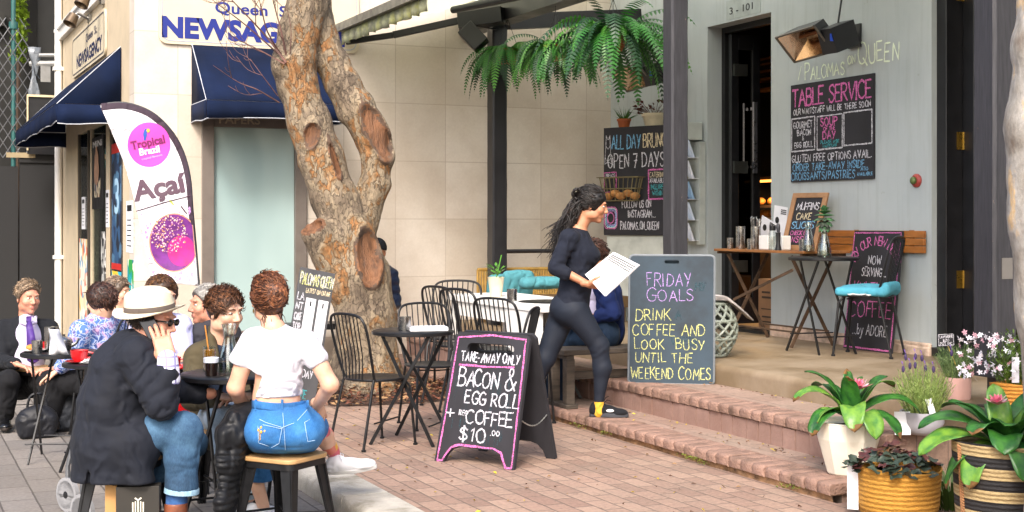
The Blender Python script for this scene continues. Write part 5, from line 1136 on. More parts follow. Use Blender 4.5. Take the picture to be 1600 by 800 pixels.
# ------------------------------------------------------------------ woman in a floral blouse
def floral():
    p = lambda x, y, d=0: P(x, y, 10.5+d)
    m, nt, bs = newmat('floral_print'); co = coords(nt); nz = node(nt, 'ShaderNodeTexNoise'); nt.links.new(co, nz.inputs[0]); nz.inputs['Scale'].default_value = 14
    ad = node(nt, 'ShaderNodeVectorMath', operation='MULTIPLY_ADD'); nt.links.new(nz.outputs['Color'], ad.inputs[0]); ad.inputs[1].default_value = (.12,)*3; nt.links.new(co, ad.inputs[2])
    v1 = node(nt, 'ShaderNodeTexVoronoi'); nt.links.new(ad.outputs[0], v1.inputs[0]); v1.inputs['Scale'].default_value = 17; v2 = node(nt, 'ShaderNodeTexVoronoi', feature='DISTANCE_TO_EDGE'); nt.links.new(ad.outputs[0], v2.inputs[0]); v2.inputs['Scale'].default_value = 24
    sc_ = node(nt, 'ShaderNodeSeparateColor'); nt.links.new(v1.outputs['Color'], sc_.inputs[0]); c1 = ramp(nt, sc_.outputs[0], [(0, lin('#33518f')), (.4, lin('#4a6fb0')), (.6, lin('#8a6a9a')), (.75, lin('#2c4580'))]); nt.nodes[-1]
    e = ramp(nt, v2.outputs['Distance'], [(.05, (.75,)*3), (.1, (0, 0, 0))]); dt = ramp(nt, v1.outputs['Distance'], [(.2, (.8,)*3), (.3, (0, 0, 0))])
    c2 = mixc(nt, e, c1, lin('#b9c4e0')); c3 = mixc(nt, dt, c2, lin('#c59ab5')); nt.links.new(c3, bs.inputs['Base Color']); bs.inputs['Roughness'].default_value = .8; MATS['floral_print'] = m
    def hr(t, L, A, c): skull_hair(t, L, A, H_DKB, c, (0, -.4, -.5), 420, .075, 21, lambda d: d[2] > -.75 and (d[1] < .5 or d[2] > .5), 1.02, .004, .008, 3, .25, ((0, .06, .02), (0, 1, -.5), (0, 0, -.09), (0, .2, -1)), .022, .012, 26)
    seated('woman with dark brown hair in a blue floral blouse and black trousers', p, p(157, 472), FW*.35-RT*.93-UP*.15, p(158, 502, .02), p(155, 525, .04), p(165, 592, .08), (p(128, 518, -.14), p(180, 512, .2)), (p(112, 556, -.16), p(150, 560, .25)), (p(92, 578, -.12), p(100, 580, .2)),
        (p(152, 598, -.06), p(155, 598, .16)), (p(92, 598, -.04), p(88, 600, .18)), (p(78, 650, -.02), p(95, 652, .25)), SK1, simple_top('blouse', m), BLK, BSH, hr, 1.0, short=False, bulk=1.14, legbulk=1.08, hands=((nrm(-RT*.8-UP*.5), -UP, 1, (.2, .25, .3, .35)), None), axis=RT, toe=nrm(-RT+FW*.1))
floral()
# ------------------------------------------------------------------ curly haired man in a lilac shirt, behind the hat
def curly():
    p = lambda x, y, d=0: P(x, y, 8.7+d)
    def hr(t, L, A, c): skull_hair(t, L, A, hairmat('curly_brown_hair', '#4f331f', '#9a6c40'), c, (.2, .3, .6), 420, .055, 31, lambda d: d[2] > .45 or (d[2] > -.45 and d[1] < .2), 1, .0042, .011, 7, .1, ((0, .07, .05), (0, 1, -.7), (0, 0, -.05), (0, .2, -1)), .022, .013, 24)
    seated('curly haired man in a lilac t shirt partly hidden behind the cream hat', p, p(253, 466), -FW*.72+RT*.62-UP*.1, p(250, 500, .03), p(250, 530, .04), p(248, 610, .08), (p(222, 512, .05), p(281, 510, .05)), (p(214, 560, .0), p(288, 556, -.06)), (p(240, 585, -.25), p(268, 582, -.28)),
        (p(235, 612, .0), p(262, 612, .0)), (p(228, 615, -.42), p(272, 615, -.42)), (p(232, 705, -.38), p(272, 705, -.38)), SK1, simple_top('t_shirt', fabric('lilac_jersey', '#b3b4d8', .06), .009), denim('faded_denim', '#9fb0bd', '#c5d0d8', '#7d90a0'), BSH, hr, 1.0, short=True, cell=.011, bulk=.96, brow=H_BROWN, axis=nrm(-FW*.8+RT*.4), toe=-FW)
curly()
def elders():
    p = lambda x, y, d=0: P(x, y, 11.6+d)
    def hr(t, L, A, c): skull_hair(t, L, A, H_GREY, c, (0, -.3, -.6), 300, .06, 41, lambda d: d[2] > -.6 and (d[1] < .5 or d[2] > .5), 1, .004, .007, 3, .2, ((0, .06, .02), (0, 1, -.5), (0, 0, -.07), (0, .2, -1)), .02, .012, 26)
    seated('grey haired person just showing behind the woman in the floral blouse', p, p(184, 458), -FW*.2+RT*.95, p(186, 490), p(188, 515), p(190, 575), (p(180, 505, -.2), p(195, 505, .2)), (p(190, 545, -.24), p(205, 545, .24)), (p(215, 555, -.15), p(220, 555, .15)), (p(195, 580, -.1), p(195, 580, .1)), (p(228, 580, -.1), p(228, 580, .1)), (p(226, 635, -.1), p(226, 635, .1)), SK1, simple_top('cardigan', fabric('pale_pink_knit', '#c9b5b0', .1), .013), BLK, BSH, hr, .98, cell=.013)
    p2 = lambda x, y, d=0: P(x, y, 9.0+d)
    def hr2(t, L, A, c): skull_hair(t, L, A, H_WHITE, c, (0, -.5, -.4), 300, .06, 43, lambda d: d[2] > -.5 and (d[1] < .4 or d[2] > .6), 1, .004, .007, 2, .2, ((0, .055, .04), (0, 1, -.6), (0, 0, -.06), (0, .2, -1)), .018, .010, 28)
    seated('white haired person in a dark top sitting behind the young man in olive', p2, p2(322, 478), -RT*.75-FW*.5, p2(332, 510), p2(338, 540), p2(342, 605), (p2(312, 525, -.18), p2(358, 522, .15)), (p2(305, 570, -.2), p2(362, 570, .1)), (p2(290, 590, -.25), p2(330, 590, -.1)), (p2(335, 610, -.1), p2(342, 610, .12)), (p2(285, 612, -.15), p2(290, 612, .1)), (p2(290, 690, -.15), p2(294, 690, .1)), SK2, simple_top('jumper', fabric('dark_grey_knit', '#34343a', .1), .012), BLK, BSH, hr2, 1.0, cell=.013)
elders()
# ------------------------------------------------------------------ man behind the tree
def tree_man():
    p = lambda x, y, d=0: P(x+13, y, 13.1+d)
    def hr(t, L, A, c):
        S = Sdf(.02); S.ell(L(0, -.012, .04), (.09, .112, .1), A); S.clip(L(0, 0, .02), A.T@V(0, .1, -1)); v, f = S.mesh(.007); mesh_obj('beanie', [(v, f, 0)], fabric('black_knit', '#1c1d22', .1), t)
    def tops(t, S, ds, L, A): cloth('puffer_jacket', S, mat('navy_puffer', '#1d2740', .3, var=.2, vs=7), t, .013, sumdisp(*ds, lambda q: -.012*np.abs(np.sin(q[:, 2]*38))))
    t, L, A = seated('man in a black beanie and shiny navy puffer jacket sitting behind the tree trunk', p, p(576, 394), -RT*.2-FW*.9, p(574, 420), p(574, 445), p(572, 515), (p(555, 432), p(594, 432)), (p(548, 470), p(601, 472)), (p(560, 490, -.25), p(588, 490, -.25)), (p(562, 520), p(582, 520)), (p(556, 522, -.45), p(586, 522, -.45)), (p(556, 585, -.4), p(586, 585, -.4)), SK3, tops, BLK, BSH, hr, 1.0, bulk=1.12, cell=.014)
tree_man()
# ------------------------------------------------------------------ man in a blue jacket on the bench
def bench_man():
    p = lambda x, y, d=0: P(x, y, 10.9+d)
    def hr(t, L, A, c): skull_hair(t, L, A, H_DKB, c, (0, -.4, -.3), 200, .05, 51, lambda d: d[2] > .3 or (d[2] > -.3 and d[1] < .1), 1, .004, .005, 0, .2, ((0, .06, .05), (0, 1, -.7), (0, 0, -.04), (0, .2, -1)), .01, .006, 30)
    def tops(t, S, ds, L, A):
        S.cap(p(918, 440, -.1), p(915, 492, -.2), .03, .08, 0); S.sub(.02); cloth('jacket', S, fabric('royal_blue_wool', '#142452', .12), t, .010, sumdisp(*ds)); Q = Sdf(.03); Q.path([p(932, 430), p(930, 455), p(930, 505)], [.08, .13, .14]); cloth('shirt', Q, fabric('pale_lilac_shirt', '#c2bcd6', .05), t, .011, fold_disp(.005, 12))
    seated('man in a royal blue jacket sitting on the bench behind the waitress', p, p(925, 402), -RT*.93-FW*.2-UP*.25, p(938, 430), p(945, 460), p(950, 515), (p(942, 448, -.2), p(942, 445, .2)), (p(958, 490, -.24), p(945, 490, .24)), (p(915, 498, -.22), p(915, 498, .15)), (p(942, 522, -.12), p(942, 522, .12)), (p(878, 528, -.12), p(880, 528, .14)), (p(872, 628, -.1), p(862, 622, .14)), SK3, tops, fabric('dark_teal_trousers', '#1c2c40', .15), mat('brown_shoe_leather', '#3a2018', .35), hr, 1.0, cell=.012, axis=RT, toe=-RT, hands=((nrm(-RT*.8-UP*.3), -UP, 1, (.5,)*4), None))
bench_man()
# ------------------------------------------------------------------ waitress
def waitress():
    p = lambda x, y, d=0: P(x, y, 9.95+d); t = person('waitress with long wavy black hair in dark top and leggings striding past', (*p(915, 0)[:2], Z1)); sc = .97
    c = p(926, 322); hp, L, A = head_parts(c, RT*.95-UP*.2-FW*.12, UP*.97+RT*.2, sc, .005, p(903, 362), .048)
    S = Sdf(.03); S.path([p(903, 362), p(904, 390), p(898, 440), p(892, 478)], [.07, .09, .085, .11], .03); S.path([p(888, 370, -.13), p(869, 418, -.17), p(918, 444, -.22)], [.044, .036, .025], .02); S.path([p(905, 372, .13), p(912, 420, .2), p(940, 440, .12)], [.044, .036, .025], .02)
    S.path([p(898, 482, -.06), p(937, 540, -.03), p(936, 640, -.02)], [.07, .048, .03], .03); S.path([p(882, 482, .08), p(852, 560, .06), p(800, 640, .1)], [.07, .048, .03], .03)
    v, f = S.mesh(.010); h1, _ = hand_parts(p(918, 444, -.22), nrm(RT*.96-UP*.12+FW*.12), FW*.55+UP*.75, 1, (.25, .3, .35, .45), .35, .98, .005); h2, _ = hand_parts(p(940, 440, .12), RT*.9, UP, -1, (.4,)*4, .3, .98, .006)
    mesh_obj('body', [hp, (v, f, 0), h1, h2], [SK3, M_lip], t); eyes(t, L, A, sc, H_BLACK)
    skull_hair(t, L, A, H_BLACK, c, (0, -.9, .0), 380, .10, 61, lambda d: d[2] > -.5 and (d[1] < .45 or d[2] > .55), sc, .0038, .006, 0, .1, ((0, .07, .03), (0, 1, -.55), (0, 0, -.06), (0, .3, -1)), .014, .008, 34)
    rnd = random.Random(7); b = MB(); root = L(0, -.085, .05)
    for i in range(420):
        b.cur = rnd.choice((0, 0, 1, 2)); q = L(rnd.uniform(-.05, .05), -.08+rnd.uniform(-.03, .02), rnd.uniform(-.02, .07)); end = P(rnd.gauss(873, 9), rnd.uniform(352, 408), 9.95+rnd.gauss(0, .06)); mid = P(rnd.uniform(888, 905), rnd.uniform(318, 335), 9.95+rnd.uniform(-.07, .07)); pts = cat_rom([q, mid, end], 9); ph = rnd.uniform(0, 6); am = rnd.uniform(.008, .022)
        pts = [pt+V(math.sin(ph+k*.95), math.cos(ph*2+k*1.0), math.sin(ph*3+k*.8)*.4)*am*(k/len(pts)) for k, pt in enumerate(pts)]
        b.tube(pts, [.002+.0022*math.sin(math.pi*min(1, k/(len(pts)-1)+.1)) if k < len(pts)-1 else .001 for k in range(len(pts))], 4)
    for i in range(24):
        a0 = rnd.uniform(0, 6); pts = [P(903+10*math.cos(a0+k*.6)*rnd.uniform(.6, 1), 303+10*math.sin(a0+k*.6)*rnd.uniform(.6, 1), 9.93+rnd.uniform(-.05, .05)) for k in range(6)]; b.tube(pts, [.004, .007, .008, .007, .005, .002], 5)
    b.build('ponytail', hair3(H_BLACK), t, smooth=180)
    M = fabric('navy_knit', '#181c28', .14, .85, 450); S = Sdf(.04)
    S.path([p(903, 372), p(905, 395), p(900, 440), p(893, 480)], [.088, .112, .108, .128], .05, (FW, .86)); S.ell(p(918, 400, 0), (.09, .1, .075)); S.cap(p(890, 372, -.12), p(902, 372, .12), .06, .06, .05); S.cap(p(888, 372, -.13), p(868, 418, -.17), .062, .052, .04).cap(p(868, 418, -.17), p(884, 428, -.19), .05, .048, .02); S.cap(p(905, 374, .13), p(912, 420, .2), .06, .05, .04).cap(p(912, 420, .2), p(930, 433, .16), .048, .042, .02)
    S.clip(p(892, 492), nrm(-UP*.95-RT*.1)); cloth('top', S, M, t, .008, sumdisp(fold_disp(.006, 13), bands(p(888, 375, -.13), p(868, 425, -.17), .007, 70, .1), bands(p(903, 440), p(896, 480), .005, 60, .2)))
    S = Sdf(.045); S.ell(p(889, 482), (.135, .15, .13)); S.path([p(898, 486, -.06), p(936, 540, -.04), p(941, 575, -.03), p(936, 624, -.02)], [.104, .066, .062, .038], .035); S.path([p(882, 486, .08), p(852, 560, .06), p(834, 598, .08), p(800, 632, .1)], [.104, .07, .06, .043], .035); S.clip(p(936, 626, -.02), -UP) if False else None
    cloth('leggings', S, mat('black_lycra', '#1b212d', .7, var=.12, vs=5, bmp=.15, bs=400, bd=.001, spec=.3), t, .008, sumdisp(fold_disp(.0035, 14), bands(p(925, 525, -.04), p(945, 560, -.04), .005, 70, .12)))
    S = Sdf(.01); S.cap(p(936, 624, -.02), p(936, 645, -.02), .034, .038); cloth('sock', S, fabric('mustard_sock', '#d0a038', .15), t, .006)
    for h, tt in (((*P(922, 0, 9.95)[:2], Z1), (*P(981, 0, 9.9)[:2], Z1)), (p(782, 655, .12), p(824, 668, .08))):
        o, Q, A_ = shoe(t, 'running_shoe', h, tt, fabric('black_mesh', '#17181c', .15), mat('dark_grey_foam', '#3a3c42', .6), .046, .1, sole=.03)
        b = MB()
        for k in range(3): b.tube([Q(-.025, .36+.09*k, .082-.008*k), Q(0, .35+.09*k, .094-.01*k), Q(.03, .38+.09*k, .08-.008*k)], .003, 5)
        b.tube([Q(0, .34, .095), Q(.02, .42, .14), Q(.01, .5, .15)], .0025, 5); b.tube([Q(0, .34, .095), Q(-.01, .46, .12), Q(-.02, .55, .11)], .0025, 5); b.build('laces', BLK, o); b = MB(); b.ell(Q(.047, .55, .05), (.004, .028, .012), A_); b.build('logo', mat('pale_logo', '#c9c9cc', .4), o)
    # menus in her hand
    q = [P(914, 429, 9.72), P(958, 394, 9.68), P(998, 414, 9.62), P(945, 463, 9.66)]; u = q[2]-q[1]; mn = tag(bpy.data.objects.new('menu', None), 'white cafe menus with black zigzag edging held by the waitress', 'menu'); C.objects.link(mn)
    b = MB(); nn = nrm(np.cross(q[1]-q[0], q[3]-q[0])); 
    for k in range(3): b.add([x+nn*(.004*k)+RT*(.004*k) for x in q]+[x+nn*(.004*k+.002)+RT*(.004*k) for x in q], [(0, 1, 2, 3), (7, 6, 5, 4), (0, 4, 5, 1), (1, 5, 6, 2), (2, 6, 7, 3), (3, 7, 4, 0)])
    b.build('sheets', M_paper, mn, smooth=0); b = MB(); sgn = -1 if nn@FW > 0 else 1; nn2 = nn*sgn
    base = [x+(nn*.011 if sgn > 0 else -nn*.002) for x in q]
    for k in range(4):
        f0 = .07+.055*k; pts = []
        for i in range(25): s_ = i/24; e0 = base[1]+(base[0]-base[1])*f0; e1 = base[2]+(base[3]-base[2])*f0; pts.append(e0+(e1-e0)*(.04+.92*s_)+(base[0]-base[1])*(.022*(i % 2)))
        b.tube(pts, .0035, 4)
    b.build('zigzag_print', M_black, mn)
waitress()
# ================================================================== FURNITURE, BOARDS AND THINGS ON THEM
M_iron = mat('black_iron', '#1a1a1c', .42, .3, var=.25, vs=20)
M_board = mat('chalkboard', '#222126', .8, var=.45, vs=4, dark='#131216', stretch=(1, 1, .5))
M_boardg = mat('grey_blue_chalkboard', '#2d3b46', .75, var=.35, vs=3)
C_W = chalkmat('white_chalk', '#dcdae2'); C_P = chalkmat('pink_chalk', '#e07ab8'); C_B = chalkmat('blue_chalk', '#7fb6dc'); C_Y = chalkmat('yellow_chalk', '#cfd08a'); C_L = chalkmat('lilac_chalk', '#b99ad8'); C_T = chalkmat('teal_chalk', '#4fa8b0'); C_G = chalkmat('pale_green_chalk', '#e6f0d8', .3); C_O = chalkmat('cream_chalk', '#e3d3b0'); C_F = chalkmat('faint_teal_chalk', '#3c5c66', .55)
CH = [C_W, C_P, C_B, C_Y, C_L, C_T, C_G, C_O, C_F]; WH, PK, BL_, YE, LI, TE, GR, CR, FA = range(9)
M_wood = mat('varnished_wood', '#8a5a30', .45, var=.25, vs=4, stretch=(1, 1, 8), bmp=.15, bs=60)
M_lwood = mat('light_plywood', '#b08a5c', .5, var=.15, vs=5)
M_steel = mat('brushed_steel', '#a9a7a4', .25, 1, var=.08, vs=20)
M_teal = fabric('teal_cushion', '#4a8791', .1, .85, 300)
def plate(outline, holes, O, u, v, thick, name, m, parent, bevel=0):
    """flat plate with holes; front face in the plane at O"""
    cu = bpy.data.curves.new('plate', 'CURVE'); cu.dimensions = '2D'; cu.fill_mode = 'BOTH'; cu.extrude = thick/2
    for pts in [outline]+list(holes):
        sp = cu.splines.new('POLY'); sp.points.add(len(pts)-1); sp.use_cyclic_u = True
        for q, (x, y) in zip(sp.points, pts): q.co = (x, y, 0, 1)
    o = bpy.data.objects.new('plate', cu); C.objects.link(o); dg = bpy.context.evaluated_depsgraph_get(); dg.update(); me = bpy.data.meshes.new_from_object(o.evaluated_get(dg))
    nn = nrm(np.cross(u, v)); b = MB(); b.add([O+u*x.co[0]+v*x.co[1]+nn*(x.co[2]-thick/2) for x in me.vertices], [tuple(p.vertices) for p in me.polygons])
    bpy.data.objects.remove(o); bpy.data.curves.remove(cu); bpy.data.meshes.remove(me); return b.build(name, m, parent, smooth=30, bevel=bevel)
class Slate:
    """lettering for one board: O bottom-left of the face, u right, v up, w x h metres"""
    def __init__(s, O, u, v, w, h): s.O, s.u, s.v, s.w, s.h = V(*O), nrm(u), nrm(v), w, h; s.mb = MB()
    def t(s, txt, u0, v0, h, width=None, c=WH, sw=.010, **k): ribbon(s.mb, text_strokes(txt, u0*s.w, v0*s.h, h*s.h, width*s.w if width else None, **k), s.O, s.u, s.v, sw, .0022, c); return s
    def l(s, pts, c=WH, sw=.01, fr=True): ribbon(s.mb, [[V(a*s.w, b*s.h) for a, b in pts]], s.O, s.u, s.v, sw, .0022, c); return s
    def rect(s, a, b, c_, d, c=WH, sw=.008): return s.l([(a, b), (c_, b+.004), (c_, d), (a, d-.004), (a, b)], c, sw)
    def fill(s, poly, mi): s.mb.prism([(a*s.w, b*s.h) for a, b in poly], s.O+np.cross(s.u, s.v)*.0015, s.u, s.v, .001, mi)
    def done(s, parent, name='chalk_lettering', extra=()): return s.mb.build(name, CH+list(extra), parent, smooth=0)

# ------------------------------------------------------------------ bistro chairs and tables
def bistro_chair(label):
    t = thing('bistro_chair', label, 'chair', (0, 0, 0), 'black metal bistro chairs')
    b = MB(); b.lathe([(0, .444), (.19, .444), (.205, .448), (.208, .456), (.203, .462), (.19, .459), (0, .456)], n=32); b.build('seat', M_iron, t)
    for sx in (-1, 1):
        MB().tube([V(.15*sx, .13, .446), V(.168*sx, .165, .40), V(.185*sx, .20, .012)], .0095, 8).lathe([(.016, 0), (.016, .012), (.01, .016)], (.185*sx, .20, 0), 10).build('leg', M_iron, t)
        MB().tube([V(.165*sx, -.13, .47), V(.17*sx, -.15, .40), V(.19*sx, -.235, .012)], .0095, 8).lathe([(.016, 0), (.016, .012), (.01, .016)], (.19*sx, -.235, 0), 10).build('leg', M_iron, t)
    hp = cat_rom([V(-.165, -.13, .455), V(-.185, -.165, .58), V(-.198, -.205, .74), V(-.185, -.232, .845), V(-.13, -.245, .885), V(0, -.25, .895), V(.13, -.245, .885), V(.185, -.232, .845), V(.198, -.205, .74), V(.185, -.165, .58), V(.165, -.13, .455)], 6)
    MB().tube(hp, .0095, 8).build('back_hoop', M_iron, t)
    for x in (-.115, -.077, -.038, 0, .038, .077, .115):
        zt = .888-.9*abs(x)**2.4*1.2; MB().tube(cat_rom([V(x*.92, -.185, .458), V(x*1.02, -.19, .6), V(x*1.08, -.222, .76), V(x*1.1, -.247, zt)], 4), .0048, 6).build('spindle', M_iron, t)
    MB().tube([V(-.165, .155, .25), V(.165, .155, .25)] if False else cat_rom([V(-.16, .10, .43), V(0, .14, .425), V(.16, .10, .43)], 4), .006, 6).build('seat_brace', M_iron, t); return t
def bistro_table(label, r=.28, group='black metal bistro tables'):
    t = thing('bistro_table', label, 'table', (0, 0, 0), group)
    MB().lathe([(0, .742), (r-.006, .738), (r, .742), (r, .76), (r-.008, .766), (0, .764)], n=48).build('tabletop', M_iron, t)
    for sy in (-1, 1):
        for sx in (-1, 1):
            y0 = .13*sy + .018*sx*sy; MB().bar((.18*sx, y0, .738), (-.22*sx, y0*1.45, .0), .022, .01, up=(0, 1, 0)).build('leg', M_iron, t)
    for sx in (-1, 1): MB().tube([V(.2*sx, -.19, .02+.12), V(.2*sx*.93, .19, .02+.12)], .006, 6).build('stretcher', M_iron, t)
    return t
ch0 = bistro_chair('black bistro chair at the left of the small table beside the tree trunk')
def put(o, p, z, f, **k): p = np.asarray(p, float); o.location = (float(p[0]), float(p[1]), z); o.rotation_euler = (0, 0, face(f)); return o
put(ch0, P(586, 0, 9.3), 0, RT*.72+FW*.66)
def more_chair(px, d, z, f, label, sc=1.0): p = P(px, 0, d); return dup(ch0, (p[0], p[1], z), face(f), label, scale=sc)
more_chair(676, 10.15, 0, -FW*.9+RT*.35, 'black bistro chair behind the small table, its back to the wall')
more_chair(707, 12.0, 0, -FW*.75-RT*.1, 'black bistro chair farthest back, beside the end of the white table', 1.1)
more_chair(722, 11.3, 0, RT*.75+FW*.62, 'black bistro chair seen side on at the open end of the white table', 1.1)
more_chair(752, 10.9, 0, RT*.72+FW*.68, 'black bistro chair drawn up to the white table behind the take-away board', 1.1)
more_chair(806, 10.25, 0, RT*.62+FW*.75, 'black bistro chair in front of the white panel, above the take-away board', 1.06)
more_chair(784, 9.85, 0, -RT*.9+FW*.2, 'black bistro chair with its back turned to the waitress')
more_chair(168, 10.5, ZF, -RT*.95+FW*.3, 'black bistro chair under the woman in the floral blouse', 1.0)
c7 = more_chair(1354, 11.0, Z3, nrm(-RT*.86+FW*.5), 'black bistro chair with a teal cushion on the terrace', 1.06)
tb0 = bistro_table('small round black table with a steel cup between the chairs by the tree')
p = P(645, 0, 9.42); put(tb0, p, 0, RT*.35+FW)
def more_table(p, z, f, label, sc=1.0): return dup(tb0, (p[0], p[1], z), face(f), label, scale=sc)
T_F = P(374, 0, 7.1); more_table(T_F, ZF, RT+FW*.6, 'near round black table with a carafe and coffee between the olive jacket and white top', 1.08)
T_A = P(96, 0, 9.3); more_table(T_A, ZF, RT, 'round black table with a steel jug in front of the man in the suit', .95)
T_B = P(163, 0, 8.8); more_table(T_B, ZF, RT+FW, 'round black table carrying the red cup and saucer', .93)
T_C = P(262, 0, 8.2); more_table(T_C, ZF, FW, 'round black table with red cups behind the man in the hat', .97)
T_K = V(4.92, 10.0, 0); more_table(T_K, Z1, FW, 'round black table on the lower step behind the waitress')
T_T = P(1287, 0, 11.25); more_table(T_T, Z3, nrm(RT+FW*.3), 'round black table with a glass vase on the terrace', 1.02)

# ------------------------------------------------------------------ stools
def metal_stool(label):
    t = thing('metal_stool', label, 'stool', (0, 0, 0), 'metal stools with wooden seats')
    b = MB(); b.prism(rrect(-.16, -.16, .16, .16, .05), V(0, 0, .462), EX, EY, .022); b.build('seat', M_lwood, t, bevel=.005)
    b = MB(); h = .150
    o = rrect(-.152, -.152, .152, .152, .04); b.prism(o, V(0, 0, .4395), EX, EY, .03); b.build('seat_frame', M_iron, t)
    for sx in (-1, 1):
        for sy in (-1, 1):
            b = MB(); top = V(.132*sx, .132*sy, .412); bot = V(.185*sx, .185*sy, 0); w0, w1 = .034, .017
            for ax, s in ((EX, sx), (EY, sy)):
                q = [top-ax*s*w0*0+ax*s*.012, top+ax*s*.012-ax*s*(w0*2), bot+ax*s*.008-ax*s*(w1*2), bot+ax*s*.008]; o_ = (EY*sy if ax is EX else EX*sx)*.006
                b.add([x-o_ for x in q]+[x+o_ for x in q], [(0, 1, 2, 3), (7, 6, 5, 4), (0, 4, 5, 1), (1, 5, 6, 2), (2, 6, 7, 3), (3, 7, 4, 0)])
            b.box(bot+V(0, 0, .008), (.036, .036, .016)); b.build('leg', M_iron, t)
    b = MB(); zc = .17; e = .162
    for a, c_ in (((-e, -e), (e, e)), ((-e, e), (e, -e))): b.bar((*a, zc), (*c_, zc+(.006 if a[1] > 0 else 0)), .018, .004)
    b.build('cross_brace', M_iron, t); return t
st0 = metal_stool('black metal stool with a wooden seat under the woman in the white top')
put(st0, P(446, 0, 6.78), ZF, RT*.55+FW)
def more_stool(p, f, label): return dup(st0, (p[0], p[1], ZF), face(f), label)
more_stool(P(197, 0, 6.72), RT*.2+FW, 'black metal stool under the man in the cream hat')
more_stool(P(332, 0, 7.62), RT*.35+FW, 'black metal stool under the young man in the olive jacket')
more_stool(P(60, 0, 10.85), RT*.5+FW, 'black metal stool under the man in the dark suit')
more_stool(P(255, 0, 8.75), RT, 'black metal stool under the curly haired man')
more_stool(P(340, 0, 9.02), RT*.4+FW, 'black metal stool under the white haired person')
more_stool(P(190, 0, 11.62), RT*.4+FW, 'black metal stool under the grey haired person')
more_stool(P(585, 0, 13.1), FW, 'black metal stool behind the tree under the man in the beanie')
bpy.data.objects[[o.name for o in C.objects if o.get('label', '').startswith('black metal stool behind the tree')][0]].location.z = 0

# ------------------------------------------------------------------ white table, sofa, timber bench on the forecourt
t = thing('white_table', 'long white table with a solid side panel at the edge of the lower step', 'table', (4.9, 10.5, Z1))
MB().bx((4.62, 9.62, .80), (5.25, 11.55, .86)).build('tabletop', M_white, t, bevel=.006)
b = MB(); b.bx((4.63, 9.66, Z1), (4.67, 10.28, .80)); b.build('side_panel', M_white, t, bevel=.004)
b = MB(); b.bx((4.64, 10.28, .68), (4.67, 11.5, .80)); b.build('apron', M_white, t)
for x, y in ((4.66, 11.48), (5.18, 11.48), (5.18, 9.70)): MB().bx((x-.03, y-.03, Z1), (x+.03, y+.03, .68 if x < 5 else .80)).build('leg', M_white, t)
MB().bx((4.7, 10.26, Z1), (5.2, 10.30, .80)).build('divider', M_white, t)
t = thing('wicker_sofa', 'low slatted cane sofa with teal back cushions along the cream wall', 'sofa', (5.9, 13.3, Z3))
b = MB(); b.bx((5.75, 12.8, .60), (7.2, 13.55, .72)); b.build('seat_base', mat('dark_cane', '#5a4428', .7), t)
b = MB(); x = 5.75
while x < 7.2: b.tube([V(x, 13.5, .60), V(x, 13.5, 1.0)], .013, 6); x += .03
b.tube([V(5.75, 13.5, 1.0), V(7.2, 13.5, 1.0)], .018, 8); b.build('backrest', mat('cane', '#a8843e', .6, var=.25, vs=10), t)
b = MB(); 
for x, y in ((5.8, 12.88), (7.14, 12.88), (5.8, 13.46), (7.14, 13.46)): MB().bx((x-.04, y-.04, Z3), (x+.04, y+.04, .60)).build('leg', mat('dark_cane', '#5a4428', .7), t)
t = thing('wall_bench', 'low black bench against the cream wall behind the bistro chairs', 'bench', (4.0, 13.6, 0)); MB().bx((3.6, 13.4, .42), (4.55, 13.75, .48)).build('seat', M_iron, t)
for x in (3.68, 4.47): MB().bx((x-.03, 13.45, 0), (x+.03, 13.7, .42)).build('leg', M_iron, t)

def cushion(label, c, hx, hy, hz, ax, mt, group='teal cushions', name='cushion'):
    S = Sdf(.03); S.rbox(c, (hx, hy, hz), min(hx, hy, hz)*.9, ax); S.ell(c, (hx*.95, hy*1.25, hz*.95), ax, .04); S.disp = fold_disp(.006, 10); v, f = S.mesh(.014)
    t = thing(name, label, 'cushion', c, group); mesh_obj('cover', [(v, f, 0)], mt, t); return t
A_ = np.eye(3); tl = nrm(V(0, -.25, 1)); ATL = np.array([EX, nrm(V(0, 1, .25)), tl])
cushion('pale teal cushion leaning on the cane sofa behind the potted plant', P(783, 450, 13.9), .15, .05, .14, ATL, M_teal)
cushion('large teal cushion leaning on the sofa behind the white table', P(808, 447, 13.75), .17, .06, .16, ATL, M_teal)
cushion('long teal cushion lying over the cane sofa back next to the waitress', P(848, 442, 13.55), .24, .08, .055, np.eye(3), M_teal)
t = thing('timber_bench', 'dark weathered timber bench behind the waitress', 'bench', (5.2, 9.4, Z1)); M_db = mat('weathered_dark_timber', '#4a4138', .75, var=.35, vs=5, stretch=(1, 8, 8), bmp=.4, bs=40)
for k in range(3): MB().bx((4.64, 9.24+.115*k, .50), (5.95, 9.345+.115*k, .54)).build('seat_board', M_db, t, bevel=.004)
for x, zb in ((4.70, Z1), (5.85, Z3)):
    for y in (9.28, 9.53): MB().bx((x-.035, y-.035, zb+.03), (x+.035, y+.035, .47)).build('leg', M_db, t, bevel=.004)
    MB().bx((x-.05, 9.22, zb), (x+.05, 9.6, zb+.03)).build('foot_rail', M_db, t, bevel=.004); MB().bx((x-.03, 9.25, .47), (x+.03, 9.56, .50)).build('seat_bearer', M_db, t)
MB().bx((4.735, 9.38, .30), (5.815, 9.42, .36)).build('stretcher', M_db, t)

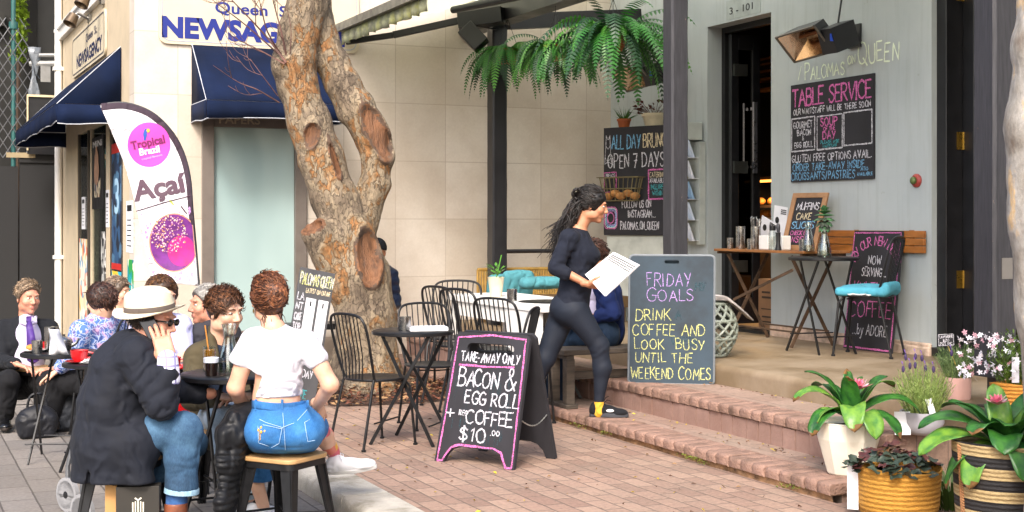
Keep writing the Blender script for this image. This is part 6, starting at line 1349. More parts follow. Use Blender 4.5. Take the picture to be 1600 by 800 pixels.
# ------------------------------------------------------------------ A-frame board: take-away offer
wv = nrm(V(.31, -.51, 0)); nv = nrm(V(-.855, -.52, 0)); Bl = V(3.15, 8.09, 0); Wd, Hh, back = .60, .83, .21
vv = nrm(V(0, 0, 1)*.80 - nv*back); t = thing('pavement_board', 'black A frame chalkboard on the paving with white lettering and a pink chalk border', 'sign', Bl)
out = [(0, 0), (.07, 0), (.085, .05), (.12, .09), (.17, .105), (.43, .105), (.48, .09), (.515, .05), (.53, 0), (.60, 0), (.585, Hh-.03), (.56, Hh), (.04, Hh), (.015, Hh-.03)]
slot = [(.155+.035*math.cos(a), Hh-.10+.032*math.sin(a)) for a in np.linspace(R(90), R(270), 9)]+[(.445+.035*math.cos(a), Hh-.10+.032*math.sin(a)) for a in np.linspace(R(-90), R(90), 9)]
fp = plate(out, [slot], Bl, wv, vv, .026, 'front_panel', M_board, t, .003)
Bb = Bl - nv*(2*back+.055); vb = nrm(V(0, 0, 1)*.80 + nv*back); 
plate(out, [slot], Bb+nv*.0, wv, vb, .026, 'rear_panel', M_board, t, .003)
b = MB(); q0 = Bl+wv*.585+vv*.30-nv*.03; q1 = Bb+wv*.585+vb*.30; pts = [q0+(q1-q0)*k/22-UP*.05*math.sin(math.pi*k/22) for k in range(23)]
for k in range(22): b.tube([pts[k], pts[k+1]], .0045 if k % 2 else .003, 5)
b.build('chain', mat('zinc_chain', '#b5b5b2', .4, .9), t)
s = Slate(Bl, wv, vv, .6, Hh)
s.t('TAKE-AWAY ONLY', .15, .775, .068, .74, WH, .009, jit=.05).l([(.14, .745), (.5, .742), (.83, .752)], PK, .014)
s.t('BACON &', .15, .585, .125, .74, WH, .010, caps=1.25, jit=.05, track=.1).t('EGG ROLL', .28, .455, .095, .66, WH, .010, jit=.05, track=.12).t('+', .07, .33, .09, .1, WH, .010).t('REG', .23, .365, .035, .1, WH, .006).t('COFFEE', .33, .31, .10, .58, WH, .010, jit=.06, track=.1)
s.t('$10', .28, .175, .10, .32, WH, .010).t('.00', .66, .235, .035, .11, WH, .007)
s.l([(.035, .01), (.06, .5), (.07, .955), (.5, .985), (.93, .965), (.955, .5), (.975, .02)], PK, .010).l([(.10, .015), (.125, .05), (.19, .115), (.28, .14), (.72, .14), (.82, .115), (.87, .05), (.9, .015)], PK, .012).l([(.04, .01), (.1, .012)], PK, .012).l([(.9, .012), (.97, .012)], PK, .012)
rnd = random.Random(3)
for k in range(60): x, y = rnd.uniform(.12, .9), rnd.uniform(.2, .7); s.l([(x, y), (x+rnd.uniform(-.005, .005), y-rnd.uniform(.03, .12))], FA, .004)
s.done(t)
# ------------------------------------------------------------------ FRIDAY GOALS board on the upper step
b0 = G(983, 597, Z2); b1 = G(1114, 600, Z2); u = nrm(b1-b0); w = np.linalg.norm(b1-b0); n0 = nrm(np.cross(u, UP)); v = nrm(UP-n0*.10); h = .955
t = thing('pavement_board', 'blue grey A frame chalkboard standing on the upper step with yellow and lilac lettering', 'sign', b0)
plate(rrect(0, 0, w, h, .025), [rrect(w/2-.055, h-.055, w/2+.055, h-.028, .012)], b0, u, v, .03, 'front_panel', M_boardg, t, .003)
bb = b0-n0*.34; vb = nrm(UP+n0*.22); plate(rrect(0, 0, w, h-.02, .025), [], bb, u, vb, .02, 'rear_panel', M_boardg, t, .003)
b = MB(); k = rrect(-.004, -.004, w+.004, h+.004, .028); b.tube([b0+u*a+v*c_-n0*.012 for a, c_ in k], .012, 6, closed=True); b.build('rim', mat('grey_plastic_rim', '#6f757a', .5), t)
b = MB(); b.prism(rrect(w/2-.07, h-.066, w/2+.07, h-.018, .02), b0-n0*.0005, u, v, .002) if False else None
s = Slate(b0, u, v, w, h); s.t('FRIDAY', .21, .765, .10, .52, LI, .006, jit=.04).t('GOALS', .20, .645, .085, .56, LI, .006, jit=.04, caps=1.2)
s.t('DRINK', .07, .49, .085, .42, YE, .0062, jit=.05).t('COFFEE AND', .04, .375, .085, .86, YE, .0062, jit=.05).t('LOOK  BUSY', .06, .265, .08, .84, YE, .0062, jit=.05).t('UNTIL THE', .07, .16, .075, .68, YE, .0062, jit=.05).t('WEEKEND COMES', .02, .03, .085, .95, YE, .0068, jit=.05, caps=1.1)
s.t('A', .55, .505, .07, None, FA, .012).t('MY', .78, .73, .06, .12, FA, .012).t('WED', .5, .30, .06, .3, FA, .012)
s.done(t)
# ------------------------------------------------------------------ TABLE SERVICE board on the cafe wall
u = V(0, -1, 0); O = V(XC-.022, 10.42, 1.87); w, h = 1.16, .887
t = thing('wall_chalkboard', 'large black chalkboard on the sage wall headed with pink lettering', 'chalkboard', O); b = MB(); b.prism([(0, 0), (w, 0), (w, h), (0, h)], O, u, EZ, .02); b.build('board', M_board, t, smooth=0)
s = Slate(O, u, EZ, w, h); s.t('TABLE SERVICE', .025, .775, .17, .95, PK, .017, track=.1, jit=.02).t('TABLE SERVICE', .028, .777, .17, .95, PK, .011, track=.1, jit=.02).t('OUR WAITSTAFF WILL BE THERE SOON', .04, .69, .055, .93, WH, .009, jit=.05)
s.rect(.015, .315, .31, .655, WH, .012).rect(.34, .315, .645, .65, WH, .012).rect(.665, .335, .985, .66, WH, .012)
s.t('GOURMET', .04, .55, .065, .24, WH, .009, jit=.05).t('BACON', .09, .475, .055, .17, WH, .009, jit=.05).t('&', .155, .425, .04, None, WH, .007).t('EGG ROLL', .05, .35, .055, .23, WH, .009, jit=.05)
s.t('SOUP', .385, .55, .08, .2, PK, .011).t('OF THE', .42, .50, .035, .14, PK, .007).t('DAY', .41, .415, .075, .15, PK, .011).t('PLEASE ASK', .385, .37, .032, .22, TE, .006).t('WAITSTAFF', .41, .33, .028, .17, TE, .006)
s.fill([(.68, .35), (.97, .36), (.97, .64), (.68, .64)], FA) if False else None
s.t('GLUTEN FREE OPTIONS AVAIL.', .02, .205, .07, .96, WH, .009, jit=.04).t('ORDER TAKE-AWAY INSIDE', .03, .115, .07, .87, BL_, .010, jit=.04).t('CROISSANTS/PASTRIES', .01, .02, .075, .78, BL_, .010, jit=.04).t('ALSO', .86, .085, .03, .08, BL_, .006).t('AVAILABLE', .82, .035, .03, .17, BL_, .006); s.done(t)
s = Slate(V(XC-.003, 10.33, 2.72), u, EZ, 1.42, .5); s.l([(.03, .40), (.0, .16)], GR, .009).t('PALOMAS', .07, .14, .22, .40, GR, .013, caps=1.25, jit=.04).t('ON', .50, .30, .14, .07, GR, .011).t('QUEEN', .60, .26, .30, .36, GR, .013, caps=1.35, jit=.05); s.done(cafe, 'wall_chalk_lettering')
# ------------------------------------------------------------------ ALL DAY BRUNCH board and its cupboard
p0 = P(943, 0, 14.97); p1 = P(1062, 0, 14.35); u = nrm((p1-p0)*V(1, 1, 0)); O = V(p0[0], p0[1], 1.365); w = np.linalg.norm((p1-p0)[:2]); h = 1.165; nb = nrm(np.cross(u, EZ))
cb = thing('corner_cupboard', 'tall pale cupboard in the corner behind the brunch chalkboard', 'cupboard', (*(O-nb*.2)[:2], Z3))
b = MB(); b.box(O+u*w*.5-nb*.16+EZ*(-.46), (w-.03, .24, .92), (u, -nb, EZ)); b.build('base_cabinet', mat('pale_grey_paint', '#b9bdb6', .6), cb); b = MB(); b.box(O+u*w*.5-nb*.14+EZ*(h/2), (w-.06, .2, h-.02), (u, -nb, EZ)); b.build('upper_cabinet', mat('dark_cupboard', '#2a2929', .6), cb)
t = thing('wall_chalkboard', 'black chalkboard in the corner advertising all day brunch and an instagram page', 'chalkboard', O); b = MB(); b.prism([(0, 0), (w, 0), (w, h), (0, h)], O-nb*.005, u, EZ, .022); b.build('board', M_board, t, smooth=0)
s = Slate(O-nb*.005, u, EZ, w, h); s.t('ALL DAY', .11, .80, .125, .38, BL_, .012, jit=.02, track=.14).t('BRUNCH', .53, .805, .125, .36, CR, .012, jit=.02, track=.14).t('OPEN 7 DAYS', .06, .625, .125, .74, WH, .012, jit=.03)
s.rect(.60, .33, .83, .60, PK, .014).t('CATERING', .615, .53, .045, .19, CR, .006).t('AVAILABLE', .615, .48, .04, .19, WH, .006).t('INQUIRE', .63, .42, .045, .16, TE, .006).t('WITHIN', .65, .365, .04, .13, TE, .006)
s.rect(.01, .4, .17, .585, PK, .012).t('BREADS', .03, .54, .03, .12, WH, .005)
s.t('FOLLOW US ON', .25, .255, .065, .38, WH, .009).t('INSTAGRAM...', .33, .165, .065, .36, WH, .009).t('PALOMAS_ON_QUEEN', .23, .055, .07, .5, WH, .009)
for k, c_ in enumerate((PK, WH, BL_, LI)): s.l([(a*.19+.0+.004*k, b_*.22+.05) for a, b_ in [(x-.0, y) for x, y in rrect(.05+.05*k, .05+.05*k, .95-.05*k, .95-.05*k, .2)]+[rrect(.05+.05*k, .05+.05*k, .95-.05*k, .95-.05*k, .2)[0]]], c_, .012)
s.l([(.095+.045*math.cos(a), .16+.05*math.sin(a)) for a in np.linspace(0, 6.283, 16)], PK, .012)
s.l([(.03, .83), (.035, .93), (.05, .89), (.07, .89), (.085, .93), (.09, .83), (.06, .8), (.03, .83), (.02, .72), (.06, .68), (.1, .72), (.09, .83)], WH, .007).l([(.02, .72), (.015, .66), (.05, .68)], WH, .007).l([(.1, .72), (.11, .66), (.07, .68)], WH, .007); s.done(t)
# wire basket of bread on that board
t = thing('wire_basket', 'wire basket holding bread rolls fixed to the brunch chalkboard', 'basket', O+u*w*.3+nb*.1+EZ*.35); b = MB(); c0 = O+u*w*.30+nb*.09+EZ*.37
for z, k in ((0, .8), (.13, .92), (.25, 1.05)): b.tube([c0+u*(a*.26*k)+nb*(b_*.085*k)+EZ*z for a, b_ in rrect(-1, -1, 1, 1, .3)], .005, 5, closed=True)
for i in range(26):
    a = 2*math.pi*i/26; pt = lambda k, z: c0+u*(math.cos(a)*.26*k)+nb*(math.copysign(min(1, abs(math.sin(a))*1.3), math.sin(a))*.085*k)+EZ*z
    b.tube([pt(.8, 0), pt(1.05, .25)], .003, 4)
b.build('wire', mat('bronze_wire', '#7a7050', .5, .7), t)
rnd = random.Random(4)
for i in range(5): b = MB(); b.ell(c0+u*(-.17+.085*i)+nb*rnd.uniform(-.02, .03)+EZ*(.05+.03*(i % 2)), (.06, .045, .04), n=14); tag(b.build('bread_roll', mat('bread_crust', '#b07a42', .7, var=.3, vs=18, bmp=.4)), 'crusty bread roll lying in the wire basket', 'bread roll', 'bread rolls in the wire basket')
# ------------------------------------------------------------------ KULTA coffee board leaning on the wall
bl = V(7.40, 9.46, Z3); u = V(0, -1, 0); nb = nrm(np.cross(u, EZ)); w, h = .61, 1.0; v = nrm(EZ-nb*.12)
t = thing('leaning_chalkboard', 'tall black chalkboard leaning on the wall behind the chair with the teal cushion', 'chalkboard', bl); b = MB(); b.prism([(0, 0), (w, 0), (w, h), (0, h)], bl, u, v, .02); b.build('board', M_board, t, smooth=0)
s = Slate(bl, u, v, w, h); s.rect(.015, .015, .98, .985, PK, .012)
arc = 'TRY OUR NEW BLEND'; k = 0
for i, ch_ in enumerate(arc):
    if ch_ == ' ': continue
    a = R(160-140*i/(len(arc)-1)); cx, cy = .5+.44*math.cos(a), .66+.22*math.sin(a); W_, st_ = strokes_of(ch_); ro = a-R(90); sz = .075
    ribbon(s.mb, [[V(cx*w+sz*((q[0]-W_/2)*math.cos(ro)-q[1]*math.sin(ro)), cy*h+sz*((q[0]-W_/2)*math.sin(ro)+q[1]*math.cos(ro))) for q in l] for l in st_], s.O, s.u, s.v, .009, .0022, PK)
s.t('NOW', .36, .72, .07, .27, WH, .008).t('SERVING...', .25, .62, .07, .5, WH, .008).t('KULTURE', .12, .455, .11, .78, PK, .009).t('COFFEE', .07, .28, .12, .85, PK, .009, jit=.05).t('...by ADORE', .17, .13, .085, .7, WH, .008); s.done(t)
# ------------------------------------------------------------------ menu easel by the tree
q = dict(BL=P(434, 0, 10.85), BR=P(488, 0, 11.0), TL=P(471, 417, 11.06), TR=P(524, 421, 11.2)); q['BL'][2] = q['BR'][2] = .0
u = nrm(q['BR']-q['BL']); w = .30; v = nrm(q['TL']-q['BL']); h = np.linalg.norm(q['TL']-q['BL']); nb = nrm(np.cross(u, v)); u = nrm(np.cross(v, nb)); Oe = q['BL']
t = thing('menu_easel', 'black menu easel with two white menu sheets leaning beside the tree', 'sign', Oe); b = MB(); b.prism([(0, 0), (w, 0), (w, h), (0, h)], Oe, u, v, .03); b.build('board', mat('grey_chalkboard', '#4a4a4c', .7, var=.15), t, smooth=0, bevel=.004)
b = MB(); b.bar(Oe+u*w*.5+v*h*.9-nb*.03, V(*(Oe+u*w*.5-nb*.35)[:2], 0.01), .03, .02); b.build('rear_leg', M_black, t)
for k, x in enumerate((.28, .64)):
    b = MB(); b.prism([(x*w, .42*h), (x*w+.085, .42*h), (x*w+.085, .80*h), (x*w, .80*h)], Oe+nb*.003, u, v, .003); sh_ = b.build('menu_sheet', M_paper, t, smooth=0); b = MB(); b.prism([(x*w+.036, .745*h), (x*w+.048, .745*h), (x*w+.048, .78*h), (x*w+.036, .78*h)], Oe+nb*.005, u, v, .002)
    for z in (.445, .46, .475): b.prism([(x*w+.005, z*h), (x*w+.08, z*h), (x*w+.08, z*h+.006), (x*w+.005, z*h+.006)], Oe+nb*.005, u, v, .002)
    b.build('printed_lines', M_black, sh_)
s = Slate(Oe, u, v, w, h); s.t('PALOMAS QUEEN', .03, .89, .075, .94, YE, .009, track=.08, jit=.05).t('PALOMAS QUEEN', .035, .893, .075, .94, WH, .005, track=.08).t('LATEST ON ONLINE', .24, .835, .03, .7, CR, .006)
for k, tx in enumerate(('LA', 'NT', 'CAKE', 'TOP', 'EGG')): s.t(tx, .02, .78-.07*k, .05, .2, WH, .008)
s.t('ALL', .2, .2, .07, .3, WH, .009).t('LOVE', .3, .12, .06, .4, TE, .01).t('DAY', .5, .26, .05, .3, WH, .008); s.done(t)
# ------------------------------------------------------------------ heaters
def heater(y0, label, first=None):
    t = thing('patio_heater', label, 'heater', (7.2, y0, 3.03), 'wall heaters on the cafe'); n = nrm(V(-.72, -.12, -.70)); a = EY; e = nrm(np.cross(n, a)); a = nrm(np.cross(e, n)); c = V(7.04, y0, 3.0)
    def fr(k, L, Hh_): return [c-n*k+a*(sx*L)+e*(sy*Hh_) for sx, sy in ((-1, -1), (1, -1), (1, 1), (-1, 1))]
    f0 = fr(0, .24, .14); f1 = fr(.18, .14, .06); b = MB(); b.add(f0+f1, [(0, 1, 5, 4), (1, 2, 6, 5), (2, 3, 7, 6), (3, 0, 4, 7), (4, 5, 6, 7)]); b.build('reflector', mat('polished_reflector', '#c9b49a', .22, 1, var=.1, vs=6, bmp=.2, bs=25, bd=.01), t, smooth=0, solid=.004)
    b = MB(); g0 = fr(-.002, .247, .147); g1 = fr(.195, .16, .08); b.add(g0+g1, [(0, 4, 5, 1), (1, 5, 6, 2), (2, 6, 7, 3), (3, 7, 4, 0), (4, 7, 6, 5)]); 
    b.box(V(7.2, y0-.25, 3.04), (.27, .17, .21), (nrm(V(.94, .1, .34)), nrm(V(-.1, .99, 0)), nrm(np.cross(nrm(V(.94, .1, .34)), nrm(V(-.1, .99, 0)))))); b.build('housing', M_black, t, smooth=0)
    b = MB()
    for k in range(4): b.tube([f0[k], f0[(k+1) % 4]], .010, 6)
    b.build('front_trim', mat('dull_trim', '#6a665f', .4, .8), t); b = MB(); b.tube([c-n*.15-a*.2, c-n*.15+a*.2], .016, 10); b.build('burner', mat('burner_mesh', '#8a5a3a', .5, .6), t)
    b = MB(); b.bar((7.25, y0, 3.1), (XC, y0, 3.1), .05, .05); b.bx((XC-.02, y0-.08, 3.0), (XC, y0+.08, 3.2)); b.tube([V(7.2, y0-.25, 3.16), V(7.3, y0-.22, 3.6), V(7.5, y0-.2, 4.0)], .009, 6); b.build('bracket', M_black, t)
    b = MB(); b.bx((7.05, y0-.340, 2.99), (7.09, y0-.336, 3.05)); b.build('label_sticker', mat('blue_sticker', '#2a4fc0', .4), t); return t
heater(9.52, 'black gas heater with a polished reflector above the pink headed chalkboard'); heater(12.45, 'black gas heater half hidden behind the hanging ferns and post')
# ------------------------------------------------------------------ terrace: timber folding table and what stands on it
zt = 1.262; t = thing('folding_table', 'narrow wooden folding table with crossed metal legs in front of the doorway', 'table', (7.2, 10.1, Z3))
for k in range(4): MB().bx((6.96+.123*k, 9.42, zt-.022), (7.075+.123*k, 10.78, zt)).build('table_slat', M_wood, t, bevel=.003)
b = MB(); M_rust = mat('rusty_brown_leg', '#5a4636', .6, .4, var=.35, vs=12)
for y in (9.46, 10.72): b.bx((6.97, y, zt-.045), (7.43, y+.025, zt-.0225))
b.build('frame', M_rust, t)
for yy in (9.62, 10.58):
    for s_ in (1, -1): MB().bar((7.2-.21*s_, yy+.012*s_, zt-.045), (7.2+.23*s_, yy+.012*s_, Z3), .03, .01, up=(0, 1, 0)).build('leg', M_rust, t)
for s_ in (1, -1): MB().bar((7.2+.17*s_, 9.62, .57), (7.2+.17*s_, 10.58, .57), .014, .014).build('stretcher', M_rust, t)
MB().bar((7.02, 10.55, .8), (7.02, 9.65, 1.1), .024, .008, up=(1, 0, 0)).build('brace', M_rust, t)
def at(px, X=7.08): return V(X, WX(px, 388, X)[1], zt)
def cup(label, c, r, h, m=M_steel, name='steel_cup', cat='cup', group=None, flare=1.08):
    b = MB(); b.lathe([(0, .003), (r*.96, .0), (r, .004), (r*flare, h), (r*flare*.95, h), (r*.93, .008), (0, .008)], c, 24); return tag(b.build(name, m), label, cat, group)
cup('small steel cup at the left end of the wooden table', at(1141), .028, .10)
cup('tall steel canister beside the small cup on the wooden table', at(1157), .042, .205, flare=1.0, name='steel_canister', cat='canister')
cup('steel canister holding cutlery on the wooden table', at(1181, 7.15), .045, .205, flare=1.0, name='steel_canister', cat='canister')
rnd = random.Random(9); c0 = at(1181, 7.15)
b = MB()
for i in range(14): a = rnd.uniform(0, 6.28); q0 = c0+V(.02*math.cos(a), .02*math.sin(a), .02); q1 = c0+V(.045*math.cos(a), .045*math.sin(a), rnd.uniform(.24, .29)); b.tube([q0, q1], [.003, .0035], 5); b.ell(q1, (.006, .006, .012), n=8, m=6)
tag(b.build('cutlery', M_steel), 'bunch of steel cutlery standing in the canister', 'cutlery')
cup('fluted steel cup in front of the cutlery canister', at(1173, 7.0), .032, .095)
def card_holder(px, X, hh, label):
    b = MB(); c = at(px, X); b.box(c+EZ*hh/2, (.09, .14, hh)); return tag(b.build('napkin_box', M_white, None, bevel=.008), label, 'napkin box', 'white napkin boxes')
card_holder(1199, 7.1, .125, 'white napkin box left of the pepper grinder'); card_holder(1222, 7.12, .125, 'white napkin box right of the pepper grinder')
t = thing('water_bottle', 'clear bottle with a black lid between the napkin boxes', 'bottle', at(1207, 7.02)); c = at(1207, 7.02); MB().lathe([(0, .002), (.03, 0), (.033, .01), (.033, .14), (.026, .16), (.026, .17), (0, .17)], c, 20).build('glass', glassmat('clear_glass', '#eef4f2', .03, .1), t); MB().lathe([(0, .17), (.027, .17), (.027, .21), (0, .212)], c, 20).build('lid', M_black, t)
t = thing('pepper_grinder', 'slim black pepper grinder on the wooden table', 'pepper grinder', at(1216, 7.0)); c = at(1216, 7.0); MB().lathe([(0, 0), (.027, 0), (.027, .01), (.018, .06), (.021, .15), (.022, .155), (0, .156)], c, 18).build('body', M_black, t); MB().lathe([(0, .156), (.014, .157), (.017, .19), (.016, .22), (.008, .232), (0, .233)], c, 18).build('top', mat('smoky_acrylic', '#3a3a40', .15), t)
def menu_card(name, label, c, du, dv, w, h, extra=None):
    du = nrm(du); dv = nrm(dv-du*(dv@du)); b = MB(); t = thing(name, label, 'menu', c, 'menus standing on the wooden table'); b.prism([(0, 0), (w, 0), (w, h), (0, h)], c, du, dv, .004); b.build('sheet', M_paper, t, smooth=0); b = MB(); n_ = nrm(np.cross(du, dv))
    for k in range(3):
        pts = [c+du*(w*(.55+.4*i/8))+dv*(h*(.9-.05*k)+.008*(i % 2))+n_*.003 for i in range(9)]; b.tube(pts, .004, 4)
    b.lathe([(0, 0), (.03, .001), (0, .002)], c+du*w*.3+dv*h*.62+n_*.002, 16, (du, dv, n_)); b.build('print', M_black, t, smooth=0)
menu_card('menu', 'white menu card with a black dot leaning left behind the napkin box', at(1183, 7.3)+EZ*.08, -EY+EZ*-.35+EX*-.0, EZ-EY*.25, .26, .24); menu_card('menu', 'white menu card with zigzag print standing behind the napkin boxes', at(1206, 7.34)+EZ*.06, -EY+EZ*-.12, EZ-EY*.1, .2, .34)
# framed blackboard: muffins, cake, slices
O = at(1219, 7.2); u = nrm(V(.35, -.94, 0)); nb = nrm(np.cross(u, EZ)); v = nrm(EZ-nb*.25+u*.10); w, h = .36, .52
t = thing('framed_chalkboard', 'wood framed chalkboard listing muffins and cake, leaning on the wooden table', 'chalkboard', O); M_fr = mat('pale_pine', '#9a7350', .6, var=.2, vs=8)
b = MB()
for a, c_ in (((0, 0), (w, .045)), ((0, h-.045), (w, h)), ((0, .045), (.045, h-.045)), ((w-.045, .045), (w, h-.045))): b.prism([(a[0], a[1]), (c_[0], a[1]), (c_[0], c_[1]), (a[0], c_[1])], O, u, v, .025)
b.build('frame', M_fr, t, smooth=0, bevel=.003); b = MB(); b.prism([(.045, .045), (w-.045, .045), (w-.045, h-.045), (.045, h-.045)], O-nb*.010, u, v, .008); b.build('board', M_board, t, smooth=0)
s = Slate(O-nb*.010, u, v, w, h); s.t('MUFFINS', .19, .70, .12, .62, WH, .008, jit=.04, track=.1).t('CAKE', .24, .53, .11, .42, CR, .008, jit=.04).t('SLICES', .18, .37, .12, .6, BL_, .009, jit=.04, track=.1).t('CHECK EM', .18, .26, .07, .5, PK, .006).t('INSIDE', .2, .13, .10, .5, PK, .007); s.done(t)
def carafe(name, label, c, sc=1.0, water=0, cat='carafe'):
    t = thing(name, label, cat, c); pr = [(.0, .003), (.046, 0), (.052, .012), (.050, .06), (.036, .12), (.024, .165), (.026, .195), (.036, .23), (.034, .23), (.024, .196), (.022, .166), (.034, .12), (.047, .06), (.048, .014), (0, .010)]
    MB().lathe([(r*sc, z*sc) for r, z in pr], c, 28).build('glass', glassmat('clear_glass', '#eef4f2', .03, .1), t)
    if water: MB().lathe([(0, .012*sc), (.046*sc, .014*sc), (.0455*sc, water*.6*sc), (.04*sc, water*sc), (0, water*sc)], c, 24).build('water', glassmat('water', '#cfd8d0', .02, .12), t)
    return t
carafe('carafe', 'clear glass carafe in front of the framed chalkboard', at(1263, 7.02), 1.05, .0); cup('steel cup next to the carafe by the framed chalkboard', at(1254, 6.99), .03, .10)
vz = V(T_T[0]-.02, T_T[1]-.0, Z3+.764*1.02); VASE = P(1288, 402, 11.2); VASE[2] = vz[2]; carafe('vase', 'glass vase of murky water holding a succulent on the round terrace table', VASE, 1.1, .10, 'vase')
# cushion on the terrace chair
S = Sdf(.03); cc = V(*c7.location)+EZ*.515; f7 = nrm(-RT*.86+FW*.5); AX = np.array([np.cross(f7, UP), f7, UP]); S.rbox(cc, (.21, .2, .035), .03, AX); S.ell(cc+EZ*.01, (.19, .19, .05), AX, .03); S.rbox(cc-f7*.195+EZ*.03, (.18, .03, .045), .03, AX, .06); S.disp = fold_disp(.006, 12); v_, f_ = S.mesh(.01); t = thing('seat_cushion', 'bright teal seat cushion on the black terrace chair', 'cushion', cc); mesh_obj('cover', [(v_, f_, 0)], fabric('bright_teal', '#4a96ab', .12), t)
b = MB(); pts = []
for i in range(60): a = 2*math.pi*i/60; pts.append(cc-EZ*.022+AX[0]*(.205*math.copysign(abs(math.cos(a))**.6, math.cos(a)))+AX[1]*(.195*math.copysign(abs(math.sin(a))**.6, math.sin(a)))+EZ*.006*(i % 2))
b.tube(pts, .008, 5, closed=True); b.build('fringe', fabric('white_fringe', '#d5d8d8'), t)
# timber back-rest rail on the wall
t = thing('wall_rail', 'three plank varnished timber rail fixed low on the sage wall', 'wall rail', (XC, 9.5, 1.3))
for k in range(3): MB().bx((XC-.045, 8.62, 1.255+.062*k), (XC-.02, 10.25, 1.311+.062*k)).build('plank', mat('orange_varnished_wood', '#9a5f2a', .35, var=.25, vs=5, stretch=(1, 1, 6)), t, bevel=.003)
for y in (8.8, 9.5, 10.15): MB().bx((XC-.02, y-.02, 1.25), (XC, y+.02, 1.44)).build('batten', M_wood, t)
t = thing('wall_valve', 'round red and green capped tap fitting on the sage wall', 'valve', (XC, 8.83, 1.84)); ax = np.array([EY, EZ, -EX]); c = V(XC, WX(1433, 283, XC)[1], 1.84); MB().lathe([(.055, 0), (.055, .015), (.04, .03), (0, .032)], c, 20, ax).build('back_plate', mat('red_enamel', '#9a3a34', .5), t); MB().lathe([(.03, .03), (.03, .05), (.018, .06), (0, .062)], c, 16, ax).build('cap', mat('green_brass', '#6a7a4a', .4, .6), t)
# cardboard box, lattice garden stool, newspaper, brochure rack
bx_ = P(1176, 0, 13.3); t = thing('cardboard_box', 'brown cardboard box with printed marks inside the doorway', 'box', (8.2, 11.1, Z3)); b = MB(); c = V(8.15, 11.05, Z3+.04); M_card = mat('cardboard', '#8a6444', .8, var=.1); MB().bx((7.95, 10.82, Z3+.0), (8.4, 11.5, Z3+.50)).build('carton', M_card, t, smooth=0)
b = MB(); Oq = V(7.948, 11.5, Z3)
for (a0, a1, z0, z1) in ((.06, .2, .36, .38), (.06, .22, .31, .33), (.3, .5, .4, .41), (.3, .5, .28, .29), (.3, .31, .28, .41), (.49, .5, .28, .41), (.36, .4, .3, .38), (.06, .45, .12, .135), (.06, .3, .07, .085), (.05, .4, .2, .21)): b.prism([(a0, z0), (a1, z0), (a1, z1), (a0, z1)], Oq-EX*.001, V(0, -1, 0), EZ, .001)
b.build('printed_marks', mat('dark_print', '#3a2a1e', .8), t, smooth=0)
gs = G(1126, 556, Z3); gs = P(1108, 0, 10.9); t = thing('garden_stool', 'pale grey lattice garden stool behind the blue grey board', 'stool', (*gs[:2], Z3)); b = MB(); c = V(*gs[:2], Z3); N = 14
rad = lambda z: .13+.09*math.sin(math.pi*min(1, max(0, z/.44)))
for i in range(N):
    for s_ in (1, -1):
        pts = [c+V(rad(z)*math.cos(2*math.pi*i/N+s_*z*5), rad(z)*math.sin(2*math.pi*i/N+s_*z*5), z) for z in np.linspace(.03, .41, 14)]; b.tube(pts, .011, 6)
for z in (.02, .15, .29, .42): b.tube([c+V(rad(z)*math.cos(a), rad(z)*math.sin(a), z) for a in np.linspace(0, 6.283, 29)[:-1]], .013, 6, closed=True)
b.lathe([(0, .425), (.13, .425), (.135, .44), (0, .45)], c, 28); b.build('lattice', mat('pale_green_ceramic', '#858c82', .4), t)
b = MB()
for k in range(6): zz = .455+.006*k; cc = c+V(.07, -.03, 0); rows = [[cc+RT*(-.1+.05*j)+FW*(-.14+.07*i)+EZ*(zz-.00-.7*max(0, (-.1+.05*j)-.06+.008*k)**1.3-.02*max(0, j-3)) for j in range(8)] for i in range(5)]; b.grid(rows)
tag(b.build('newspaper', mat('newsprint_sheet', '#b0a9a6', .8, var=.25, vs=30), None, solid=.003), 'folded newspaper drooping over the lattice garden stool', 'newspaper')
t = thing('brochure_rack', 'wall rack of blue and white brochures to the right of the middle post', 'rack', (7.45, 12.1, 1.3)); rnd = random.Random(12)
b = MB(); b.bx((7.50, 11.88, 1.28), (7.57, 12.2, 2.32)); b.build('back_panel', mat('pale_box', '#aab0ac', .6), t)
for k in range(5):
    z = 1.32+.21*k; b = MB(); b.bx((7.36, 11.9, z-.006), (7.5, 12.2, z)); b.bx((7.355, 11.9, z), (7.362, 12.2, z+.05)); b.build('shelf', mat('white_wire', '#c9cbd0', .4), t)
    for j in range(3):
        y = 11.95+.09*j; b = MB(); cl = ['#d9dde8', '#3f62a8', '#c9d4e6', '#d8c24a', '#8fb0d0', '#e4e4e8'][(k*2+j*3) % 6]; b.box(V(7.42-.01*rnd.random(), y, z+.085), (.02, .082, .19), (nrm(V(.93, 0, .37)), EY, nrm(V(-.37, 0, .93)))); tag(b.build('brochure', mat('brochure_'+['white', 'blue', 'ice', 'yellow', 'sky', 'pale'][(k*2+j*3) % 6], cl, .5)), 'folded paper brochure standing in the wall rack', 'brochure', 'brochures in the wall rack')
b = MB(); b.bx((7.38, 11.92, 2.34), (7.56, 12.2, 2.52)); tag(b.build('rack_box', mat('pale_box', '#aab0ac', .6), None, bevel=.006), 'pale box on top of the brochure rack', 'box')
t = thing('loudspeaker', 'small tilted black loudspeaker hanging beside the farthest verandah post', 'loudspeaker', P(740, 58, 13.9)); d = nrm(RT*.7-UP*.75-FW*.2); e = nrm(np.cross(d, FW)); b = MB(); b.box(P(740, 58, 13.9), (.26, .16, .18), (d, nrm(np.cross(e, d)), e)); b.build('cabinet', M_black, t, bevel=.01); b = MB(); b.tube([P(744, 40, 13.9), V(5.8, 13.05, 3.5)], .008, 6); b.build('bracket', M_black, t)

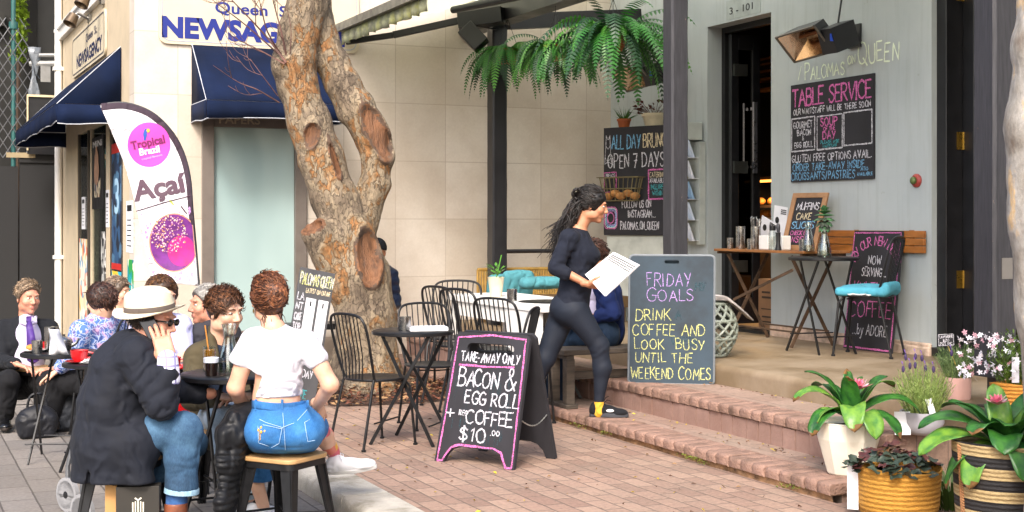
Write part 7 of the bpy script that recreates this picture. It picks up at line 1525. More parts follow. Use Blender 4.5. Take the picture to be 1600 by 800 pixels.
# ------------------------------------------------------------------ table-top things on the forecourt and footpath
p = P(632, 0, 9.38); cup('steel sugar cup on the small table by the tree', V(p[0], p[1], .765), .042, .095)
p = P(668, 0, 9.42); b = MB()
for k in range(5): b.box(V(p[0], p[1], .767+.005*k), (.26, .17, .004), (nrm(RT*.95+FW*.2+V(0, 0, 0)), nrm(FW*.95-RT*.2), EZ))
tag(b.build('menu_stack', M_paper, None, smooth=0), 'flat stack of white menus on the small table by the tree', 'menus')
zA, zB, zC, zF_ = ZF+.766*.95, ZF+.766*.93, ZF+.766*.97, ZF+.766*1.08
def onT(px, d, z): q = P(px, 0, d); return V(q[0], q[1], z)
cup('short steel cup on the table in front of the man in the suit', onT(58, 9.2, zA), .034, .085); cup('tall steel milkshake cup on the table of the man in the suit', onT(80, 9.35, zA), .042, .165)
t = thing('teapot', 'small steel teapot beside the white napkin on the far left table', 'teapot', onT(100, 9.42, zA)); c = onT(100, 9.42, zA); MB().lathe([(0, .002), (.045, 0), (.06, .04), (.055, .075), (.03, .09), (.008, .095), (.01, .108), (0, .11)], c, 22).build('pot', M_steel, t); MB().tube([c+RT*.05+EZ*.03, c+RT*.085+EZ*.05, c+RT*.1+EZ*.08], [.014, .01, .008], 8).build('spout', M_steel, t); MB().tube([c-RT*.05+EZ*.075, c-RT*.085+EZ*.065, c-RT*.08+EZ*.03, c-RT*.052+EZ*.02], .006, 6).build('handle', M_steel, t)
def saucer_cup(label, c, m, sc=1.0, hd=RT):
    t = thing('coffee_cup', label, 'cup', c, 'red coffee cups'); MB().lathe([(0, .012), (.03*sc, .010), (.045*sc, .035*sc), (.05*sc, .07*sc), (.047*sc, .07*sc), (.04*sc, .035*sc), (0, .018)], c, 24).build('cup', m, t); MB().tube([c+hd*.045*sc+EZ*.06*sc, c+hd*.075*sc+EZ*.055*sc, c+hd*.07*sc+EZ*.03*sc, c+hd*.042*sc+EZ*.028*sc], .006, 6).build('handle', m, t); MB().lathe([(0, .004), (.04*sc, .002), (.075*sc, .012), (.076*sc, .015), (.04*sc, .008), (0, .009)], c, 28).build('saucer', m, t); MB().lathe([(0, .058*sc), (.046*sc, .058*sc)], c, 20).build('coffee', mat('coffee', '#3a2012', .2), t); return t
M_red = mat('red_ceramic', '#b3161c', .2, var=.05, coat=.4)
saucer_cup('red coffee cup on a saucer on the table behind the man in the hat', onT(124, 8.72, zB), M_red, 1.15); saucer_cup('red coffee cup half hidden behind the raised cuff of the man in the hat', onT(268, 8.0, zC), M_red, 1.1); saucer_cup('red cup on the far left table by the steel cups', onT(70, 9.42, zA), M_red, .8)
b = MB(); c = onT(52, 9.32, zA); b.lathe([(0, .003), (.05, .002), (.09, .012), (.091, .015), (.05, .008), (0, .008)], c, 28); t = thing('plate', 'white plate with a pastry on the far left table', 'plate', c); b.build('dish', M_white, t); b = MB(); b.ell(c+EZ*.03, (.05, .035, .022), n=14); tag(b.build('pastry', M_bun), 'golden pastry on the white plate on the far left table', 'pastry')
rnd = random.Random(2)
def napkin(label, c, h=.16, lean=0):
    b = MB(); rows = [[c+RT*((-.07+.035*j)*(1-.25*i/5))+FW*(.03*math.sin(j*1.3+i*.5))+EZ*(h*i/5)+RT*(lean*i/5)+FW*.015*i*math.cos(j) for j in range(5)] for i in range(6)]; b.grid(rows); return tag(b.build('napkin', M_paper, None, smooth=60, solid=.003), label, 'napkin', 'paper napkins')
napkin('crumpled white paper napkin standing between the two left tables', onT(93, 9.1, zA), .17, -.05)
b = MB()
for k in range(4): b.box(onT(150, 8.7, zB+.006+.006*k), (.17-.01*k, .12, .004), (nrm(RT+FW*.2*(k-1)), nrm(FW-RT*.2*(k-1)), EZ))
tag(b.build('napkin_stack', M_paper, None, smooth=0), 'flat stack of napkins beside the red cup and saucer', 'napkins')
# near table
t = thing('coffee_cup', 'black reusable glass coffee cup with a pale rim on the near table', 'cup', onT(330, 6.95, zF_)); c = onT(330, 6.95, zF_); MB().lathe([(0, .002), (.028, 0), (.033, .05), (.036, .085), (0, .086)], c, 24).build('cup', mat('dark_brown_glass', '#1a100c', .08, var=.05, coat=.6), t); MB().lathe([(.0355, .066), (.0385, .068), (.0395, .09), (.036, .092), (.034, .088)], c, 24).build('rim', mat('pale_blue_rim', '#d5dbe8', .4), t)
def juice(label, c, h):
    t = thing('juice_glass', label, 'glass', c, 'glasses of orange juice'); MB().lathe([(0, .002), (.030, 0), (.033, h), (.031, h), (.028, .006), (0, .006)], c, 24).build('glass', glassmat('clear_glass', '#eef4f2', .03, .1), t); MB().lathe([(0, .007), (.0275, .007), (.0305, h*.86), (0, h*.86)], c, 24).build('juice', mat('orange_juice', '#d98a1a', .25, var=.08), t); return t
j = juice('glass of orange juice with a straw on the near table', onT(327, 7.15, zF_), .13); c = onT(327, 7.15, zF_); MB().tube([c+V(.01, 0, .01), c+V(-.02, .01, .24)], .004, 6).build('straw', mat('amber_straw', '#c9873a', .4), j)
juice('glass of orange juice tucked behind the arm of the woman in white', onT(381, 7.0, zF_), .12)
carafe('carafe', 'tall glass water carafe on the near table', onT(358, 7.0, zF_), 1.12, .06)
# white table things
t = thing('plant_pot', 'cream pot with a small green cutting on the white table', 'potted plant', onT(775, 11.9, .86)); c = onT(775, 11.9, .86); MB().lathe([(0, .002), (.05, 0), (.07, .16), (.075, .17), (.068, .17), (.06, .15), (0, .15)], c, 24).build('pot', mat('cream_glaze', '#cfc4a8', .5), t); b = MB(); rnd = random.Random(1)
for i in range(30): a = rnd.uniform(0, 6.28); q = c+V(.05*math.cos(a), .05*math.sin(a), .16+rnd.uniform(0, .1)); d = nrm(V(math.cos(a), math.sin(a), rnd.uniform(0, 1))); e = nrm(np.cross(d, EZ)); b.poly(q, q+d*.03+e*.014, q+d*.06, q+d*.03-e*.014)
b.tube([c+V(0, 0, .15), c+V(.04, .02, .27), c+V(.06, .02, .36)], .005, 5); b.build('leaves', mat('fresh_leaf', '#4f8a2a', .5, var=.3), t, smooth=0)
cup('steel cup near the corner of the white table', onT(800, 11.2, .86), .04, .10, M_steel)
b = MB(); S = Sdf(.02); S.path([onT(790, 13.2, .98), onT(800, 13.2, 1.05), onT(806, 13.2, 1.08)], [.03, .02, .006]); 
# bags
def soft_bag(label, c, r, mt, name='handbag', strap=None, parent=None):
    S = Sdf(.03); S.ell(c+EZ*r[2]*.9, r); S.rbox(c+EZ*r[2]*.7, (r[0]*.85, r[1]*.8, r[2]*.65), .03); S.clip(c+EZ*.002, -EZ); S.disp = fold_disp(.018, 10); v, f = S.mesh(.012); t = thing(name, label, 'bag', c); mesh_obj('body', [(v, f, 0)], mt, t)
    b = MB(); b.tube(cat_rom([c+V(-r[0]*.5, 0, r[2]*1.5), c+V(-r[0]*.3, 0, r[2]*2.4), c+V(r[0]*.3, 0, r[2]*2.4), c+V(r[0]*.5, 0, r[2]*1.5)], 6), .010, 6); b.build('strap', mt, t); return t
soft_bag('slumped black handbag on the pavers beside the legs of the woman in floral', onT(58, 10.25, ZF), (.15, .1, .13), fabric('black_nylon', '#1c1d22', .2, .5)); soft_bag('dark grey rucksack on the pavers behind the black handbag', onT(100, 10.6, ZF), (.16, .12, .18), fabric('grey_nylon', '#33363c', .2, .6), 'rucksack')
soft_bag('glossy red handbag behind the arm of the man in the hat', onT(286, 7.9, ZF+.47), (.11, .07, .12), mat('red_leather', '#b0141c', .3, var=.1)); 
tpf = thing('side_chair', 'pale folding seat under the red handbag', 'seat', onT(286, 7.9, ZF)); c = onT(286, 7.9, ZF); MB().box(c+EZ*.455, (.34, .3, .03)).build('seat', mat('pale_grey_seat', '#a9aab2', .5), tpf, bevel=.006)
for sx in (-1, 1):
    for sy in (-1, 1): MB().bar(c+V(.15*sx, .13*sy, .44), c+V(.17*sx, .15*sy, 0), .022).build('leg', M_iron, tpf)
# paper bag with lettering, under the stool of the man in the hat
q = onT(205, 6.62, ZF); u = nrm(RT*.96+FW*.15); nb = nrm(np.cross(u, EZ)); t = thing('paper_bag', 'kraft and dark paper shopping bag with white printing under the stool', 'bag', q); w, h, dp = .22, .35, .10
Oq = onT(181, 6.50, ZF); b = MB(); b.prism([(0, 0), (.20, 0), (.20, h), (0, h)], Oq, u, EZ, dp); b.build('dark_body', mat('dark_paper', '#2a2620', .7, var=.1), t, smooth=0, bevel=.003); Oq2 = onT(168, 6.53, ZF)-FW*.0; b = MB(); b.prism([(-.02, 0), (.06, 0), (.055, h*.98), (-.02, h)], Oq2+FW*.03, u, EZ, dp*.9); b.build('kraft_side', mat('kraft_paper', '#b58a56', .8, var=.1), t, smooth=0)
b = MB(); put_type(b, 'Victor Ch', Oq, u, EZ, .012, .185, .024, .17, .015); put_type(b, 'The Coffee', Oq, u, EZ, .012, .155, .016, .13, .0)
for k in range(5): b.prism([(.075+.012*k, .23), (.081+.012*k, .23), (.081+.012*k, .285-.004*abs(k-2)), (.075+.012*k, .285-.004*abs(k-2))], Oq+nb*.003, u, EZ, .002)
b.prism([(.085, .295), (.102, .282), (.12, .295), (.114, .30), (.102, .29), (.091, .30)], Oq+nb*.003, u, EZ, .002); b.build('lettering', mat('cream_print', '#d8d2c0', .7), t, smooth=0)
# walking-frame wheels behind the blazer
t = thing('walking_frame', 'wheeled walking frame with grey wheels behind the man in the hat', 'walking frame', P(125, 0, 7.3))
for px, d in ((106, 7.62), (129, 7.15)):
    r = .095; q = P(px, 0, d); c = V(q[0], q[1], ZF+r); axd = nrm(FW*.75+RT*.6); ax = np.array([nrm(np.cross(axd, EZ)), EZ, axd]); b = MB(); b.lathe([(r*.82, -.014), (r, -.012), (r*1.0, .012), (r*.82, .014), (r*.80, 0), (r*.82, -.014)], c, 32, ax); wl = b.build('wheel', mat('grey_rubber', '#8a8a8c', .6), t); b = MB(); b.lathe([(0, -.018), (.02, -.016), (.02, .016), (0, .018)], c, 14, ax)
    for i in range(7): a = 2*math.pi*i/7; b.bar(c, c+(ax[0]*math.cos(a)+ax[1]*math.sin(a))*r*.82, .014, .012, up=axd)
    b.build('hub', M_black, wl)
    MB().tube([c, c+EZ*.16-RT*.0, c+EZ*.62+RT*.12], .013, 8).build('strut', mat('dull_aluminium', '#7f8288', .4, .8), t)
# quilted jacket hung over the edge of the near table
M_puf = fabric('black_quilted', '#17181b', .2, .5, 300); p = lambda x, y, d=0: P(x, y, 6.72+d); S = Sdf(.05); W2 = (FW, .6)
S.path([p(398, 640, .12), p(372, 650, .06), p(352, 678, .0), p(350, 720, -.02), p(352, 780, -.02), p(354, 840, 0)], [.035, .05, .045, .038, .042, .04], .05, (FW, .42)); S.path([p(396, 645, .12), p(378, 675, .04), p(368, 720, .03), p(364, 770, .05)], [.05, .06, .05, .03], .05, (FW, .5)); S.path([p(396, 650, .15), p(388, 690, .14), p(384, 735, .14)], [.05, .05, .02], .04, (FW, .6))
S.cap(p(376, 655, -.12), p(362, 740, -.12), .004, .006, 0); S.sub(.03)
t = thing('quilted_jacket', 'black quilted jacket hanging beside the woman in the white top', 'jacket', p(360, 700)); cloth('shell', S, M_puf, t, .008, sumdisp(fold_disp(.022, 7, axis=UP), fold_disp(.008, 22), lambda q_: np.where(q_[:, 2] < p(0, 700)[2], -.006*(np.abs(np.sin(q_[:, 2]*95+3*vnoise(q_, 9)))-.5), 0)))
# ------------------------------------------------------------------ feather banner
def FP(px, py, off=0): return P(px, py, 11.3+.0012*(px-235)+.02*math.sin(py/24+px/70)) - FW*off
Lc = cat_rom([V(157, 166), V(176, 210), V(196, 262), V(213, 325), V(227, 390), V(238, 439)], 12); Rc = cat_rom([V(158, 163), V(196, 161), V(236, 175), V(268, 205), V(287, 240), V(297, 280), V(301, 330), V(306, 385), V(311, 447)], 12)
def along(c, t): k = t*(len(c)-1); i = min(int(k), len(c)-2); return c[i]+(c[i+1]-c[i])*(k-i)
fl = thing('feather_banner', 'white feather banner with a pink disc and a bowl of purple berries on the footpath', 'banner', (*P(315, 0, 11.35)[:2], ZF)); NT = 60; b = MB(); rows = []
for i in range(NT+1):
    t_ = i/NT; a, c_ = along(Lc, t_), along(Rc, t_); rows.append([FP(*(a+(c_-a)*(j/14)*.985)) for j in range(15)])
b.grid(rows); b.build('cloth', fabric('white_polyester', '#dcdade', .03, .6, 200), fl, solid=.002)
b = MB(); rows = []
for i in range(NT+1):
    t_ = i/NT*.80; c_ = along(Rc, t_); nx = along(Rc, min(1, t_+.01))-along(Rc, max(0, t_-.01)); nx = nrm(nx); pn = V(-nx[1], nx[0]); wd = 10*(1-.45*t_); rows.append([FP(*(c_+pn*(-1 if False else 1)*wd), .003), FP(*c_, .006), FP(*(c_-pn*1.5), .0)])
b.grid(rows); b.build('pole_sleeve', fabric('mauve_black_sleeve', '#3f333d', .1), fl)
b = MB(); pts = [FP(*c_, -.004) for c_ in Rc[4:]]+[V(*P(316, 0, 11.42)[:2], ZF+.05)]; b.tube(pts, [.010]*len(pts), 6); b.build('pole', mat('dark_pole', '#2a2a2e', .4), fl); b = MB(); q = V(*P(316, 0, 11.42)[:2], ZF+.03); b.bar(q-RT*.35, q+RT*.35, .04, .02); b.bar(q-FW*.35+EZ*.012, q+FW*.35+EZ*.012, .04, .02); b.build('cross_base', M_black, fl)
def fdisc(cx, cy, rx, ry, off, m, name, n=40, clip=None):
    b = MB(); rows = [[FP(cx+rx*k*math.cos(2*math.pi*j/n), cy+ry*k*math.sin(2*math.pi*j/n), off) for j in range(n)] for k in (.001, .25, .5, .75, 1)]
    if clip: rows = [[FP(min(cx+rx*k*math.cos(2*math.pi*j/n), clip(cy+ry*k*math.sin(2*math.pi*j/n))), cy+ry*k*math.sin(2*math.pi*j/n), off) for j in range(n)] for k in (.001, .25, .5, .75, 1)]
    b.grid(rows, closed=True); return b.build(name, m, fl, smooth=60)
fdisc(233, 226, 33.5, 35, .004, mat('pink_print', '#d94ab0', .6, var=.04), 'printed_disc')
def ftype(txt, x0, y0, h, wd, rot, m, bold, off=.008, name='lettering'):
    vs, fs = type_mesh(txt, bold); vs = vs.copy(); vs[:, 0] -= vs[:, 0].min(); W0 = vs[:, 0].max(); X = vs[:, 0]*wd/W0; Y = vs[:, 1]/.73*h; b = MB(); b.add([FP(x0+x*math.cos(rot)+y*math.sin(rot), y0+x*math.sin(rot)-y*math.cos(rot), off) for x, y in zip(X, Y)], fs); return b.build(name, m, fl, smooth=0)
M_mar = mat('maroon_print', '#7a1f5a', .6, var=.03); M_dm = mat('dark_mauve_print', '#472a3c', .6, var=.03)
ftype('Tropical', 206, 234, 13, 54, R(-12), M_mar, .03); ftype('Brazil', 219, 243, 11, 32, R(-10), M_paper, .03); ftype('tropical flavours', 222, 250.5, 3.2, 33, R(-13), mat('pale_pink_print', '#f0c8e4', .6), 0)
ftype('A\u00e7a\u00ed', 210, 314, 31, 86, R(-11), M_dm, .035)
b = MB()
for cx, cy, rx, ry, m_ in ((227, 210, 3, 6.5, 0), (229, 204, 3.5, 3, 0), (232, 204, 2.6, 3.2, 1), (226.5, 217, 1.8, 3, 0)): k = len(b.v); b.cur = m_; n = 14; b.add([FP(cx+rx*math.cos(2*math.pi*j/n), cy+ry*math.sin(2*math.pi*j/n), .008+.001*m_) for j in range(n)], [tuple(range(n))])
b.build('bird_emblem', [mat('royal_blue_print', '#2a5ab0', .6), mat('orange_print', '#f0b040', .6)], fl, smooth=0)
Rx = lambda y: along(Rc, min(1, max(0, np.interp(y, [c_[1] for c_ in Rc[14:]], np.linspace(14/(len(Rc)-1), 1, len(Rc)-14)))))[0]-1.5
fdisc(272, 379, 39, 46, .004, mat('bowl_rim_print', '#c98a70', .6), 'printed_bowl', clip=Rx); fdisc(272, 379, 37, 44, .006, mat('berry_print', '#6a2478', .6, var=.3, vs=14), 'printed_berries', clip=lambda y: Rx(y)-1); fdisc(284, 392, 22, 24, .008, mat('magenta_print', '#b01878', .6, var=.25, vs=10), 'printed_scoop', clip=lambda y: Rx(y)-1.5)
b = MB(); rnd = random.Random(4)
for i in range(260):
    a = rnd.uniform(0, 6.28); r = math.sqrt(rnd.random()); x, y = 264+29*r*math.cos(a), 365+30*r*math.sin(a)
    if x > Rx(y)-3: continue
    s1 = rnd.uniform(.6, 1.7); s2 = rnd.uniform(.5, 1.2); ro = rnd.uniform(0, 3); b.cur = rnd.randrange(3); b.add([FP(x+s1*math.cos(ro+q*1.571)*(1 if q % 2 else s2), y+s1*math.sin(ro+q*1.571), .0105) for q in range(4)], [(0, 1, 2, 3)])
b.build('printed_seeds', [mat('cream_print2', '#ead6b8', .6), mat('pink_seed_print', '#d89ac0', .6), mat('tan_seed_print', '#c08a60', .6)], fl, smooth=0)
b = MB(); b.tube([FP(213, 330, .006), FP(255, 317, .006), FP(297, 306, .006)], .004, 4); b.tube([FP(283, 322, .006), FP(292, 334, .006)], .005, 4); b.build('printed_line', M_dm, fl)
b = MB(); rnd = random.Random(6)
for i in range(150):
    y = rnd.uniform(324, 438); x0 = along(Lc, min(1, .52+.48*(y-325)/114))[0]+2; x = rnd.uniform(x0, Rx(y)-2)
    if ((x-272)/41)**2+((y-379)/48)**2 < 1 or (y < 345 and rnd.random() < .6): continue
    s1 = rnd.uniform(1.2, 3.5); ro = rnd.uniform(0, 3); b.cur = 0 if y < 400 or rnd.random() < .4 else 1; b.add([FP(min(x+s1*math.cos(ro+q*1.571)*(1 if q % 2 else .5), Rx(y)-1), y+s1*math.sin(ro+q*1.571), .005) for q in range(4)], [(0, 1, 2, 3)])
b.add([FP(264+q[0], 311+q[1], .006) for q in ((0, 0), (4, 2), (9, 9), (6, 9), (2, 5))], [(0, 1, 2, 3, 4)], 2); b.build('printed_petals', [mat('lilac_print', '#b58ac8', .6), mat('mauve_print', '#c98ac8', .6), mat('leaf_print', '#a9b84a', .6)], fl, smooth=0)
# ================================================================== TREE, FERNS, POT PLANTS, SMALL GROWTH
def barkmat():
    m, nt, b = newmat('flaking_bark'); co = coords(nt, (1, 1, .55)); nz = node(nt, 'ShaderNodeTexNoise'); nt.links.new(co, nz.inputs[0]); nz.inputs['Scale'].default_value = 9; nz.inputs['Detail'].default_value = 5
    ad = node(nt, 'ShaderNodeVectorMath', operation='MULTIPLY_ADD'); nt.links.new(nz.outputs['Color'], ad.inputs[0]); ad.inputs[1].default_value = (.3,)*3; nt.links.new(co, ad.inputs[2])
    v1 = node(nt, 'ShaderNodeTexVoronoi'); v1.inputs['Scale'].default_value = 17; nt.links.new(ad.outputs[0], v1.inputs[0]); v2 = node(nt, 'ShaderNodeTexVoronoi', feature='DISTANCE_TO_EDGE'); v2.inputs['Scale'].default_value = 17; nt.links.new(ad.outputs[0], v2.inputs[0])
    s = node(nt, 'ShaderNodeSeparateColor'); nt.links.new(v1.outputs['Color'], s.inputs[0]); big = noise_n(nt, coords(nt, (1, 1, .7)), 2.3, 5, .65)
    mx = node(nt, 'ShaderNodeMath', operation='MULTIPLY_ADD'); nt.links.new(s.outputs[0], mx.inputs[0]); mx.inputs[1].default_value = .30; m3 = node(nt, 'ShaderNodeMath', operation='MULTIPLY_ADD'); nt.links.new(big, m3.inputs[0]); m3.inputs[1].default_value = 1.7; m3.inputs[2].default_value = -.50; nt.links.new(m3.outputs[0], mx.inputs[2])
    cc = ramp(nt, mx.outputs[0], [(.15, lin('#574a3c')), (.34, lin('#7a6b59')), (.54, lin('#93836b')), (.62, lin('#7d6040')), (.69, lin('#93653a')), (.78, lin('#9a7a56')), (.9, lin('#7d7263'))])
    e = ramp(nt, v2.outputs['Distance'], [(.006, (.6,)*3), (.03, (0, 0, 0))]); fine = noise_n(nt, co, 45, 5, .7)
    c2 = mixc(nt, e, cc, lin('#3a2c22')); c3 = mixc(nt, 1, c2, ramp(nt, fine, [(.3, (.62,)*3), (.7, (1.25,)*3)]), 'MULTIPLY')
    nt.links.new(c3, b.inputs['Base Color']); b.inputs['Roughness'].default_value = .85
    h = node(nt, 'ShaderNodeMath', operation='MULTIPLY_ADD'); nt.links.new(s.outputs[0], h.inputs[0]); h.inputs[1].default_value = .5; h2 = node(nt, 'ShaderNodeMath', operation='MULTIPLY_ADD'); nt.links.new(fine, h2.inputs[0]); h2.inputs[1].default_value = .6; nt.links.new(h2.outputs[0], h.inputs[2]); mn = node(nt, 'ShaderNodeMath', operation='MINIMUM'); nt.links.new(v2.outputs['Distance'], mn.inputs[0]); mn.inputs[1].default_value = .06; m5 = node(nt, 'ShaderNodeMath', operation='MULTIPLY'); nt.links.new(mn.outputs[0], m5.inputs[0]); m5.inputs[1].default_value = 8; nt.links.new(m5.outputs[0], h2.inputs[2])
    bump(nt, b, h.outputs[0], .9, .02); return m
M_bark = barkmat(); M_scar = mat('bare_scar_wood', '#6e4a30', .7, var=.4, vs=6, stretch=(3, 3, .6), bmp=.8, bs=25, bd=.02); M_rim = mat('dark_callus_bark', '#574436', .85, var=.4, vs=9, bmp=.8, bs=40, bd=.01)
Tq = lambda x, y, dd=0: P(x, y, 12.1+dd)
tree = thing('street_tree', 'thick twin stemmed street tree with flaking orange and grey bark growing through the paving', 'tree', (*Tq(570, 0)[:2], 0))
S = Sdf(.07)
main = [(570, 618, .30), (572, 560, .265), (572, 500, .255), (564, 430, .25), (544, 370, .228), (521, 310, .212), (502, 250, .207), (483, 190, .195), (466, 135, .19), (460, 100, .20), (468, 50, .19), (483, 0, .185), (492, -90, .155), (500, -220, .14), (470, -330, .1)]
S.path([Tq(x, y) for x, y, r in main], [r*(.93 if y < 420 else 1.02) for x, y, r in main], .05)
sec = [(566, 450, .16), (567, 390, .155), (575, 340, .15), (586, 290, .145), (590, 250, .142), (579, 210, .162), (556, 170, .178), (534, 130, .17), (516, 95, .158), (503, 50, .14), (497, 0, .125), (512, -90, .1), (540, -220, .09)]
S.path([Tq(x-(6 if y > 320 else 0), y, .16) for x, y, r in sec], [r*.92 for x, y, r in sec], .04)
for x, y, dd, r in ((515, 604, -.1, .09), (625, 606, .1, .1), (548, 628, -.35, .09), (598, 626, -.3, .1), (640, 600, .45, .07), (505, 598, .3, .08)): S.cap(Tq(570, 575), P(x, y, 12.1+dd)*V(1, 1, 0)+EZ*.0, .2, r, .12)
S.cap(Tq(538, 450, -.05), Tq(494, 365, -.22), .16, .135, .08); S.ell(Tq(452, 102, -.08), (.14, .14, .11))
up0 = Tq(486, 352, -.26); S.ops.append(('e', up0, V(.10, .10, .07), np.eye(3), .03)); S.sub(.02)
scars = [(Tq(487, 212, -.17), V(.075, .25, .13), .4), (Tq(590, 207, .02), V(.11, .3, .30), .0), (Tq(577, 400, -.2), V(.11, .3, .29), 0), (Tq(524, 250, -.1), V(.03, .2, .2), 0), (Tq(560, 330, .05), V(.05, .2, .12), 0)]
SA = [frame_from(FW, nrm(UP+RT*.25)), frame_from(FW, nrm(UP-RT*.45)), frame_from(FW, nrm(UP-RT*.12)), frame_from(FW, nrm(UP-RT*.3)), np.eye(3)]
def sq(p, i): return np.linalg.norm(((p-scars[i][0])@SA[i].T)/scars[i][1], axis=1)
def tdisp(p):
    w = p*V(1, 1, .6); d = -.020*(np.abs(vnoise(w, 9)-.5)*2-.4)-.02*(vnoise(w+3, 3.2)-.5)-.008*(vnoise(w, 30)-.5)-.016*np.abs(np.sin(np.arctan2((p-Tq(570, 0))[:, 1], (p-Tq(570, 0))[:, 0])*4+p[:, 2]*1.2))*np.clip(1.2-p[:, 2], 0, 1)
    for i in range(4): k = sq(p, i); d = d+.035*np.clip(1-k/.8, 0, 1)**.5*(1 if i != 0 else .6) - .030*np.exp(-((k-.95)/.14)**2)
    return d
S.clip((0, 0, -.03), -EZ); S.disp = tdisp; v, f = S.mesh(.017); fc = v[f].mean(1); mi = np.zeros(len(f), int)
for i in range(4): k = sq(fc, i)+.6*(vnoise(fc, 10)-.5); mi[(k < 1.02)] = 2; mi[(k+.5*(vnoise(fc, 31)-.5) < .80)] = 1
k = np.linalg.norm((fc-up0)/V(.13, .13, .1), axis=1); mi[k < 1] = 1
mesh_obj('trunk', [(v, f, mi)], [M_bark, M_scar, M_rim], tree)
rnd = random.Random(21); b = MB()
def twig(pts, r0, depth=0):
    pts = cat_rom(pts, 4); k = len(pts); b.tube(pts, [max(.0022, r0*(1-.8*i/k)) for i in range(k)], 5)
    if depth < 2:
        for _ in range(rnd.randint(2, 4)):
            i = rnd.randint(k//4, k-2); d = nrm(pts[i+1]-pts[i]); s = nrm(np.cross(d, V(rnd.gauss(0, 1), rnd.gauss(0, 1), rnd.gauss(0, 1)))); L = rnd.uniform(.12, .4)*(1 if depth == 0 else .6); e = nrm(d*.8+s*.7+UP*.15); twig([pts[i], pts[i]+e*L*.5, pts[i]+nrm(e+UP*.3)*L], r0*.5, depth+1)
tw = lambda x, y, dd=0: P(x, y, 11.92+dd)
for l, r in (([(447, 98), (420, 62), (393, 32), (365, 3), (340, -25)], .011), ([(449, 96), (440, 52), (428, 6), (420, -30)], .010), ([(445, 100), (405, 78), (372, 62), (350, 48)], .007), ([(446, 96), (418, 50), (408, 10), (398, -20)], .009), ([(436, 160), (402, 140), (372, 128), (333, 102)], .007), ([(434, 150), (410, 118), (391, 92)], .005), ([(447, 95), (385, 40), (345, 10), (320, -10)], .008), ([(452, 92), (455, 50), (448, 10)], .006)): twig([tw(x, y, rnd.uniform(-.1, .1)-.1*i) for i, (x, y) in enumerate(l)], r)
b.build('twigs', mat('reddish_twig', '#6a4a42', .7, var=.3), tree)
# bare soil and fallen leaves round the trunk
b = MB(); c = Tq(575, 0)*V(1, 1, 0)+V(.05, -.1, .006); n = 40; ring = [c+V((.95+.18*math.sin(a*3)+rnd.uniform(-.05, .05))*math.cos(a), (.85+.15*math.cos(a*2))*math.sin(a), 0) for a in np.linspace(0, 6.283, n+1)[:-1]]; b.add([c+EZ*.05]+[c+(p-c)*.5+EZ*.035 for p in ring]+ring, [(0, 1+i, 1+(i+1) % n) for i in range(n)]+[(1+i, 1+n+i, 1+n+(i+1) % n, 1+(i+1) % n) for i in range(n)]); b.build('soil', M_soil)['kind'] = 'structure'
def litter(name, n, gen, cols, s=(.015, .04), label=None):
    b = MB(); 
    for i in range(n):
        p = gen(); d = nrm(V(rnd.gauss(0, 1), rnd.gauss(0, 1), rnd.gauss(0, .25))); e = nrm(np.cross(d, nrm(V(rnd.gauss(0, .4), rnd.gauss(0, .4), 1)))); L = rnd.uniform(*s); b.cur = rnd.randrange(len(cols)); b.poly(p-d*L, p+e*L*.45+EZ*.006, p+d*L, p-e*L*.45+EZ*.004)
    o = b.build(name, cols, None, smooth=0); o['kind'] = 'stuff'
    if label: tag(o, label, 'leaves')
    return o
LB = [mat('dead_leaf_brown', '#5a3a26', .8, var=.4, vs=20), mat('dead_leaf_red', '#6e3f2c', .8, var=.3, vs=20), mat('dead_leaf_tan', '#8a6a48', .8, var=.3, vs=20)]; LY = [mat('yellow_leaf', '#b8a02a', .7, var=.2, vs=20), mat('dead_leaf_tan', '#8a6a48', .8), LB[0]]
def g1():
    a = rnd.uniform(0, 6.283); r = abs(rnd.gauss(.55, .25)); q = c+V(r*math.cos(a)*1.15, r*math.sin(a), .02+max(0, .08-.06*r)*rnd.random()*1.5); return q
litter('fallen_leaves', 2600, g1, LB, (.012, .035), 'drift of dead brown leaves around the foot of the street tree')
litter('scattered_leaves', 150, lambda: V(rnd.uniform(2.6, 4.55), rnd.uniform(5.5, 10.5), .008), LY, (.008, .022), 'few small leaves scattered over the pink brick paving')
litter('step_leaves', 120, lambda: V(5.62-abs(rnd.gauss(0, .05)), rnd.uniform(6.3, 9.5), Z2+.008) if rnd.random() < .5 else V(5.04-abs(rnd.gauss(0, .08)), rnd.uniform(6.1, 9), Z1+.008), LY, (.008, .018), 'small dry leaves lying in the corners of the steps')
litter('joint_weeds', 130, lambda: V(4.60-abs(rnd.gauss(0, .02)), rnd.choice([6.35, 7.3, 7.38, 8.5, 8.9])+rnd.gauss(0, .06), .012+rnd.random()*.03), [mat('moss_weed', '#6f7024', .8, var=.3, vs=20), mat('weed_green', '#5a6a1e', .8)], (.006, .016), 'yellow green weeds growing under the edge of the lower step')
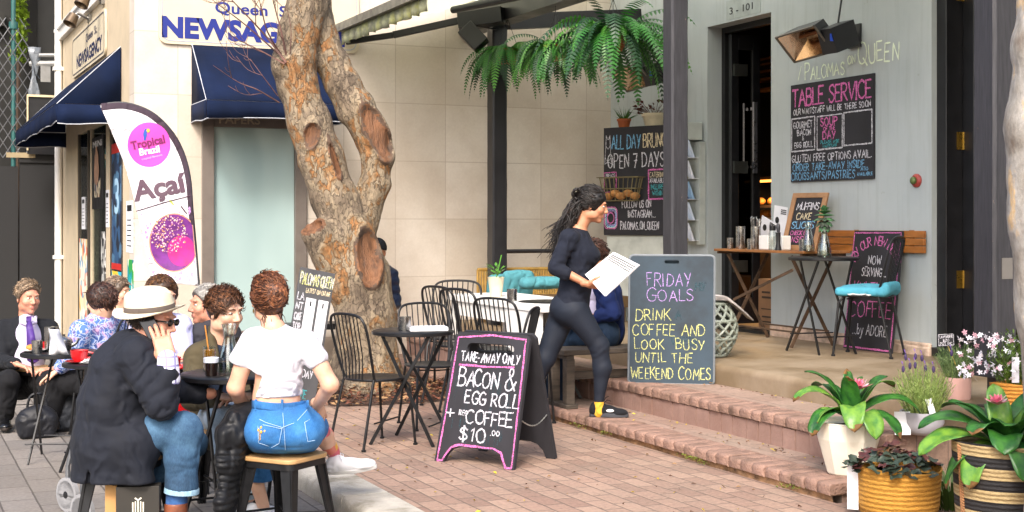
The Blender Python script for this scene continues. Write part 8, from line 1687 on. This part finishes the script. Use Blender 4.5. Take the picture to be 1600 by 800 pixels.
# ------------------------------------------------------------------ ferns in hanging baskets
def leafmat(name, c, c2=None, rough=.4, vs=3, tr=.25):
    if name in MATS: return MATS[name]
    m, nt, b = newmat(name); co = coords(nt); n1 = noise_n(nt, co, vs, 4, .6); cc = lin(c); d = lin(c2) if c2 else tuple(x*.5 for x in cc)
    col = ramp(nt, n1, [(.3, d), (.65, cc)]); nt.links.new(col, b.inputs['Base Color']); b.inputs['Roughness'].default_value = rough
    out = nt.nodes['Material Output']; t = node(nt, 'ShaderNodeBsdfTranslucent'); nt.links.new(col, t.inputs[0]); mx = node(nt, 'ShaderNodeMixShader'); mx.inputs[0].default_value = tr; nt.links.new(b.outputs[0], mx.inputs[1]); nt.links.new(t.outputs[0], mx.inputs[2]); nt.links.new(mx.outputs[0], out.inputs[0]); MATS[name] = m; return m
F1 = leafmat('fern_green', '#559433', '#346c20', .45, 4); F3 = leafmat('fern_deep', '#1d4620', '#12301a', .5, 4, .12); F2 = leafmat('fern_dark', '#377a2a', '#235222', .45, 4)
M_terra = mat('terracotta', '#a2542c', .8, var=.2)
def fern(c, label, seed, n=46, L0=(.38, .62), up=(.1, .9), hang=None):
    rn = random.Random(seed); t = thing('hanging_fern', label, 'fern', c, 'ferns in hanging baskets'); c = V(*c)
    MB().lathe([(0, -.10), (.08, -.10), (.13, .0), (.14, .04), (.125, .04), (.115, .02), (0, .02)], c, 20).build('basket', M_terra, t)
    b = MB()
    for a in (0, 2.1, 4.2): b.tube([c+V(.13*math.cos(a), .13*math.sin(a), .03), c+V(0, 0, .36)], .003, 4)
    b.tube([c+V(0, 0, .36), c+V(0, 0, .46), hang if hang is not None else c+V(0, 0, .95)], .004, 4); b.build('chain', M_black, t)
    b = MB()
    for i in range(n):
        a = rn.uniform(0, 6.283); el = rn.uniform(*up)-.25; L = rn.uniform(*L0)*rn.choice((1, 1, .65)); d = V(math.cos(a)*math.cos(el), math.sin(a)*math.cos(el), math.sin(el)); p = c+V(.05*math.cos(a), .05*math.sin(a), .03); seg = 21; pts = [p]; dr = rn.uniform(1.9, 4.0); b.cur = rn.choice((0, 1, 1, 2))
        for k in range(seg): d = nrm(d+V(0, 0, -dr/seg*(.4+1.2*k/seg))); p = p+d*L/seg; pts.append(p)
        b.tube(pts, [.003*(1-.7*k/seg) for k in range(seg+1)], 4, caps=False); roll = rn.uniform(-.5, .5)
        for k in range(2, seg):
            dd = nrm(pts[k+1]-pts[k]) if k < seg else d; s = np.cross(dd, V(0, 0, 1)); s = nrm(s) if np.linalg.norm(s) > .15 else V(-math.sin(a), math.cos(a), 0); nn = np.cross(s, dd); s = nrm(s*math.cos(roll)+nn*math.sin(roll)); w = .048*math.sin(math.pi*min(1, (k/seg)*.86+.16))**.7*(L/.5)
            for sg in (-1, 1):
                for sub in (0,):
                    q = pts[k]+(pts[min(k+1, seg)]-pts[k])*sub; tip = q+s*sg*w+dd*w*.28-nn*.0-V(0, 0, w*.28); h = L/seg*.30; b.add([q-dd*h, q+(tip-q)*.55-dd*h*.9, tip, q+(tip-q)*.55+dd*h*.9, q+dd*h], [(0, 1, 2, 3, 4)])
    b.build('fronds', [F1, F2, F3], t, smooth=0); return t
fern(P(793, 84, 13.9), 'hanging fern farthest left, beside the black verandah post', 1, 110, (.40, .68)); fern(P(868, 78, 13.0), 'middle hanging fern in the row under the verandah beam', 2, 120, (.40, .66)); fern(P(958, 62, 12.1), 'largest hanging fern, nearest the middle post', 3, 150, (.5, .86), (.1, 1.25))
# ------------------------------------------------------------------ strap-leaved plants in pots
B1 = leafmat('strap_leaf', '#3f7a2c', '#1d4a26', .36, 20); B2 = leafmat('strap_leaf_light', '#7aa43c', '#3f7a3a', .36, 20)
def strap_plant(t, c, leaves, seed, m=(B1, B2)):
    rn = random.Random(seed); b = MB()
    for (a, el, L, w, dr, mi) in leaves:
        a = R(a); w *= 1.18; d = V(math.cos(a)*math.cos(R(el)), math.sin(a)*math.cos(R(el)), math.sin(R(el))); p = V(*c)+V(.02*math.cos(a), .02*math.sin(a), 0); s = V(-math.sin(a), math.cos(a), 0); n = 18; rows = []; tw_ = rn.uniform(-.4, .4); b.cur = mi
        for k in range(n+1):
            t_ = k/n; ww = w*(.45+.75*math.sin(math.pi*min(1, t_*.80+.12)))*(1 if t_ < .88 else max(.02, math.sqrt(max(0, (1-t_)/.12)))); nn = np.cross(s, d); s2 = nrm(s*math.cos(tw_*t_)+nn*math.sin(tw_*t_)); n2 = np.cross(s2, d); fold = .35*(1-t_*.6)
            rows.append([p+s2*(ww*.5*x)-n2*(0)+nrm(n2)*(ww*.5*fold*abs(x)*(1 if n2[2] > 0 else -1))+nrm(n2)*.0035*math.sin(k*.9+x*5) for x in (-1, -.66, -.33, 0, .33, .66, 1)])
            d = nrm(d+V(0, 0, -dr/n*(.25+1.6*t_))); p = p+d*L/n
        b.grid(rows)
        if rn.random() < .5: b.m[-9:] = [2]*9
    return b.build('leaves', list(m)+[mat('brown_leaf_tip', '#6a4a22', .7, var=.3, vs=20)], t, smooth=180, solid=.0018)
def pinkflower(t, c, r=.05, tilt=(0, 0)):
    b = MB(); rn = random.Random(2)
    for ring, (n, el, k) in enumerate(((9, 25, 1.0), (8, 50, .9), (6, 72, .8))):
        for i in range(n):
            a = 2*math.pi*i/n+ring*.3; d = V(math.cos(a)*math.cos(R(el)), math.sin(a)*math.cos(R(el)), math.sin(R(el))); s = V(-math.sin(a), math.cos(a), 0); L = r*k*1.15; b.cur = 0 if rn.random() < .75 else 1; b.poly(c, c+d*L*.5+s*L*.22, c+d*L, c+d*L*.5-s*L*.22)
    b.build('flower', [mat('pink_petal', '#d56a84', .5, var=.25, vs=30), mat('pale_pink_petal', '#e3b6c0', .5)], t, smooth=0, solid=.001)
wp = V(*P(1325, 0, 7.68)[:2], Z1); t = thing('potted_bromeliad', 'bromeliad with a pink flower in a faceted cream pot on the lower step', 'potted plant', wp)
MB().lathe([(0, .002), (.108, 0), (.118, .01), (.172, .20), (.178, .285), (.182, .295), (.165, .295), (.16, .27), (0, .265)], wp, 11).build('pot', mat('cream_pot_glaze', '#dcd5c4', .5, var=.06), t, smooth=0, bevel=.004); MB().lathe([(0, .268), (.16, .268)], wp, 11).build('compost', M_soil, t)
ra = math.degrees(math.atan2(RT[1], RT[0])); LV = [(ra, 35, .46, .085, 2.0, 0), (ra+25, 55, .42, .08, 2.2, 1), (ra-40, 20, .36, .095, 2.4, 0), (ra-75, 30, .36, .10, 3.0, 1), (ra-100, 42, .40, .10, 3.2, 1), (ra-150, 25, .36, .08, 2.6, 0), (ra+180, 50, .42, .085, 2.4, 1), (ra+160, 60, .40, .085, 1.7, 0), (ra+120, 50, .4, .08, 2, 0), (ra+70, 55, .4, .08, 2, 0), (ra-20, 62, .34, .08, 1.5, 0), (ra-110, 66, .3, .08, 1.2, 0), (ra+205, 35, .32, .075, 2.8, 1), (ra+100, 75, .3, .07, 1, 0)]
strap_plant(t, wp+V(.02, 0, .30), [(a, e+10, L*.94, w, d, k) for a, e, L, w, d, k in LV], 1); pinkflower(t, wp+V(.03, -.05, .47), .075)
M_weave = None
def weavemat(name, c1, c2, fr=260, stripes=None):
    m, nt, b = newmat(name); co = coords(nt); s = node(nt, 'ShaderNodeSeparateXYZ'); nt.links.new(co, s.inputs[0]); mu = node(nt, 'ShaderNodeMath', operation='MULTIPLY'); nt.links.new(s.outputs[2], mu.inputs[0]); mu.inputs[1].default_value = fr
    nz = noise_n(nt, coords(nt, (1, 1, 2)), 26, 4, .7); ad = node(nt, 'ShaderNodeMath', operation='MULTIPLY_ADD'); nt.links.new(nz, ad.inputs[0]); ad.inputs[1].default_value = 5; nt.links.new(mu.outputs[0], ad.inputs[2]); sn = node(nt, 'ShaderNodeMath', operation='SINE'); nt.links.new(ad.outputs[0], sn.inputs[0])
    n2 = noise_n(nt, coords(nt, (1, 1, 6)), 60, 3, .7); h = node(nt, 'ShaderNodeMath', operation='MULTIPLY_ADD'); nt.links.new(n2, h.inputs[0]); h.inputs[1].default_value = 1.2; nt.links.new(sn.outputs[0], h.inputs[2])
    f = ramp(nt, n2, [(.3, lin(c2)), (.65, lin(c1))]); col = f
    if stripes:
        z0, per, dc = stripes; a = node(nt, 'ShaderNodeMath', operation='SUBTRACT'); nt.links.new(s.outputs[2], a.inputs[0]); a.inputs[1].default_value = z0; mo = node(nt, 'ShaderNodeMath', operation='FLOORED_MODULO'); nt.links.new(a.outputs[0], mo.inputs[0]); mo.inputs[1].default_value = per; g = node(nt, 'ShaderNodeMath', operation='GREATER_THAN'); nt.links.new(mo.outputs[0], g.inputs[0]); g.inputs[1].default_value = per*.5; col = mixc(nt, g.outputs[0], f, lin(dc))
    nt.links.new(col, b.inputs['Base Color']); b.inputs['Roughness'].default_value = .85; bump(nt, b, h.outputs[0], .6, .006); return m
def basket(t, c, prof, m, n=48, wob=.008):
    b = MB(); rows = [[V(*c)+V(r*(1+wob*math.sin(3*a+z*9)/.2*.2)*math.cos(a), r*(1+wob*math.cos(2*a))*math.sin(a), z+(.008*math.sin(2*a+1) if z > .1 else 0)) for a in np.linspace(0, 6.283, n+1)[:-1]] for r, z in prof]; b.grid(rows, closed=True); return b.build('basket', m, t, smooth=70)
yb = V(*P(1404, 0, 7.06)[:2], 0); t = thing('potted_heuchera', 'dark leaved plant in a low yellow woven basket on the paving', 'potted plant', yb)
basket(t, yb, [(.01, .006), (.17, .002), (.195, .02), (.205, .07), (.208, .15), (.215, .235), (.216, .25), (.208, .25), (.2, .22), (.0, .215)], weavemat('yellow_weave', '#bf8c34', '#946520'), wob=.012); MB().lathe([(0, .218), (.198, .218)], yb, 24).build('compost', M_soil, t)
rn = random.Random(5); b = MB()
for i in range(130):
    a = rn.uniform(0, 6.283); r = .02+.19*math.sqrt(rn.random()); q = yb+V(r*math.cos(a)*1.05-.03, r*math.sin(a), .24+.10*max(0, 1-r/.22)+rn.uniform(-.01, .035)); ax_ = frame_from(nrm(V(math.cos(a), math.sin(a), -.2+rn.gauss(0, .3))), nrm(V(rn.gauss(0, .35), rn.gauss(0, .35), 1))); R0 = rn.uniform(.025, .045); pts = [q]; n = 15
    for k in range(n+1): an = -2.5+5.0*k/n; rr = R0*(1-.25*abs(math.sin(an*2.5)))*(1 if abs(an) < 2.3 else .7); pts.append(q+ax_[1]*(R0*.5+rr*math.cos(an))+ax_[0]*rr*math.sin(an)+ax_[2]*(.006*math.cos(an*3)))
    b.cur = 0 if rn.random() < .78 else 1; b.add(pts, [(0, k+1, k+2) for k in range(n)])
b.build('leaves', [leafmat('dark_heuchera', '#3d4a3c', '#1f2a26', .45, 25, .1), leafmat('wine_heuchera', '#5a2a26', '#33191a', .45, 25, .1)], t, smooth=180)
b = MB(); q = yb-RT*.235-FW*.0+EZ*.06; b.box(q+EZ*.09, (.055, .003, .24), (nrm(RT*.9-FW*.3), nrm(FW*.9+RT*.3), EZ)); b.build('label_card', M_paper, t)
sb = V(*P(1570, 0, 6.55)[:2], 0); t = thing('potted_bromeliad', 'broad leaved plant in a tall black and straw striped basket', 'potted plant', sb)
basket(t, sb, [(.01, .006), (.19, .002), (.215, .03), (.228, .15), (.24, .35), (.245, .45), (.246, .465), (.236, .465), (.23, .42), (0, .415)], weavemat('striped_weave', '#b09a70', '#8a744c', 300, (.415-.62, .103, '#211f20'))); MB().lathe([(0, .42), (.228, .42)], sb, 24).build('compost', M_soil, t)
b = MB(); q0 = sb-RT*.235-FW*.06
for k in range(34): z = .03+.0125*k; k2 = .9+.1*z/.45; b.tube([sb-RT*(.232*k2)-FW*.075+EZ*z, sb-RT*(.243*k2)-FW*.06+EZ*(z+.006), sb-RT*(.236*k2)-FW*.04+EZ*(z+.012)], .005, 5)
b.build('seam_stitching', mat('tan_raffia', '#a87850', .8, var=.2), t)
LV2 = [(ra+180, 28, .48, .11, 1.6, 1), (ra+190, 8, .42, .11, 2.3, 0), (ra+165, 45, .48, .11, 1.7, 0), (ra+215, 20, .4, .10, 3.2, 1), (ra+232, 0, .36, .10, 3.2, 1), (ra-90, 30, .44, .13, 2.8, 0), (ra-70, 20, .46, .14, 3.2, 0), (ra-110, 45, .36, .12, 2.2, 0), (ra-35, 35, .4, .12, 2.2, 1), (ra, 45, .42, .12, 1.6, 1), (ra+30, 60, .44, .11, 1.4, 0), (ra+80, 55, .4, .1, 1.6, 0), (ra+130, 55, .44, .10, 1.6, 0), (ra+20, 30, .44, .12, 2, 0), (ra-50, 60, .35, .11, 1.5, 0), (ra-140, 55, .36, .11, 2, 0), (ra+175, 62, .38, .10, 1.3, 0), (ra-10, 70, .36, .1, 1, 1), (ra+250, 60, .3, .1, 1.6, 0), (ra+100, 78, .34, .09, .8, 1)]
strap_plant(t, sb+V(0, 0, .43), [(a, e, L*.9, w*.95, d, k) for a, e, L, w, d, k in LV2], 2); pinkflower(t, sb+V(0, .02, .63)-RT*.02, .06)
# ------------------------------------------------------------------ lavender pots, price tag, white flowers
def bush(t, c, r, h, n, seed, m, w=.004, leaf=.02):
    rn = random.Random(seed); b = MB()
    for i in range(n):
        a = rn.uniform(0, 6.283); k = math.sqrt(rn.random()); base = V(*c)+V(r*.45*k*math.cos(a), r*.45*k*math.sin(a), 0); tip = V(*c)+V(r*k*math.cos(a), r*k*math.sin(a), h*(.62+.38*rn.random())*(1-.35*k*k)); b.cur = rn.randrange(len(m)); d = tip-base; pts = [base, base+d*.5+V(rn.gauss(0, .01), rn.gauss(0, .01), .01), tip]; b.tube(pts, [.0016, .0013, .0006], 3, caps=False)
        for q in range(13):
            u_ = .18+.82*q/13; p0 = base+d*u_; an = rn.uniform(0, 6.283); e = nrm(V(math.cos(an), math.sin(an), .9)); s = nrm(np.cross(e, d)); L = leaf*rn.uniform(.7, 1.3); b.add([p0-s*w*.4, p0+e*L*.5-s*w*.5, p0+e*L, p0+e*L*.5+s*w*.5], [(0, 1, 2, 3)])
    return b.build('foliage', m, t, smooth=0)
LG = [leafmat('lavender_leaf', '#8aa052', '#5f7a3a', .6, 20), leafmat('lavender_leaf_light', '#a9b86a', '#7f9a4a', .6, 20)]; RG = [leafmat('rosemary_leaf', '#6f8a50', '#456238', .6, 20), leafmat('rosemary_leaf_light', '#93a870', '#637f48', .6, 20)]
gp = V(*P(1441, 0, 7.85)[:2], Z2); t = thing('potted_lavender', 'bright green lavender with purple heads in a pale grey round pot', 'potted plant', gp); MB().lathe([(0, .003), (.07, 0), (.10, .02), (.122, .07), (.125, .13), (.115, .13), (.11, .11), (0, .11)], gp, 30).build('pot', mat('pale_grey_ceramic', '#a8a6ac', .55, var=.08), t); bush(t, gp+EZ*.11, .19, .32, 230, 3, LG, .0035, .026)
b = MB(); rn = random.Random(7)
for i in range(9): q = gp+V(rn.uniform(-.16, .14), rn.uniform(-.1, .1), .40+rn.uniform(-.03, .08)); b.cur = 0; b.ell(q, (.009, .009, .02), n=8, m=6); b.cur = 1; [b.poly(q+EZ*.018, q+EZ*.03+V(.01*s_, .004, .014), q+EZ*.045+V(.006*s_, 0, 0)) for s_ in (-1, 1)]; b.cur = 2; b.tube([q-EZ*.018, q-V(rn.uniform(-.02, .02), 0, .15)], .0014, 3)
b.build('flower_heads', [mat('dark_purple_head', '#3a2a52', .7), mat('violet_bract', '#7a52b0', .6), LG[0]], t)['kind'] = 'stuff'
b = MB(); b.box(gp-RT*.13-FW*.06+EZ*.07, (.09, .003, .13), (nrm(RT), FW, nrm(EZ+FW*.1))); b.build('plant_label', M_paper, t); b = MB(); b.box(gp-FW*.1+RT*.02+EZ*.16, (.035, .003, .11), (nrm(RT+EZ*.3), FW, nrm(EZ-RT*.3))); b.build('plant_label', M_paper, t)
pp_ = V(*P(1497, 0, 8.28)[:2], Z3); t = thing('potted_lavender', 'grey green lavender in a straight pale pink pot with a small price sign', 'potted plant', pp_); MB().lathe([(0, .003), (.07, 0), (.075, .01), (.077, .128), (.078, .132), (.070, .132), (.068, .11), (0, .11)], pp_, 30).build('pot', mat('pale_pink_ceramic', '#d6aaa0', .5, var=.05), t); bush(t, pp_+EZ*.11, .15, .25, 210, 4, RG, .003, .024)
b = MB(); s0 = pp_-FW*.07-RT*.0+EZ*.12; s1 = P(1480, 538, 8.17); b.tube([s0, s1], .003, 5); sp_ = thing('price_sign', 'tiny black price sign on a stick above the pink pot', 'sign', s1); b.build('stick', mat('bamboo', '#b8a25a', .6), sp_); u = nrm(RT+EZ*.04); v = nrm(EZ-u*.04); O = P(1466, 541, 8.16); O = O+v*.0; b = MB(); b.prism(rrect(0, 0, .095, .072, .006), O, u, v, .005); b.build('plate', M_board, sp_); s = Slate(O, u, v, .095, .072); s.rect(.03, .04, .97, .96, WH, .003).t('LAVENDER', .1, .66, .2, .8, WH, .0028).t('$20', .3, .37, .2, .38, WH, .0028).t('POT INC', .12, .1, .2, .75, WH, .0028); s.done(sp_)
fb = V(*P(1583, 0, 7.66)[:2], Z3); t = thing('potted_jasmine', 'white star flowers in a small orange woven basket beside the peeling post', 'potted plant', fb); basket(t, fb, [(.01, .003), (.095, .0), (.11, .02), (.12, .12), (.125, .17), (.118, .17), (.11, .15), (0, .15)], weavemat('orange_weave', '#c98a34', '#a0641c', 300)); bush(t, fb+EZ*.14, .16, .34, 60, 6, [leafmat('jasmine_leaf', '#5f7a2c', '#39501e', .45, 15)], .012, .035)
b = MB(); rn = random.Random(11)
for i in range(150):
    a = rn.uniform(0, 6.283); k = rn.random()**.5; q = fb+V(.2*k*math.cos(a), .2*k*math.sin(a), .20+.24*rn.random())-RT*(.08+.05*rn.random()); nn = nrm(V(rn.gauss(0, 1), rn.gauss(0, 1)-.6, rn.gauss(0, 1)+.4)); e1 = nrm(np.cross(nn, EZ+EX*.1)); e2 = np.cross(nn, e1); b.cur = 0 if rn.random() < .75 else 1
    for j in range(5): an = 2*math.pi*j/5; d = e1*math.cos(an)+e2*math.sin(an); s = np.cross(nn, d); b.poly(q, q+d*.010+s*.005, q+d*.019, q+d*.010-s*.005)
b.build('flowers', [mat('white_petal', '#e0dce4', .6, var=.05), mat('pink_bud', '#c99aa8', .6)], t, smooth=0)['kind'] = 'stuff'; b = MB(); b.box(fb-RT*.02-FW*.09+EZ*.25, (.04, .003, .14), (RT, FW, EZ)); b.build('plant_label', mat('grey_label', '#b8b8c0', .5), t)
# grass tuft between the pots
def tuft(label, c, r, h, n, seed):
    rn = random.Random(seed); t = thing('grass_tuft', label, 'plant', c); b = MB()
    for i in range(n):
        a = rn.uniform(0, 6.283); k = rn.random(); p = V(*c)+V(r*k*math.cos(a), r*k*math.sin(a), 0); L = h*rn.uniform(.5, 1.1); d = nrm(V(math.cos(a)*.5, math.sin(a)*.5, 1)); s = nrm(V(-math.sin(a), math.cos(a), 0))*.0035; q = p+d*L*.6; e = q+nrm(d+V(math.cos(a), math.sin(a), -.6))*L*.4; b.poly(p-s, p+s, q+s*.7, q-s*.7); b.poly(q-s*.7, q+s*.7, e)
    b.build('blades', leafmat('grass_blade', '#4f6a2a', '#33491c', .6, 10), t, smooth=0)
tuft('green grassy tuft growing between the yellow and striped baskets', (*P(1488, 0, 7.25)[:2], 0), .12, .28, 260, 1)
# terrace top of the cupboard: two small plants
def small_pot(label, c, r, h, m, seed, lm, kind):
    t = thing('potted_plant', label, 'potted plant', c); MB().lathe([(0, .002), (r*.7, 0), (r*.95, h*.8), (r*1.05, h*.8), (r*1.05, h), (r*.9, h), (r*.85, h*.85), (0, h*.85)], c, 22).build('pot', m, t); rn = random.Random(seed); b = MB(); c = V(*c)
    for i in range(70 if kind else 40):
        a = rn.uniform(0, 6.283); d = nrm(V(math.cos(a), math.sin(a), rn.uniform(.4, 2.2) if not kind else rn.uniform(.1, 1.2))); L = rn.uniform(.08, .2); q = c+EZ*h*.9+V(.3*r*math.cos(a), .3*r*math.sin(a), 0); e = q+d*L; s = nrm(np.cross(d, V(rn.gauss(0, 1), rn.gauss(0, 1), 1)))
        if kind: b.tube([q, e], .0015, 3); w = rn.uniform(.02, .035); b.poly(e, e+d*w+s*w*.7, e+d*2*w-EZ*.01, e+d*w-s*w*.7)
        else: b.poly(q-s*.008, e, q+s*.008)
    b.build('leaves', lm, t, smooth=0); return t
cz = 1.365+1.165-.01
small_pot('spiky green plant in a terracotta pot on the corner cupboard', (*(P(975, 0, 15.0))[:2], cz), .075, .11, M_terra, 1, leafmat('spiky_leaf', '#3f6a2a'), 0); small_pot('dark red leaved plant in a cream bowl on the corner cupboard', (*(P(1022, 0, 14.75))[:2], cz), .13, .15, mat('cream_glaze', '#cfc4a8', .5), 2, leafmat('dark_red_leaf', '#5a2a1e', '#33190f'), 1)
# succulent rosette in the vase
t = thing('succulent', 'green succulent rosette standing in the glass vase', 'succulent', VASE+EZ*.25); b = MB(); rn = random.Random(3); c = VASE+EZ*.36
for ring in range(7):
    n = 5+ring; el = 80-ring*22
    for i in range(n):
        a = 2*math.pi*i/n+ring*.5; d = V(math.cos(a)*math.cos(R(el)), math.sin(a)*math.cos(R(el)), math.sin(R(el))); s = V(-math.sin(a), math.cos(a), 0); L = .05+.012*ring if ring < 5 else .095; w = .022+.002*ring; nn = np.cross(s, d); q = c+EZ*(.02-.016*ring); b.cur = 0 if ring < 4 else rn.randrange(2); b.add([q, q+d*L*.55+s*w, q+d*L+nn*.012, q+d*L*.55-s*w, q+d*L*.5-nn*.012], [(0, 1, 4), (1, 2, 4), (2, 3, 4), (3, 0, 4), (0, 3, 2, 1)])
b.build('leaves', [leafmat('succulent_green', '#5a8a5a', '#2f5a3a', .4, 25, .08), leafmat('succulent_dark', '#4a5f4a', '#33302c', .4, 25, .08)], t, smooth=30); MB().tube([c-EZ*.05, c-EZ*.24], [.014, .008], 8).build('stem', mat('succulent_stem', '#6a7a4a', .6), t)
# pale trunk at the right edge
S = Sdf(.04); q = lambda x, y, r=0: P(x, y, 6.0); pth = [(1652, 870, .14), (1652, 620, .128), (1640, 500, .135), (1630, 340, .142), (1628, 200, .15), (1634, 80, .135), (1640, 0, .125), (1648, -150, .12), (1655, -320, .11)]; S.path([q(x, y) for x, y, r in pth], [r for x, y, r in pth]); S.clip((0, 0, -.02), -EZ); S.disp = lambda p_: -.014*(vnoise(p_, 6)-.5)-.006*(vnoise(p_, 22)-.5); v, f = S.mesh(.012)
m, nt, bs = newmat('pale_mottled_bark'); co = coords(nt, (1, 1, .6)); n1 = noise_n(nt, co, 5, 5, .65); n2 = noise_n(nt, co, 30, 4, .7); cc = ramp(nt, n1, [(.32, lin('#6f6358')), (.45, lin('#8f8980')), (.55, lin('#a09b94')), (.62, lin('#c0a278')), (.7, lin('#aaa59e'))]); nt.links.new(mixc(nt, 1, cc, ramp(nt, n2, [(.3, (.7,)*3), (.7, (1.15,)*3)]), 'MULTIPLY'), bs.inputs['Base Color']); bs.inputs['Roughness'].default_value = .85; bump(nt, bs, n2, .6, .01)
t = thing('street_tree', 'pale mottled trunk of a second street tree at the right edge behind the striped basket', 'tree', (*q(1640, 0)[:2], 0)); mesh_obj('trunk', [(v, f, 0)], [m], t)
